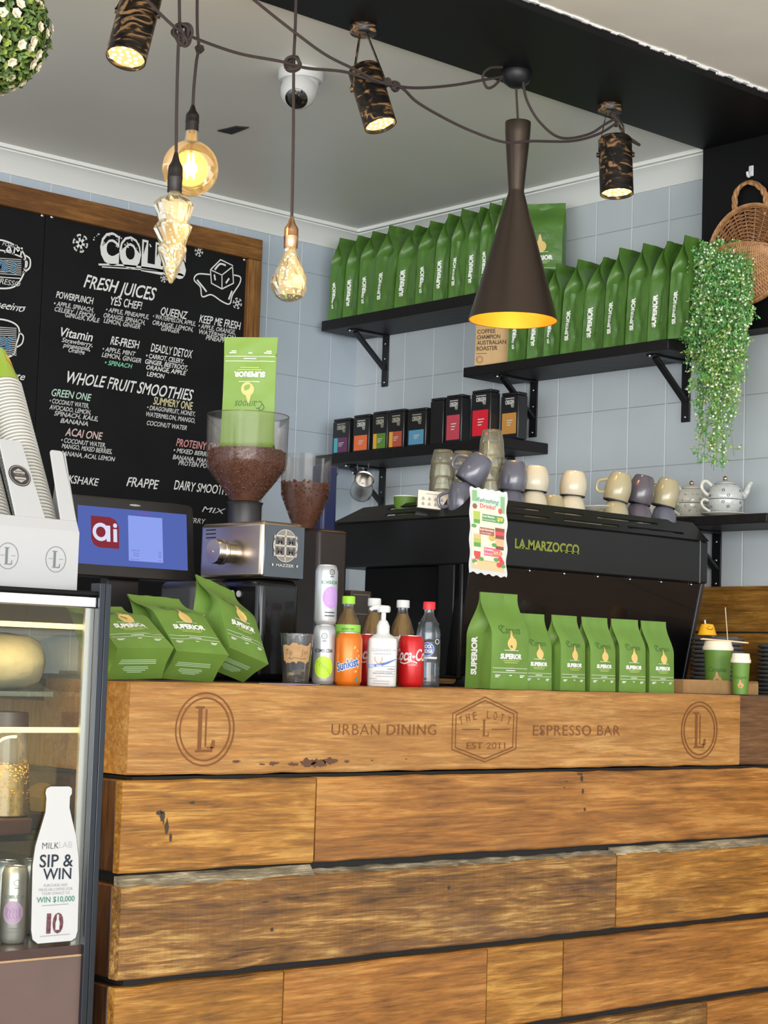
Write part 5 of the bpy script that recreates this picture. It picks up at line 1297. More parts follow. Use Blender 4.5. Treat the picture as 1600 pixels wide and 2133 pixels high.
for s in (-1, 1): mb.disc(fm2, s*.041, -.0515, .003, .0036, 10, 1)
mb.build('emblem_lines', mat('pale_emblem_line', (.62, .58, .52), .5), pf, smooth=False, world=True)
mb = MB(); fm3 = plane_map(O+V((0, -.0012, 0)), (1, 0, 0), (0, 0, 1))
for cx in (-.0185, .0185):
    for cy_ in (.0035, -.0225): mb.text(fm3, 'M', cx, cy_, .018, .026, 'C', bold=.05)
mb.build('emblem_lettering', mat('dark_emblem_letter', (.085, .085, .085), .5), pf, smooth=False, world=True)
# adjusting knob on the side
kp = P(478, 1151, X=gx0); A = Matrix.Rotation(-pi/2, 3, 'Y')
kb = MB().lathe([(.029, 0), (.029, .018), (.026, .019), (.026, .023), (.0345, .024), (.0345, .031), (.0325, .033), (.0325, .052), (.031, .054), (.004, .054), (.004, .050), (0, .050)], (gx0-.0003, kp.y, kp.z), 36, A).build('adjusting_knob', M['steel'], t, world=True)
mb = MB()
for k in range(3):
    q = P(440, 1104+k*8, X=gx0); mb.box(gx0-.001, gx0+.0005, q.y-.02, q.y+.022, q.z-.0018, q.z+.0018)
mb.build('vent_slot', M['gap'], body, world=True)
hy_ = 3.95; hx_ = P(516, 900, Y=hy_).x
zr = P(515, 866, Y=hy_).z; zc = P(515, 978, Y=hy_).z; zn = P(515, 1048, Y=hy_).z
MB().lathe([(.046, 0), (.046, gz1+.0005-gz1), (.046, zn-gz1-.008), (.050, zn-gz1)], (hx_, hy_, gz1+.0005), 32).build('hopper_collar', M['bezel'], t, world=True)
hp = [(.041, zn+.001), (.045, zn+.012), (.106, zc), (.110, zc+.02), (.111, zr), (.108, zr), (.107, zc+.02), (.103, zc+.002)]
MB().shell([(a_, b_) for a_, b_ in hp[:5]], (hx_, hy_, 0), 48).build('hopper', M['hopper'], t, world=True, angle=50)
MB().tube([(hx_+.1105*cos(2*pi*i/48), hy_+.1105*sin(2*pi*i/48), zr) for i in range(48)], .0018, 6, True).build('hopper_rim', M['hopper'], t, world=True)
zf = P(515, 938, Y=hy_).z
mb = MB(); mb.lathe([(.036, zn+.004), (.040, zn+.014), (.098, zc+.002), (.101, zc+.02), (.101, zf-.006), (.06, zf-.002), (0, zf)], (hx_, hy_, 0), 40)
rr = random.Random(12)
def beans(mb, cx, cy_, prof, n, rr):
    for i in range(n):
        k = rr.random()*(len(prof)-1); j = int(k); q = k-j; r0, z0 = prof[j]; r1, z1 = prof[j+1]
        r_, z_ = r0+(r1-r0)*q, z0+(z1-z0)*q; th = rr.uniform(0, 2*pi)
        A = Matrix.Rotation(rr.uniform(0, 6), 3, 'X') @ Matrix.Rotation(rr.uniform(0, 6), 3, 'Z')
        mb.ball((cx+r_*cos(th), cy_+r_*sin(th), z_), .0052, 7, 4, (1, .75, .55), A)
beans(mb, hx_, hy_, [(.040, zn+.014), (.072, (zn+zc)/2+.008), (.099, zc+.004), (.1015, zc+.02), (.1015, zf-.004)], 1300, rr); beans(mb, hx_, hy_, [(.100, zf-.004), (.07, zf), (.03, zf+.002)], 350, rr)
mb.build('coffee_beans', M['bean'], t, world=True, kind='stuff')
# bag tipped upside down into the hopper
hb = P(508, 700, Y=hy_-.01); t = thing('coffee_bag', 'bright green coffee bag standing upside down in the grinder hopper', 'coffee bag', (hx_-.008, hy_-.01, hb.z), rot=Matrix((( -1, 0, 0), (0, 1, 0), (0, 0, -1))).to_euler())
t.rotation_euler = (Matrix.Rotation(face_cam((hx_, hy_))-radians(12), 3, 'Z') @ Matrix.Rotation(pi, 3, 'Y')).to_euler()
dress_bag(t, Bag(.148, .090, hb.z-zf-.004, 61, wr=.0022, crown=1.12, bulge=.003), M['bag_l'], True, 'lr')

# second grinder behind
t = thing('coffee_grinder', 'dark brown second grinder with a small bean hopper and blue cover behind', 'coffee grinder', (P(655, 1200, Y=4.2).x, 4.2, CT))
cx = P(655, 1200, Y=4.2).x
MB().box(cx-.055, cx+.06, 4.12, 4.30, CT+.001, P(655, 1105, Y=4.2).z).build('grinder_body', mat('dark_brown_enamel', (.022, .013, .010), .4), t, world=True, bevel=.012, bseg=3)
z0 = P(655, 1104, Y=4.2).z; z1 = P(655, 950, Y=4.2).z; ccx = P(640, 1040, Y=4.2).x
MB().shell([(.035, z0), (.04, z0+.02), (.072, z0+.10), (.075, z1)], (ccx, 4.21, 0), 36).build('hopper', M['hopper'], t, world=True)
mb = MB(); mb.lathe([(.030, z0+.002), (.036, z0+.02), (.066, z0+.10), (.069, z0+.135), (0, z0+.14)], (ccx, 4.21, 0), 30); beans(mb, ccx, 4.21, [(.036, z0+.02), (.067, z0+.10), (.070, z0+.14)], 300, rr); mb.build('coffee_beans', M['bean'], t, world=True, kind='stuff')
p0 = P(678, 1090, Y=4.33); p1 = P(676, 968, Y=4.33)
MB().box(p0.x-.03, p0.x+.028, 4.31, 4.37, z0-.002, p1.z).build('blue_cover', mat('dark_blue_cover', (.015, .022, .085), .4), t, world=True, bevel=.01, bseg=3)
mb = MB(); q0 = P(735, 1278, Y=4.1); q1 = P(768, 1240, Y=4.1)
t2 = thing('display_unit', 'small dark control box with a framed display behind the drinks', 'control box', (q0.x+.025, 4.12, CT)); MB().box(q0.x-.008, q1.x+.012, 4.10, 4.19, CT+.0003, q1.z+.012).build('casing', M['brownplastic'], t2, world=True, bevel=.004)
mb.stroke(plane_map((0, 4.0985, 0), (1, 0, 0), (0, 0, 1)), [(q0.x, q0.z), (q1.x, q0.z), (q1.x, q1.z), (q0.x, q1.z)], .0025, True); mb.build('display_frame', mat('taupe_line', (.24, .2, .15), .5), t2, smooth=False, world=True)
# squat black grinder left of the steel one
pa = P(405, 1209, Y=3.86); pb_ = P(512, 1209, Y=3.86); t = thing('knock_box', 'squat black appliance with a small silver badge beside the grinder', 'appliance', ((pa.x+pb_.x)/2, 3.93, CT))
b = MB().box(pa.x, min(pb_.x, gx0-.006), 3.86, 4.02, CT+.0004, pa.z).build('appliance_body', M['bezel'], t, world=True, bevel=.02, bseg=4)
q = P(484, 1236, Y=3.858); mb = MB(); mb.disc(plane_map((q.x, 3.8585, q.z), (1, 0, 0), (0, 0, 1)), 0, 0, .008, .0085, 16, 1); mb.build('silver_badge', M['chrome'], b, smooth=False, world=True)

# milk jug and hooks under the tin shelf
zs = Z3-.042
for px in (704, 745): 
    q = P(px, 962, X=5.02); o = MB().tube(smooth_path([(5.02, q.y, zs), (5.02, q.y, zs-.03), (5.012, q.y, zs-.045), (5.0, q.y, zs-.045), (4.996, q.y, zs-.034)], 5), .0022, 6).build('cup_hook', M['steel']); tag(o, 'bare steel cup hook under the tin shelf, %s' % ('nearest the corner' if px < 720 else 'beside the hanging jug'), 'hook')
q = P(768, 960, X=5.02); jz = P(772, 1015, X=5.02)
o = MB().tube(smooth_path([(5.02, q.y, zs), (5.02, q.y, zs-.02), (5.012, q.y, zs-.030), (4.995, q.y, zs-.030), (4.990, q.y, zs-.020)], 5), .0022, 6).build('cup_hook', M['steel']); tag(o, 'steel cup hook carrying the milk jug', 'hook')
t = thing('milk_jug', 'steel milk jug hanging by its handle under the tin shelf', 'milk jug', (4.99, q.y, jz.z), rot=(radians(58), radians(10), radians(-38)))
MB().shell([(0, -.048), (.042, -.048), (.046, -.044), (.045, 0), (.038, .03), (.039, .05), (.041, .053), (.037, .05), (.036, .03), (.043, -.002), (.043, -.044), (0, -.045)], seg=36).build('jug_body', M['steel'], t, angle=50)
MB().tube(smooth_path([(0, .042, -.032), (0, .066, -.030), (0, .078, -.005), (0, .072, .030), (0, .040, .040)], 5), .0048, 8).build('handle', M['steel'], t)
# ------------------------------------------------------------------ glass display cabinet
M['alublack'] = mat('black_anodised_post', (.045, .050, .060), .28, .75)
M['ledstrip'] = emission('warm_led_strip', (1.0, .78, .30), 2.2); M['ledface'] = mat('lit_edge_strip', (.80, .72, .50), .4, emit=(1.0, .80, .42), estr=.35)
M['casewood'] = mat('brown_laminate', (.135, .088, .075), .35, var=.10, vscale=6); M['caseback'] = mat('olive_brown_back', (.34, .235, .06), .6, var=.2, vscale=5)
M['caseglass'] = thin_glass('cabinet_glass', (.96, .97, .93), .02, .38); M['shelfglass'] = thin_glass('shelf_glass', (.82, .88, .84), .05, .9)
M['brass'] = mat('gold_trim_line', (.62, .40, .22), .3, .6)
YC = 3.30; cxr = 2.183; cxl = 0.95; ctop = P(100, 1226, Y=YC).z
case = thing('display_cabinet', 'glass fronted food display cabinet with black posts at the left', 'display cabinet', (1.6, 3.6, 0))
zgl = P(90, 1976, Y=YC).z; zbr = P(90, 1995, Y=YC).z; zch1 = P(100, 1236, Y=YC).z; zch0 = P(100, 1262, Y=YC).z
MB().box(cxl, cxr-.030, YC+.004, 3.95, .03, zbr-.004).build('base_cupboard', M['casewood'], case, world=True)
MB().box(cxl, cxr-.031, YC+.002, YC+.010, zbr-.004, zbr).build('gold_line', M['brass'], case, world=True)
MB().box(cxl, cxr-.030, YC+.006, 3.95, zbr, zgl).build('base_rail', mat('dark_brown_rail', (.06, .030, .024), .25, coat=.4), case, world=True)
MB().box(cxl, cxr-.004, YC, 3.97, zch1, ctop).build('top_slab', M['blackpaint'], case, world=True, bevel=.003)
MB().box(cxl, cxr-.030, YC+.003, YC+.02, zch0, zch1-.0005).build('chrome_bar', M['chrome'], case, world=True, bevel=.003)
mb = MB(); mb.box(cxr-.030, cxr-.016, YC-.006, YC+.03, .0, ctop+.018); mb.box(cxr-.014, cxr, YC-.004, YC+.03, .0, ctop+.018); mb.box(cxr-.0165, cxr-.0135, YC+.002, YC+.03, 0, ctop+.017); mb.build('corner_post', M['alublack'], case, world=True, bevel=.004, bseg=3)
MB().box(cxr-.052, cxr-.0305, YC+.012, YC+.020, zgl, zch0).build('chrome_upright', M['steel'], case, world=True)
lx = P(188, 1280, Y=YC+.025).x
MB().box(lx-.006, lx+.004, YC+.020, YC+.032, zgl, zch0-.002).build('led_strip', M['ledface'], case, world=True)
MB().box(cxr-.030, cxr-.022, YC+.03, 3.95, zgl, zch1).build('side_glass', M['caseglass'], case, world=True)
MB().box(cxl, cxr-.03, 3.90, 3.92, zgl, zch1).build('back_panel', M['caseback'], case, world=True)
MB().box(cxl, cxr-.030, YC+.0105, YC+.0145, zgl, zch0).build('front_glass', M['caseglass'], case, world=True)
shz = []
for k, (pyl, pyf) in enumerate(((1302, 0), (1520, 0))):
    z = P(90, pyl, Y=3.40).z
    MB().box(cxl, P(180 if k == 0 else 172, pyl, Y=3.40).x, 3.395, 3.405, z-.006, z+.005).build('led_strip', M['ledstrip'], case, world=True)
for py in (1440, 1738):
    z = P(60, py, Y=3.45).z; shz.append(z)
    MB().box(cxl, cxr-.055, 3.42, 3.88, z-.010, z).build('glass_shelf', M['shelfglass'], case, world=True)
l = area_light('cabinet_led_top', (1.75, 3.40, P(90, 1302, Y=3.4).z-.01), (1.75, 3.65, .6), .7, .012, 1.9, (1, .70, .26)); area_light('cabinet_led_mid', (1.75, 3.40, P(90, 1520, Y=3.4).z-.01), (1.75, 3.65, .3), .7, .012, 1.9, (1, .70, .26))
# things inside
o = MB().box(cxl+.05, P(52, 1740, Y=3.46).x, 3.43, 3.60, shz[1]+.0005, P(40, 1705, Y=3.43).z).build('tray', mat('dark_brown_tray', (.055, .022, .014), .35), bevel=.004); tag(o, 'dark brown tray under the granola cup in the cabinet', 'tray')
trayz = P(40, 1705, Y=3.43).z
p_ = P(4, 1700, Y=3.50); gt = P(4, 1522, Y=3.50).z; t = thing('granola_cup', 'clear tub of golden granola with a dark lid in the cabinet', 'granola tub', (p_.x, 3.50, trayz+.0005)); hh = gt-trayz
MB().shell([(0, .001), (.052, .001), (.060, .004), (.044, hh)], seg=36).build('tub', M['pet'], t)
mb = MB(); mb.lathe([(0, .003), (.056, .003), (.056, .02), (.049, hh*.55), (0, hh*.6)], seg=30); rr = random.Random(4)
for i in range(420):
    q = rr.random(); a_ = rr.uniform(0, 6.3); mb.ball((( .057-.008*q)*cos(a_), (.057-.008*q)*sin(a_), .008+hh*.56*q), .0036, 5, 3, (1, .8, .6))
mb.build('granola', mat('golden_granola', (.50, .30, .055), .7, var=.35, vscale=60), t, kind='stuff')
MB().lathe([(.046, hh), (.048, hh+.002), (.046, hh+.040), (0, hh+.042)], seg=32).build('tub_lid', mat('dark_brown_lid', (.035, .014, .010), .35), t)
p_ = P(30, 1430, Y=3.52); t = thing('wrapped_roll', 'large pale paper wrapped roll on the upper cabinet shelf', 'wrapped food', (p_.x-.02, 3.56, shz[0]+.0005), radians(-20))
pts = []; mb = MB(); prof_ = [(0, -.13), (.03, -.128), (.055, -.11), (.064, -.05), (.063, .02), (.058, .06), (.044, .088), (.020, .100), (0, .101)]
mb.lathe(prof_, (0, 0, .062), 24, Matrix.Rotation(pi/2, 3, 'Y') @ Matrix.Rotation(radians(0), 3, 'X'), lambda th, z: 1+.05*sin(5*th+z*40)+.03*sin(11*th)); mb.build('paper_wrap', mat('greaseproof_paper', (.27, .25, .17), .55, bump=.8, bscale=14, var=.15, vscale=12), t, angle=70)
r0 = P(112, 1575, Y=3.62)
for k, (px, dz, lb) in enumerate(((95, 0, 'left one of two golden pastry slices on the lower cabinet shelf'), (148, 0, 'right one of two golden pastry slices on the lower cabinet shelf'))):
    p_ = P(px, 1590, Y=3.60); t = thing('pastry_slice', lb, 'pastry', (p_.x, 3.60, shz[1]+.0385), radians(10*k), 'golden pastry slices in the cabinet')
    mb = MB(); n = 9; fn = lambda u, v: V((u, v, .030+.030*(1-(u/.045)**2)*(1-(v/.06)**2)+.004*noise.noise(V((u*60, v*60, k)))))
    mb.grid(fn, -.045, .045, -.06, .06, n, n); vs = [V((x, y, 0)) for x, y in ((-.045, -.06), (.045, -.06), (.045, .06), (-.045, .06))]
    mb.hexa(vs+[V((v.x, v.y, .0295)) for v in vs]); mb.build('pastry', mat('golden_pastry', (.62, .36, .06), .45, bump=.5, bscale=40), t, angle=50)
p_ = P(120, 1600, Y=3.60); o = MB().box(p_.x-.12, p_.x+.07, 3.52, 3.68, shz[1]+.0005, shz[1]+.038).build('serving_board', mat('dark_serving_board', (.06, .035, .02), .5), bevel=.004); tag(o, 'dark serving board under the golden pastry slices', 'serving board')
sb = [0]
for k, (px, py, Yk) in enumerate(((26, 1955, 3.40), (-34, 1958, 3.40), (62, 1948, 3.50), (8, 1946, 3.50), (100, 1944, 3.60))):
    lab = ['silver kombucha can with a purple fruit at the front of the cabinet floor', 'silver can at the far left front of the cabinet floor', 'silver can behind the front can, half hidden by the bottle sign', 'silver can right behind the front purple fruit can', 'silver can furthest back behind the bottle sign'][k]
    p_ = P(px, py, Y=Yk); tt, b_ = make_can(lab, px, Yk, .0275, .157, M['can_grey'], 'silver cans on the cabinet floor', z=zgl+.0005)
    tt.location = (p_.x, Yk, zgl+.0005); f = cyl(.0275)
    if k < 2:
        mb = MB(); mb.text(f, 'KOMBUCHA', 0, .093, .008, .044, 'C', bold=.02); mb.grid(f, -.001, .009, .1135, .1155, 3, 1); mb.stroke(f, [(.004+.006*cos(2*pi*i/20), .125+.006*sin(2*pi*i/20)) for i in range(20)], .0014, True)
        mb.grid(f, -.017, .017, .0305, .0335, 8, 1); mb.grid(f, -.013, .013, .0235, .0265, 6, 1); mb.build('lettering', M['p_grey'], b_, smooth=False)
        mb = MB(); mb.disc(f, -.002, .064, .022, .024, 28, 2); mb.build('fruit_print', M['p_purple2'], b_, smooth=False)
        f2 = cyl(.0275, .0012); mb = MB()
        for q in range(5): mb.stroke(f2, smooth_pts([(-.018+.007*q, .075-.004*(q % 2)), (-.012+.006*q, .068), (-.016+.007*q, .060), (-.010+.006*q, .052)]), .0012)
        mb.build('fruit_lines', M['p_purple'], b_, smooth=False)
# milk bottle shaped sign stuck on the glass
YS = 3.3092
outl = [(99, 1640), (104, 1638), (142, 1638), (147, 1642), (147, 1653), (143, 1659), (142, 1682), (147, 1705), (156, 1742), (161, 1785), (162, 1830), (159, 1938), (155, 1953), (146, 1959), (76, 1965), (66, 1957), (63, 1937), (66, 1802), (72, 1762), (84, 1722), (93, 1692), (95, 1662), (93, 1652), (95, 1643)]
oc = [P(x, y, Y=YS) for x, y in outl]; cc = sum(oc, V((0, 0, 0)))/len(oc)
t = thing('bottle_sign', 'white milk bottle shaped sign standing on the cabinet glass', 'sign', cc)
MB().prism([((p.x-cc.x)*1.03+cc.x+.0006, (p.z-cc.z)*1.012+cc.z) for p in oc], lambda u, v: V((u, YS-.0030, v)), lambda u, v: V((u, YS+.0008, v))).build('sign_backing', M['ink'], t, smooth=False, world=True)
face = MB().prism([(p.x, p.z) for p in oc], lambda u, v: V((u, YS-.0050, v)), lambda u, v: V((u, YS-.0031, v))).build('sign_face', M['white'], t, smooth=False, world=True)
def sgn(mb, txt, x1, x2, y, cap_px, **k):
    O = P(x1, y, Y=YS); w = (P(x2, y, Y=YS)-O).x
    mb.text(plane_map((O.x, YS-.0056, O.z), (1, 0, -.02), (0, 0, 1)), txt, 0, 0, cap_px*mpp(O), w, **k)
navy = mat('navy_sign_print', (.012, .018, .035), .6)
mb = MB(); sgn(mb, 'SIP &', 79, 149, 1806, 27, bold=.012); sgn(mb, 'WIN', 86, 145, 1832, 24, bold=.012); mb.build('lettering', navy, face, smooth=False, world=True)
mb = MB(); sgn(mb, 'MILK', 85, 119, 1768, 14, bold=-.012); mb.build('lettering', navy, face, smooth=False, world=True)
mb = MB(); sgn(mb, 'PURCHASE ANY', 88, 138, 1847, 6); sgn(mb, 'MILKLAB COFFEE FOR', 78, 148, 1856, 6); sgn(mb, 'YOUR CHANCE TO', 84, 142, 1864, 6); [mb.grid(plane_map((P(a_, y_, Y=YS).x, YS-.0056, P(a_, y_, Y=YS).z), (1, 0, 0), (0, 0, 1)), 0, P(b_, y_, Y=YS).x-P(a_, y_, Y=YS).x, 0, .0015, 6, 1) for a_, b_, y_ in ((84, 140, 1887), (80, 142, 1951))]; mb.build('lettering', M['p_grey'], face, smooth=False, world=True)
mb = MB(); sgn(mb, 'LAB', 120, 147, 1766, 14, bold=-.02); mb.build('lettering', mat('pale_grey_print', (.36, .37, .39), .6), face, smooth=False, world=True)
mb = MB(); sgn(mb, 'WIN $10,000', 73, 152, 1880, 12, bold=.012); mb.build('lettering', M['p_teal'], face, smooth=False, world=True)
mb = MB(); sgn(mb, '10', 93, 128, 1941, 37, bold=.07); mb.build('number_print', mat('plum_number_print', (.13, .045, .06), .6, var=.7, vscale=160), face, smooth=False, world=True)
q = P(116, 1936, Y=YS); mb = MB(); mb.fan(plane_map((q.x, YS-.0062, q.z), (1, 0, 0), (0, 0, 1)), [(-.0045, 0), (.0045, 0), (.005, .014), (.0025, .022), (.0025, .031), (-.0025, .031), (-.0025, .022), (-.005, .014)]); mb.build('bottle_print', M['white'], face, smooth=False, world=True)

# ------------------------------------------------------------------ cup dispenser with tilted stacks
dq = P(160, 1229, Y=3.38); t = thing('cup_dispenser', 'white card cup dispenser with two tall slots on the cabinet top', 'cup dispenser', (dq.x, 3.38, ctop+.0004))
zl = .128; tl = radians(27)
M['card'] = mat('white_card', (.50, .50, .505), .45)
TF = Matrix.Translation((0, 0, zl)) @ Matrix.Rotation(-tl, 4, 'X')
mb = MB(); mb.box(-.30, 0, 0, .004, 0, zl); mb.box(-.004, 0, .004, .20, 0, zl); mb.box(-.30, -.004, .196, .20, 0, zl); mb.box(-.30, -.004, .004, .196, 0, .003)
bx = mb.build('base_box', M['card'], t, smooth=False)
arms = MB(TF)
def arm(x0, x1, x2, x3, h, z0=0):
    r_ = .006; pts = [(x0, z0), (x1, z0), (x3, h-r_), (x3-r_*.4, h-r_*.3), (x3-r_, h), (x2+r_, h), (x2+r_*.4, h-r_*.3), (x2, h-r_)]
    arms.prism(pts, lambda u, v: V((u, 0, v)), lambda u, v: V((u, .004, v)))
arms.prism([(-.30, 0), (0, 0), (0, .028), (-.30, .028)], lambda u, v: V((u, 0, v)), lambda u, v: V((u, .004, v)))
arm(-.040, 0, -.026, .006, .205, .0281); arm(-.150, -.078, -.150, -.094, .218, .0281); arm(-.30, -.188, -.29, -.188, .215, .0281)
arms.prism([(.0, .004), (.205, .004), (.203, .03), (.0, .15)], lambda v, y: V((-.004+.016*v/.205, y, v)), lambda v, y: V((.016*v/.205, y, v)))
ar = arms.build('front_arms', M['card'], t, smooth=False, bevel=.0012)
fb = MB(); fm = lambda u, v: V((u, -.0008, v))
for cx in (-.056, -.172):
    fb.stroke(fm, [(cx+.0245*cos(2*pi*i/36), .066+.027*sin(2*pi*i/36)) for i in range(36)], .0014, True)
    fc = lambda u, v: fm(cx+u, .048+v); serif_L(fb, fc, .036, .018, .16)
    for sg in (-1, 1): fb.stroke(fm, [(cx+sg*.008, .067), (cx+sg*.018, .067)], .001)
fb.build('monogram', mat('grey_green_print', (.16, .19, .18), .6), bx, smooth=False)
bm_ = lambda e: (lambda u, v: TF @ V((-.119+u, -e, .128+v)))
mb = MB(); mb.disc(bm_(.0008), 0, 0, .0265, .0265, 36, 2); bd = mb.build('badge', mat('charcoal_badge', (.035, .032, .034), .5), ar, smooth=False)
mb = MB(); hexp = [(.016*sin(2*pi*i/6), .0175*cos(2*pi*i/6)) for i in range(6)]; mb.fan(bm_(.0014), hexp); mb.stroke(bm_(.0014), [(.0235*cos(2*pi*i/36), .0235*sin(2*pi*i/36)) for i in range(36)], .0012, True); mb.build('badge_hexagon', mat('stone_badge', (.42, .39, .35), .5), bd, smooth=False)
mb = MB(); mb.grid(bm_(.0020), -.014, .014, -.004, .005); mb.grid(bm_(.002), -.010, .010, .009, .0105); mb.grid(bm_(.002), -.010, .010, -.011, -.0095); mb.build('badge_band', bpy.data.materials['charcoal_badge'], bd, smooth=False)
mb = MB(); mb.text(bm_(.0026), 'THE LOTT', 0, -.0015, .0045, .024, 'C'); mb.build('badge_lettering', bpy.data.materials['stone_badge'], bd, smooth=False)
# upturned paper cups, nested one over the other
tc_ = radians(29.5); cup0 = None; axis = V((0, sin(tc_), cos(tc_))); RC = Matrix.Rotation(-tc_, 3, 'X').to_euler()
base = V(t.location)
M['cup_white'] = mat('white_paper_cup', (.48, .46, .41), .6)
def cup_proto():
    t_ = thing('paper_cup', 'x', 'paper cup'); MB().shell([(.0402, .003), (.0300, .088), (.0295, .090), (.029, .086), (0, .086), (0, .085), (.0292, .085), (.0405, .003)], seg=32).build('cup_body', M['cup_white'], t_)
    MB().tube([(.0428*cos(2*pi*i/32), .0428*sin(2*pi*i/32), .0026) for i in range(32)], .0027, 7, True).build('cup_rim', mat('cup_rim_paper', (.60, .585, .535), .55), t_); return t_
cp0 = cup_proto(); first = True
for s_, (lx_, nm) in enumerate(((-.056, 'right'), (-.171, 'left'))):
    st = base+V((lx_, .066, .085+.03))
    for i in range(45):
        loc = st+axis*(.0088*i)
        lab = 'white paper cup in the tilted nested stack of the %s slot' % nm; grp = 'nested white cups in the %s slot' % nm
        if first: cp0.location = loc; cp0.rotation_euler = RC; cp0['label'] = lab; cp0['group'] = grp; first = False
        else: dup(cp0, loc, RC, lab, grp)
    loc = st+axis*(.0088*45)
    t_ = thing('paper_cup', 'green paper cup upside down on top of the %s white cup stack' % nm, 'paper cup', loc, rot=RC)
    MB().shell([(.0420, 0), (.0300, .088), (.0295, .090), (.029, .087), (0, .087), (0, .086), (.0292, .086), (.041, .001)], seg=32).build('cup_body', mat('yellow_green_paper_cup', (.24, .36, .03), .5), t_)
    mb = MB(); fcup = lambda u, v: V(((.0420-.012*v/.088+.0008)*sin(u/.036), -(.0420-.012*v/.088+.0008)*cos(u/.036), v)); bag_emblem(mb, lambda u, v: fcup(.020-u, .06-v), 0, 0, .011); mb.build('emblem', mat('orange_print', (.80, .38, .05), .5), t_, smooth=False)

# ------------------------------------------------------------------ pendant lamp, bulbs, spots and cords
M['cord'] = mat('braided_dark_cord', (.045, .032, .028), .8); M['brownmetal'] = mat('dark_bronze_lamp', (.075, .055, .042), .34, .65); M['goldin'] = mat('gold_lamp_inside', (.80, .38, .03), .42, .5)
M['socket'] = mat('black_socket', (.025, .020, .018), .4, .3); M['copper'] = mat('copper_socket', (.62, .36, .20), .28, .9)
M['amberglass'] = thin_glass('amber_bulb_glass', (.97, .84, .56), .05, .8, .22, (.95, .72, .34)); M['goldglass'] = thin_glass('gold_facet_glass', (.97, .90, .72), .10, .9, .20, (.90, .72, .40))
M['filament'] = emission('glowing_filament', (1.0, .74, .32), 22); M['fairy'] = emission('warm_led_point', (1.0, .80, .42), 9)
ZSO = ZS
YL = 3.90
c0 = P(1076, 150, Z=ZSO); t = thing('pendant_lamp', 'dark bronze cone pendant lamp with a gold inside', 'pendant lamp', (c0.x, c0.y, ZSO))
YP = c0.y
def pl(px, py): return P(px, py, Y=YP)
mb = MB(); mb.lathe([(.048, 0), (.0485, -.012), (.040, -.034), (.022, -.048), (.008, -.052), (0, -.052)], (c0.x, YP, ZSO), 32); mb.build('canopy', M['blackmetal'], t, world=True)
zt_, zw, zb_ = pl(1078, 254).z, pl(1075, 398).z, pl(1069, 668).z; lxp = pl(1075, 420).x; k_ = mpp(pl(1075, 400))
MB().tube([(c0.x, YP, ZSO-.05), (lxp, YP, zt_-.002)], .0035, 8).build('lamp_cord', M['cord'], t, world=True)
rT, rW, rB = 27*k_, 16.5*k_, 92.5*k_
pr_ = [(0, zt_), (rT*.98, zt_), (rT, zt_-.003), (rT*.97, zt_-.04), (rW, zw+.004), (rW, zw-.004), (rB-.002, zb_+.008), (rB, zb_)]
MB().shell(pr_, (lxp, YP, 0), 64).build('shade', M['brownmetal'], t, world=True, angle=30)
MB().shell([(rB, zb_), (rB-.003, zb_+.001), (rW-.003, zw-.006), (.004, zw)], (lxp, YP, 0), 64).build('shade_lining', M['goldin'], t, world=True, angle=30)
MB().ball((lxp, YP, zb_+.17), .028, 16, 10).build('lamp_bulb', emission('warm_bulb', (1, .76, .38), 14), t, world=True)
point_light('pendant_lamp_light', (lxp, YP, zb_+.125), 3.0, (1, .72, .34), .03)

def bulb_cord(px0, py0, px1, py1, Y_, sway=0.0):
    a_ = P(px0, py0, Y=Y_); b_ = P(px1, py1, Y=Y_)
    return a_, b_
def hanging(name, label, Y_, path, socket_px, sock_m, glass=None):
    top = P(path[-1][0], path[-1][1], Y=Y_); t = thing(name, label, 'light bulb', (top.x, Y_, top.z))
    pts = [P(x, y, Y=Y_) for x, y in path]; up = pts[0].copy(); up.z = ZF; pts = [up]+pts
    MB().tube(smooth_path(pts, 6), .0042, 8).build('cord', M['cord'], t, world=True)
    k = mpp(top); sx0, sh, sr = top, socket_px[0]*k, socket_px[1]*k
    MB().lathe([(0, 0.002), (sr*.25, 0), (sr*.55, -sh*.22), (sr*.95, -sh*.36), (sr, -sh*.45), (sr, -sh*.6), (sr*1.04, -sh*.62), (sr*1.04, -sh*.66), (sr*.98, -sh*.68), (sr*.98, -sh), (0, -sh)], top, 28).build('socket', sock_m, t, world=True, angle=35)
    return t, top+V((0, 0, -sh)), k
def knot(mb, c, r, seed):
    rr = random.Random(seed); c = V(c)
    for j in range(4):
        A = Matrix.Rotation(rr.uniform(-.7, .7), 3, 'X') @ Matrix.Rotation(rr.uniform(0, 3), 3, 'Z') @ Matrix.Rotation(pi/2+rr.uniform(-.5, .5), 3, 'X')
        q = r*rr.uniform(.7, 1.05); mb.tube([c+A @ V((q*cos(2*pi*i/20), q*sin(2*pi*i/20)*.85, .006*sin(4*pi*i/20))) for i in range(20)], .0042, 7, True)
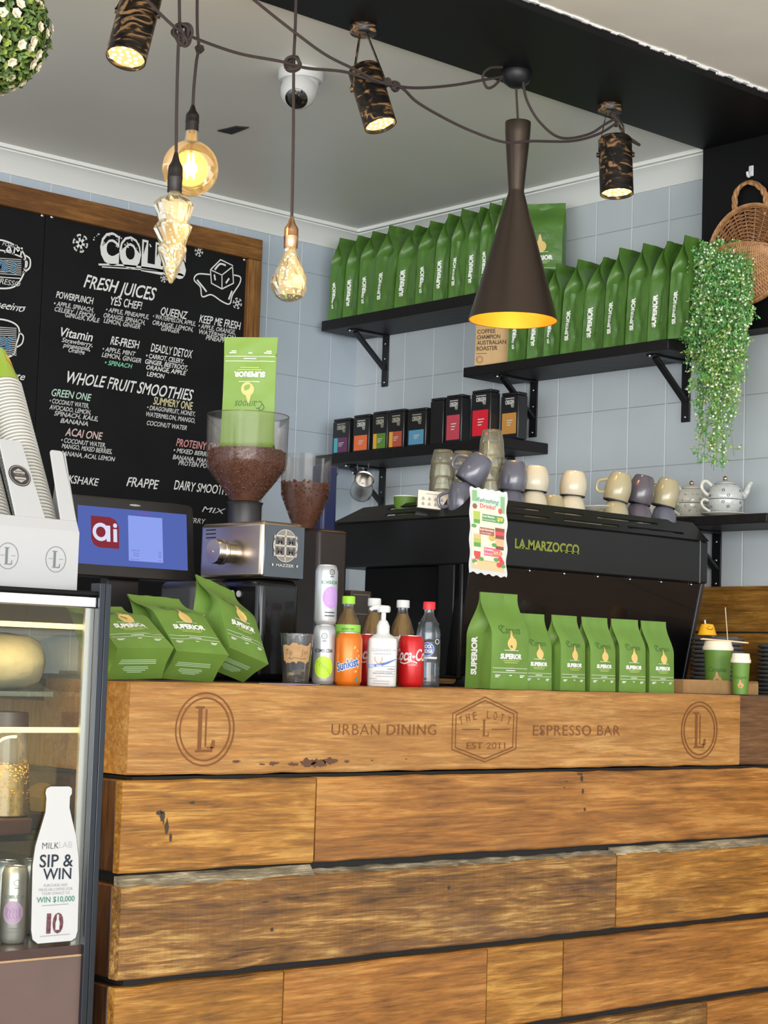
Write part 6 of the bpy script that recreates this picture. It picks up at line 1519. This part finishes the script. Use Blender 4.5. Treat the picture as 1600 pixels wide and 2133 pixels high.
# globe bulb
Yg_ = 3.96
t, p_, k = hanging('globe_bulb', 'round amber globe bulb glowing on a dark twisted cord', Yg_, [(411, -20), (411, 60), (414, 98), (409, 130), (404, 180), (402, 219)], (56, 14), M['socket'], None)
pts_ = [P(409, 8, Y=Yg_), P(412, 55, Y=Yg_)]
rg = 58*k; c_ = V((p_.x, Yg_, P(401, 352, Y=Yg_).z))
n_ = 16; prg = [(13*k, p_.z-c_.z), (13*k, p_.z-c_.z-8*k)]
a0 = math.asin(15*k/rg)
prg += [(rg*sin(a0+(pi-a0)*i/n_), rg*cos(a0+(pi-a0)*i/n_)) for i in range(n_+1)]
MB().shell(prg, c_, 40).build('bulb_glass', M['amberglass'], t, world=True, angle=60)
mb = MB()
for j in range(4):
    an = j*pi/2; mb.tube([c_+V((.008*cos(an), .008*sin(an), .040)), c_+V((.013*cos(an), .013*sin(an), -.026))], .0026, 6)
mb.build('filament', M['filament'], t, world=True); MB().tube([(p_.x, Yg_, p_.z), (c_.x, Yg_, c_.z+.042)], .004, 8).build('filament_stem', M['copper'], t, world=True)
mb = MB(); knot(mb, P(416, 102, Y=Yg_), .009, 3); mb.build('cord_knot', M['cord'], t, world=True)
point_light('globe_bulb_light', (c_.x, c_.y, c_.z), 2.6, (1, .72, .36), .02)
# stepped cone bulb
t, p_, k = hanging('cone_bulb', 'stepped cone shaped glass bulb with sparkling lights, in front of the globe bulb', 3.82, [(374, -20), (374, 60), (371, 110), (368, 220), (367, 318)], (84, 15.5), M['socket'], None)
def facet(seed, amp): return lambda th, z: 1+amp*noise.noise(V((cos(th)*4.2, sin(th)*4.2, z*75+seed)))
zc_ = [(12, 0), (14, -8), (30, -14), (40, -24), (41, -30), (34, -52), (30, -62), (30, -64), (37, -72), (37, -80), (29, -102), (27, -110), (27, -112), (30, -120), (28, -128), (20, -150), (17, -158), (18, -163), (10, -180), (3, -192), (0, -193)]
MB().shell([(a_*k, b_*k) for a_, b_ in zc_], p_, 26, None, facet(1, .16)).build('bulb_glass', M['goldglass'], t, world=True, smooth=False)
rr = random.Random(9); mb = MB()
for i in range(70):
    q = rr.random()**.8; an = rr.uniform(0, 6.3); r_ = (33*(1-q)+3)*k*rr.uniform(.5, .95); mb.ball(p_+V((r_*cos(an), r_*sin(an), -(20+160*q)*k)), .0017 if i % 4 else .0030, 6, 4)
mb.build('light_points', M['fairy'], t, world=True, kind='stuff')
mb = MB(); q = P(380, 66, Y=3.82); knot(mb, q, .026, 5); knot(mb, q+V((.004, 0, -.02)), .02, 8); mb.build('cord_knot', M['cord'], t, world=True)
point_light('cone_bulb_light', p_+V((0, -.1, -.1)), .7, (1, .75, .4), .03)
# drop bulb
t, p_, k = hanging('drop_bulb', 'teardrop glass bulb with a copper socket hanging lowest on the right', 3.86, [(617, -20), (615, 60), (612, 132), (611, 280), (608, 452)], (66, 15), M['copper'], None)
zc_ = [(12, 0), (14, -8), (20, -24), (29, -46), (35, -62), (37, -76), (35, -90), (28, -102), (16, -110), (5, -113), (0, -113)]
MB().shell([(a_*k, b_*k) for a_, b_ in zc_], p_, 26, None, facet(7, .12)).build('bulb_glass', M['goldglass'], t, world=True, smooth=False)
mb = MB()
for i in range(60):
    q = rr.random(); an = rr.uniform(0, 6.3); r_ = (8+24*sin(pi*min(1, q*.8)))*k*rr.uniform(.5, .95); mb.ball(p_+V((r_*cos(an), r_*sin(an), -(12+92*q)*k)), .0016 if i % 4 else .0030, 6, 4)
mb.build('light_points', M['fairy'], t, world=True, kind='stuff')
mb = MB(); knot(mb, P(610, 133, Y=3.86), .027, 11); mb.build('cord_knot', M['cord'], t, world=True)
point_light('drop_bulb_light', p_+V((0, -.1, -.08)), .6, (1, .75, .4), .03)

# swagged cords
def swag(label, pts, r=.0042, loops=()):
    path = smooth_path([P(x, y, Y=Y_) for x, y, Y_ in pts], 7); mb = MB(); mb.tube(path, r, 8)
    for c_, rad, s_ in loops: knot(mb, c_, rad, s_)
    tag(mb.build('swagged_cord', M['cord']), label, 'cord', 'dark swagged lamp cords')
swag('dark cord swagging from the leftmost spotlight past the bulbs to the pendant lamp', [(300, -6, 3.80), (335, 30, 3.80), (372, 62, 3.80), (420, 85, 3.84), (500, 112, 3.86), (585, 128, 3.84), (640, 142, 3.84), (720, 150, 3.83), (790, 172, 3.83), (860, 183, 3.86), (940, 178, 3.88), (1010, 166, 3.89), (1046, 160, 3.90)])
swag('longest dark cord, falling from the top edge across the pendant to the right spotlight', [(520, -8, 3.84), (560, 25, 3.84), (620, 72, 3.83), (680, 115, 3.82), (740, 145, 3.82), (790, 170, 3.82), (835, 182, 3.82), (868, 212, 3.84), (920, 243, 3.85), (980, 272, 3.85), (1050, 296, 3.84), (1110, 294, 3.84), (1190, 294, 3.86), (1245, 280, 3.87), (1282, 258, 3.87)], loops=((P(806, 172, Y=3.83), .012, 21), (P(822, 180, Y=3.83), .014, 22)))
swag('dark cord drooping from the pendant lamp canopy to the right spotlight', [(1090, 172, 3.92), (1098, 210, 3.91), (1125, 255, 3.89), (1168, 287, 3.88), (1225, 280, 3.88), (1262, 258, 3.87), (1288, 244, 3.87)])
swag('short dark cord loop beside the pendant lamp canopy', [(1046, 140, 3.90), (1020, 142, 3.89), (1006, 158, 3.89), (1014, 182, 3.89), (1028, 180, 3.89), (1044, 164, 3.90)])

# spotlights
def brushed_metal():
    m = mat('brushed_black_gold', (.03, .025, .02), .36, .35); N, L = nt(m); b = N['Principled BSDF']
    tc = N.new('ShaderNodeTexCoord'); mp = N.new('ShaderNodeMapping'); mp.inputs['Rotation'].default_value = (.5, .7, 0); mp.inputs['Scale'].default_value = (14, 60, 90); L.new(tc.outputs['Object'], mp.inputs[0])
    n = N.new('ShaderNodeTexNoise'); n.inputs['Scale'].default_value = .55; n.inputs['Detail'].default_value = 6; n.inputs['Distortion'].default_value = 1.2; L.new(mp.outputs[0], n.inputs['Vector'])
    r = ramp(N, [(.44, (.012, .011, .011)), (.54, (.05, .03, .016)), (.62, (.40, .23, .10))]); L.new(n.outputs['Fac'], r.inputs[0]); L.new(r.outputs[0], b.inputs['Base Color']); return m
M['spot'] = brushed_metal(); M['lens'] = emission('warm_spot_lens', (1.0, .72, .26), 1.0); M['ledchip'] = emission('warm_led_chip', (1.0, .86, .55), 3.0)
def spotlight(label, base_px, top_px, bot_px, r_px, Y_, tilt_y=0.0):
    b0 = P(base_px[0], base_px[1], Z=ZSO-.012); t = thing('spotlight', label, 'spotlight', (b0.x, b0.y, ZSO), group='brushed spotlights under the beam')
    a_ = P(top_px[0], top_px[1], Y=Y_); c_ = P(bot_px[0], bot_px[1], Y=Y_-tilt_y); k = mpp(c_); r_ = r_px*k
    MB().lathe([(.040, 0), (.040, -.022), (.037, -.026), (0, -.026)], (b0.x, b0.y, ZSO-.0003), 32).build('mount', M['spot'], t, world=True)
    d = (c_-a_).normalized(); A = d.to_track_quat('Z', 'Y').to_matrix(); Lh = (c_-a_).length
    MB().shell([(0, -.002), (r_*.90, 0), (r_, .006), (r_, Lh), (r_*.94, Lh), (r_*.92, Lh-.012)], a_, 40, A).build('lamp_body', M['spot'], t, world=True, angle=40)
    mb = MB(); mb.lathe([(0, Lh-.0125), (r_*.93, Lh-.0125), (r_*.93, Lh-.010), (0, Lh-.008)], a_, 32, A); mb.build('lens', M['lens'], t, world=True)
    mb = MB(); pm_ = lambda u, v: a_+A @ V((u, v, Lh-.0070))
    for i in range(18):
        an = i*2.4; q_ = r_*.82*sqrt((i+.5)/18); mb.disc(pm_, q_*cos(an), q_*sin(an), r_*.12, None, 8, 1)
    mb.build('led_chips', M['ledchip'], t, world=True, smooth=False)
    mb = MB(); mid = a_.lerp(c_, .30); s_ = A @ V((1, 0, 0)); s_ = RT-d*RT.dot(d); s_.normalize()
    for sg in (-1, 1):
        e0 = V((b0.x, b0.y, ZSO-.024))+s_*sg*.010; e1 = a_+s_*sg*(r_*.55)+V((0, 0, .02)); e2 = mid+s_*sg*(r_+.003)
        f = (e2-e0).normalized(); w_ = f.cross(s_).normalized()*.009; th = s_*.0016
        for p0, p1 in ((e0, e2),): mb.hexa([p0-w_-th, p0+w_-th, p0+w_+th, p0-w_+th, p1-w_-th, p1+w_-th, p1+w_+th, p1-w_+th])
        mb.lathe([(.008, -.004), (.008, .004), (0, .005)], e2, 12, (s_*sg).to_track_quat('Z', 'Y').to_matrix())
    mb.build('yoke', M['spot'], t, world=True, smooth=False)
    spot_light('spotlight_beam', c_+d*.02, d, 9, (1, .80, .52), 65)
spotlight('brushed spotlight at the upper left with its top out of view', (300, -78), (297, -12), (262, 122), 42.5, 3.90, .03)
spotlight('brushed spotlight tilted right, above the middle of the counter', (757, 62), (757, 142), (793, 262), 34.5, 3.90, .06)
spotlight('brushed spotlight pointing straight down at the right', (1270, 226), (1281, 288), (1285, 404), 35, 3.92, .02)
q = P(1325, 300, Y=3.90); mb = MB(); mb.tube([P(1288, 282, Y=3.88), P(1312, 290, Y=3.89), P(1332, 302, Y=3.9)], [.004, .007, .005], 8); mb.tube([P(1284, 240, Y=3.87), P(1298, 262, Y=3.88), P(1300, 280, Y=3.88), P(1310, 292, Y=3.885)], .0035, 7)
mb.tube([P(1272, 236, Y=3.87), P(1286, 252, Y=3.87), P(1282, 262, Y=3.87)], .008, 8); tag(mb.build('cord_end', M['cord']), 'taped dark cord end clipped on the right spotlight', 'cord end')

# security camera on the rear ceiling
c_ = P(627, 148, Z=ZR); k = mpp(c_); t = thing('security_camera', 'white dome security camera on the grey ceiling', 'security camera', (c_.x, c_.y, ZR))
MB().lathe([(47*k, -.0003), (47*k, -.026), (44*k, -.034), (38*k, -.036), (36*k, -.07), (0, -.07)], c_, 40).build('camera_base', M['white'], t, world=True, angle=35)
bc = P(622, 190, Y=c_.y-.01); rb = 38*k; MB().ball(bc, rb, 32, 20).build('camera_ball', M['white'], t, world=True)
dr = (P(613, 208, Y=c_.y-.05)-bc); dr = (V((0, 0, H))-bc).normalized()*.55+V((-.25, -.1, -.62)); dr.normalize(); A = dr.to_track_quat('Z', 'Y').to_matrix()
lr = 23*k; MB().lathe([(lr, sqrt(rb**2-lr**2)-.002), (lr*1.02, sqrt(rb**2-lr**2)+.003), (lr*.8, rb-.003), (lr*.4, rb+.0015), (0, rb+.002)], bc, 28, A).build('camera_window', mat('camera_black_window', (.01, .009, .008), .12, coat=.5), t, world=True)
# ------------------------------------------------------------------ plants and basket
M['leafdark'] = mat('box_leaf', (.10, .17, .035), .45, var=.45, vscale=40); M['leaflite'] = mat('young_box_leaf', (.26, .33, .05), .45, var=.3, vscale=50); M['petal'] = mat('cream_petal', (.86, .78, .58), .6)
def leaf(mb, c, d, n, L, W):
    s_ = d.cross(n).normalized(); m_ = c+d*L*.5
    mb.add([c, m_+s_*W/2+n*.12*L, c+d*L, m_-s_*W/2+n*.12*L, m_-n*.03*L], [(0, 4, 3), (0, 1, 4), (4, 1, 2), (4, 2, 3)])
def rdir(r): 
    z = r.uniform(-1, 1); a = r.uniform(0, 2*pi); s_ = sqrt(1-z*z); return V((s_*cos(a), s_*sin(a), z))
Yb_ = 3.42; bc = P(-26, 62, Y=Yb_); kb = mpp(bc); rb = 128*kb; rr = random.Random(17)
t = thing('flower_ball', 'hanging ball of small green leaves and cream flowers at the top left corner', 'flower ball', bc)
MB().ball(bc, rb*.84, 24, 16).build('core', mat('dark_green_core', (.015, .022, .006), .9), t, world=True)
for nm, mm, n_ in (('leaves', 'leafdark', 2600), ('young_leaves', 'leaflite', 900)):
    mb = MB()
    for i in range(n_):
        d = rdir(rr); side = d.cross(rdir(rr)).normalized(); dd = (d*rr.uniform(.15, .8)+side).normalized(); leaf(mb, bc+d*rb*rr.uniform(.84, .98), dd, d, rr.uniform(.014, .022), rr.uniform(.008, .012))
    mb.build(nm, M[mm], t, smooth=False, world=True, kind='stuff')
fl = []
mb = MB()
for i in range(150):
    d = rdir(rr); c_ = bc+d*rb*rr.uniform(.97, 1.03); s1 = d.orthogonal().normalized(); s2 = d.cross(s1)
    for lay, (rad, tilt, n_) in enumerate(((.012, .5, 6), (.0085, 1.1, 5), (.004, 1.8, 4))):
        for j in range(n_):
            an = 2*pi*(j+.5*lay)/n_+i; e = s1*cos(an)+s2*sin(an); p1 = c_+e*rad+d*rad*tilt*.6; w_ = (s2*cos(an)-s1*sin(an))*rad*.55
            mb.add([c_, c_+e*rad*.6-w_+d*rad*tilt*.4, p1, c_+e*rad*.6+w_+d*rad*tilt*.4], [(0, 1, 2, 3)])
mb.build('flowers', M['petal'], t, smooth=False, world=True, kind='stuff')
MB().tube([bc+V((0, 0, rb*.8)), V((bc.x, bc.y, ZF))], .003, 6).build('hanging_wire', M['cord'], t, world=True)

# wall basket
M['wicker'] = mat('brown_wicker', (.30, .135, .05), .5, var=.35, vscale=60); M['wicker2'] = mat('pale_wicker', (.42, .21, .085), .5, var=.3, vscale=60)
XW = 5.1; hk = P(1566, 356, X=XW)
t = thing('wall_hook', 'small white plastic hook holding the wicker basket on the black pier', 'hook', (XW, hk.y, hk.z))
MB().box(-.006, -.0004, -.010, .010, -.020, .018).build('hook_plate', M['cap_white'], t, bevel=.005, bseg=3); MB().tube(smooth_path([(-.006, 0, -.004), (-.014, 0, -.022), (-.022, 0, -.020), (-.024, 0, -.008)], 4), .005, 8).build('hook_arm', M['cap_white'], t)
ctr = P(1562, 530, X=XW-.02); bt_ = thing('wicker_basket', 'round brown wicker wall basket with a loop handle, hanging on the black pier', 'basket', (XW, ctr.y, ctr.z))
R0 = .165; bxm = lambda u, v, o=0.0: V((XW-.016-o, ctr.y-u, ctr.z+v))   # u reads right, v up
rr = random.Random(23); mb = MB(); ns = 22; cy0 = -.045
for j in range(ns):
    an = 2*pi*j/ns; mb.tube([bxm(0, cy0, .002), bxm(R0*.5*cos(an), cy0*.5+R0*.5*sin(an), .0), bxm(R0*cos(an), R0*sin(an), .006)], .0030, 5)
for q in range(30):
    f_ = .10+.88*q/29; pts = []
    for i in range(ns*2): an = pi*i/ns; pts.append(bxm(R0*f_*cos(an), cy0*(1-f_)+R0*f_*sin(an), .006*((-1)**((i//2+q) % 2))*(1 if i % 2 == 0 else 0)+.010*f_**3+rr.uniform(-.001, .001)))
    mb.tube(pts, .0030, 5, True)
mb.build('woven_back', M['wicker'], bt_, world=True)
mb = MB()
for k in range(7):
    ph = k*2*pi/7; pts = [bxm((R0+.004+.006*cos(9*a_+ph))*cos(a_), (R0+.004+.006*cos(9*a_+ph))*sin(a_), .012+.009*sin(9*a_+ph)) for a_ in [2*pi*i/90 for i in range(90)]]; mb.tube(pts, .0032, 5, True)
mb.build('rim', M['wicker2'], bt_, world=True)
mb = MB()      # bulging pocket of diagonal weave over the lower part
def pk(a_, f_):     # a_ angle along the lower arc, f_ 0 rim .. 1 lip
    e = bxm(R0*cos(a_), R0*sin(a_), .01); x_ = cos(a_)*R0*(1-.25*f_); lip = .02-.03*(x_/R0)**2; z_ = (1-f_)*R0*sin(a_)+f_*lip
    return bxm(x_, z_, .012+.085*sin(pi*.5*f_)*(1-(x_/R0)**2*.55))
for s_ in (1, -1):
    for j in range(46):
        a0 = pi+.05+(pi-.1)*j/45; mb.tube([pk(max(pi+.02, min(2*pi-.02, a0+s_*.5*f_)), f_) for f_ in [i/8 for i in range(9)]], .0026, 5)
for f_ in (.25, .5, .75): mb.tube([pk(pi+.03+(pi-.06)*i/30, f_) for i in range(31)], .0028, 5)
mb.grid(lambda a_, f_: pk(a_, f_)+V((.003, 0, 0)), pi+.02, 2*pi-.02, 0.02, 1, 30, 8)
for k in range(3): mb.tube([pk(pi+.03+(pi-.06)*i/40, 1)+V((.003*sin(i*.9+k*2), 0, .003*cos(i*.9+k*2))) for i in range(41)], .0034, 5)
mb.build('pocket', M['wicker2'], bt_, world=True)
mb = MB(); hl = [P(1532, 440, X=XW-.02), P(1531, 412, X=XW-.02), P(1541, 390, X=XW-.02), P(1563, 380, X=XW-.022), P(1586, 392, X=XW-.02), P(1596, 414, X=XW-.02), P(1595, 444, X=XW-.02)]; hp_ = smooth_path(hl, 8)
for k in range(3):
    mb.tube([p+V((.005*sin(i*.45+k*2.1), .006*cos(i*.45+k*2.1), .004*sin(i*.45+k*2.1))) for i, p in enumerate(hp_)], .0058, 7)
mb.build('handle', M['wicker2'], bt_, world=True)

# trailing plant
M['vine'] = mat('vine_leaf_green', (.13, .40, .10), .5, var=.35, vscale=30); M['vine2'] = mat('vine_leaf_yellow_green', (.34, .50, .12), .5, var=.3, vscale=30); M['stem'] = mat('vine_stem', (.13, .30, .06), .6); M['bud'] = mat('white_bud', (.80, .84, .66), .6)
rr = random.Random(31); vt = thing('trailing_plant', 'long trailing green plant with tiny white flowers spilling from the wicker basket', 'plant', P(1500, 520, X=XW-.09))
st, lf, lf2, bd = MB(), MB(), MB(), MB()
def at(px, py, o): return P(px, py, X=XW-o)
for i in range(215):
    bx_ = rr.uniform(1452, 1560); ly = rr.choice([rr.uniform(560, 700)]*2+[rr.uniform(700, 850)]*2+[rr.uniform(850, 985)])
    ex = bx_+rr.uniform(-20, 16) if ly < 780 else rr.uniform(1450, 1545)
    if ly > 850: ex = rr.uniform(1452, 1530)
    if rr.random() < .07: ex, ly = rr.uniform(1424, 1440), rr.uniform(640, 830)
    o0, o1 = rr.uniform(.05, .11), rr.uniform(.07, .17)
    y0_ = rr.uniform(505, 540)+abs(bx_-1505)*.25
    ctl = [at(1520+rr.uniform(-20, 20), 540, .06), at(bx_, y0_, o0), at(bx_+(ex-bx_)*.35+rr.uniform(-8, 8), y0_+(ly-y0_)*.35, o0+.02), at(bx_+(ex-bx_)*.7+rr.uniform(-10, 10), y0_+(ly-y0_)*.7, o1), at(ex, ly, o1)]
    path = smooth_path(ctl, 6); st.tube(path, [.0014]*(len(path)-8)+[.0009]*8, 4)
    n_ = int(10+(ly-500)/13)
    for j in range(n_):
        u = rr.uniform(.2, 1); q = path[min(len(path)-1, int(u*(len(path)-1)))]
        d = rdir(rr); d.z -= .25; d.normalize(); tip = q+d*rr.uniform(.008, .026)
        st.tube([q, (q+tip)/2+V((0, 0, .002)), tip], .0007, 3)
        tgt = lf if rr.random() < (.75 if q.z > at(1500, 720, .1).z else .45) else lf2
        for m_ in range(3): leaf(tgt, tip+rdir(rr)*.006, rdir(rr), rdir(rr), rr.uniform(.010, .018), rr.uniform(.006, .010))
        if rr.random() < .5: bd.ball(tip+rdir(rr)*.006, rr.uniform(.0026, .0052), 6, 4)
st.build('stems', M['stem'], vt, world=True, smooth=False, kind='stuff'); lf.build('leaves', M['vine'], vt, world=True, smooth=False, kind='stuff'); lf2.build('young_leaves', M['vine2'], vt, world=True, smooth=False, kind='stuff'); bd.build('flower_buds', M['bud'], vt, world=True, kind='stuff')

# ------------------------------------------------------------------ right end of the counter
p0 = P(1424, 1418, Y=3.40); p1 = P(1580, 1421, Y=3.40); tz = p0.z-CT+.004
t = thing('cardboard_tray', 'low brown cardboard tray under the green cups at the right end of the counter', 'tray', ((p0.x+p1.x)/2, 3.47, CT+.0004)); w_ = (p1.x-p0.x)/2
kb_ = mat('tray_cardboard', (.33, .19, .075), .8, var=.1, vscale=40)
mb = MB(); mb.box(-w_, w_, -.07, .07, 0, .002); mb.box(-w_, w_*.28, -.07, -.068, .002, tz); mb.box(w_*.28, w_, -.07, -.068, .002, tz*.85); mb.box(-w_, w_, .068, .07, .002, tz); mb.box(-w_, -w_+.002, -.068, .068, .002, tz); mb.box(w_-.002, w_, -.068, .068, .002, tz); mb.build('tray_box', kb_, t, smooth=False)
tr_loc = t.location
M['lid_white'] = mat('cream_cup_lid', (.84, .78, .62), .4)
def takeaway(label, px, Yc, z0, rt, rb_, h):
    p_ = P(px, 1400, Y=Yc); loc = V((p_.x, Yc, z0)); t = thing('takeaway_cup', label, 'paper cup', loc, face_cam(loc))
    b = MB().lathe([(rb_*.9, .003), (rb_*.92, 0), (rb_, .001), (rt, h), (0, h)], seg=40).build('cup_body', M['cup_green'], t)
    MB().lathe([(rt*1.08, h-.004), (rt*1.11, h), (rt*1.10, h+.006), (rt*1.04, h+.007), (rt*1.03, h+.010), (rt*1.0, h+.012), (rt*.95, h+.022), (rt*.90, h+.024), (rt*.86, h+.019), (0, h+.018)], seg=40).build('cup_lid', M['lid_white'], t, angle=35)
    f = lambda u, v: V(((rb_+(rt-rb_)*v/h+.0008)*sin(u/rb_), -(rb_+(rt-rb_)*v/h+.0008)*cos(u/rb_), v))
    mb = MB(); bag_emblem(mb, f, 0, h*.28, rb_*.36); mb.build('emblem', mat('copper_print', (.58, .30, .11), .5), b, smooth=False)
    mb = MB(); mb.text(f, 'Campos', 0, h*.48, rb_*.42, rb_*1.45, 'C', shear=.35); mb.build('script_lettering', M['pdark'], b, smooth=False); return t, p_
kk = mpp(P(1496, 1400, Y=3.50)); cz0 = CT+.0028
hb_ = P(1496, 1352, Y=3.50).z-cz0
t, pc = takeaway('large green takeaway cup with a cream lid in the cardboard tray', 1495, 3.50, cz0, 29*kk, 24*kk, hb_)
hs_ = P(1543, 1378, Y=3.37).z-CT-.0004; ks = mpp(P(1543, 1400, Y=3.37))
takeaway('small green takeaway cup with a white lid in front of the large one', 1543, 3.368, CT+.0004, 19*ks, 15.5*ks, hs_)
zl_ = cz0+hb_+.0245
t2 = thing('wooden_paddle', 'pale wooden paddle lying across the large green cup lid', 'paddle', (pc.x, 3.50, zl_+.003), rot=(radians(-3), radians(3), CR))
o_ = [(-36, 7), (-26, 10), (-8, 9), (18, 5), (38, 4), (58, 5), (64, 0), (58, -5), (38, -4), (18, -4), (-8, -8), (-26, -10), (-35, -7), (-24, -1)]
MB().prism([(a_*kk, b_*kk) for a_, b_ in o_], lambda u, v: V((u, v, -.0028+.0008*sin(u*60))), lambda u, v: V((u, v, .0012+.0008*sin(u*60)))).build('paddle_blade', mat('pale_birch', (.72, .48, .26), .5), t2, angle=30)
s0 = P(1516, 1340, Y=3.52); s1 = P(1511, 1265, Y=3.52); tag(MB().tube([(s0.x, 3.52, zl_+.004), s1], .0014, 6).build('skewer', mat('pale_stick', (.70, .58, .42), .5)), 'thin upright pale stick standing behind the large green cup', 'skewer')
# stacked dark lids
M['lid_dark'] = mat('dark_grey_lid', (.075, .075, .078), .28, coat=.3); ld0 = None
def lid_stack(px, Yc, n, ztop, which, r_):
    global ld0
    x = P(px, 1380, Y=Yc).x; pit = (ztop-CT)/n
    for i in range(n):
        lab = 'dark plastic lid in the %s' % which
        if ld0 is None:
            ld0 = MB().lathe([(0, .002), (.06, .002), (.064, 0), (.074, 0), (.076, .003), (.0745, .006), (.066, .0065), (.063, .009), (0, .009)], seg=44).build('plastic_lid', M['lid_dark'], angle=35); o = ld0
        else: o = ld0.copy(); C.objects.link(o)
        o.location = (x+.0012*((i*7) % 3-1), Yc+.0012*((i*5) % 3-1), CT+.0004+i*pit); o.scale = (r_/.076, r_/.076, pit/.0096); tag(o, lab, 'lid', 'dark lids in the %s' % which)
zt1 = P(1470, 1325, Y=3.75).z; lid_stack(1494, 3.735, 13, zt1, 'stack behind the green cups', .086); lid_stack(1634, 3.66, 12, P(1600, 1340, Y=3.66).z, 'stack at the right picture edge', .09)
# yellow tub with a drawn smile
xq = P(1463, 1310, Y=3.72).x; kq = mpp(P(1463, 1310, Y=3.72)); t = thing('yellow_tub', 'small yellow upturned tub with a smile line and a white straw on the dark lids', 'tub', (xq, 3.70, zt1+.0012), face_cam((xq, 3.70)))
hq = 24*kq; rq = 20*kq; b = MB().lathe([(rq, 0), (rq*.96, .003), (rq*.70, hq*.8), (rq*.60, hq*.95), (0, hq)], seg=36).build('tub_body', mat('yellow_plastic', (.85, .42, .01), .4), t, angle=50)
f = lambda u, v: V(((rq*(1-.36*v/hq)+.001)*sin(u/rq), -(rq*(1-.36*v/hq)+.001)*cos(u/rq), v)); mb = MB(); mb.stroke(f, smooth_pts([(-.004, hq*.62), (.006, hq*.50), (.018, hq*.50), (.024, hq*.6)]), .002); mb.disc(f, .006, hq*.74, .0018, .0022, 8, 1); mb.build('smile_line', M['p_black'], b, smooth=False)
MB().tube([(-.006, 0, hq*.9), (-.008, 0, hq*1.32)], .0028, 8).build('straw', M['cap_white'], t)
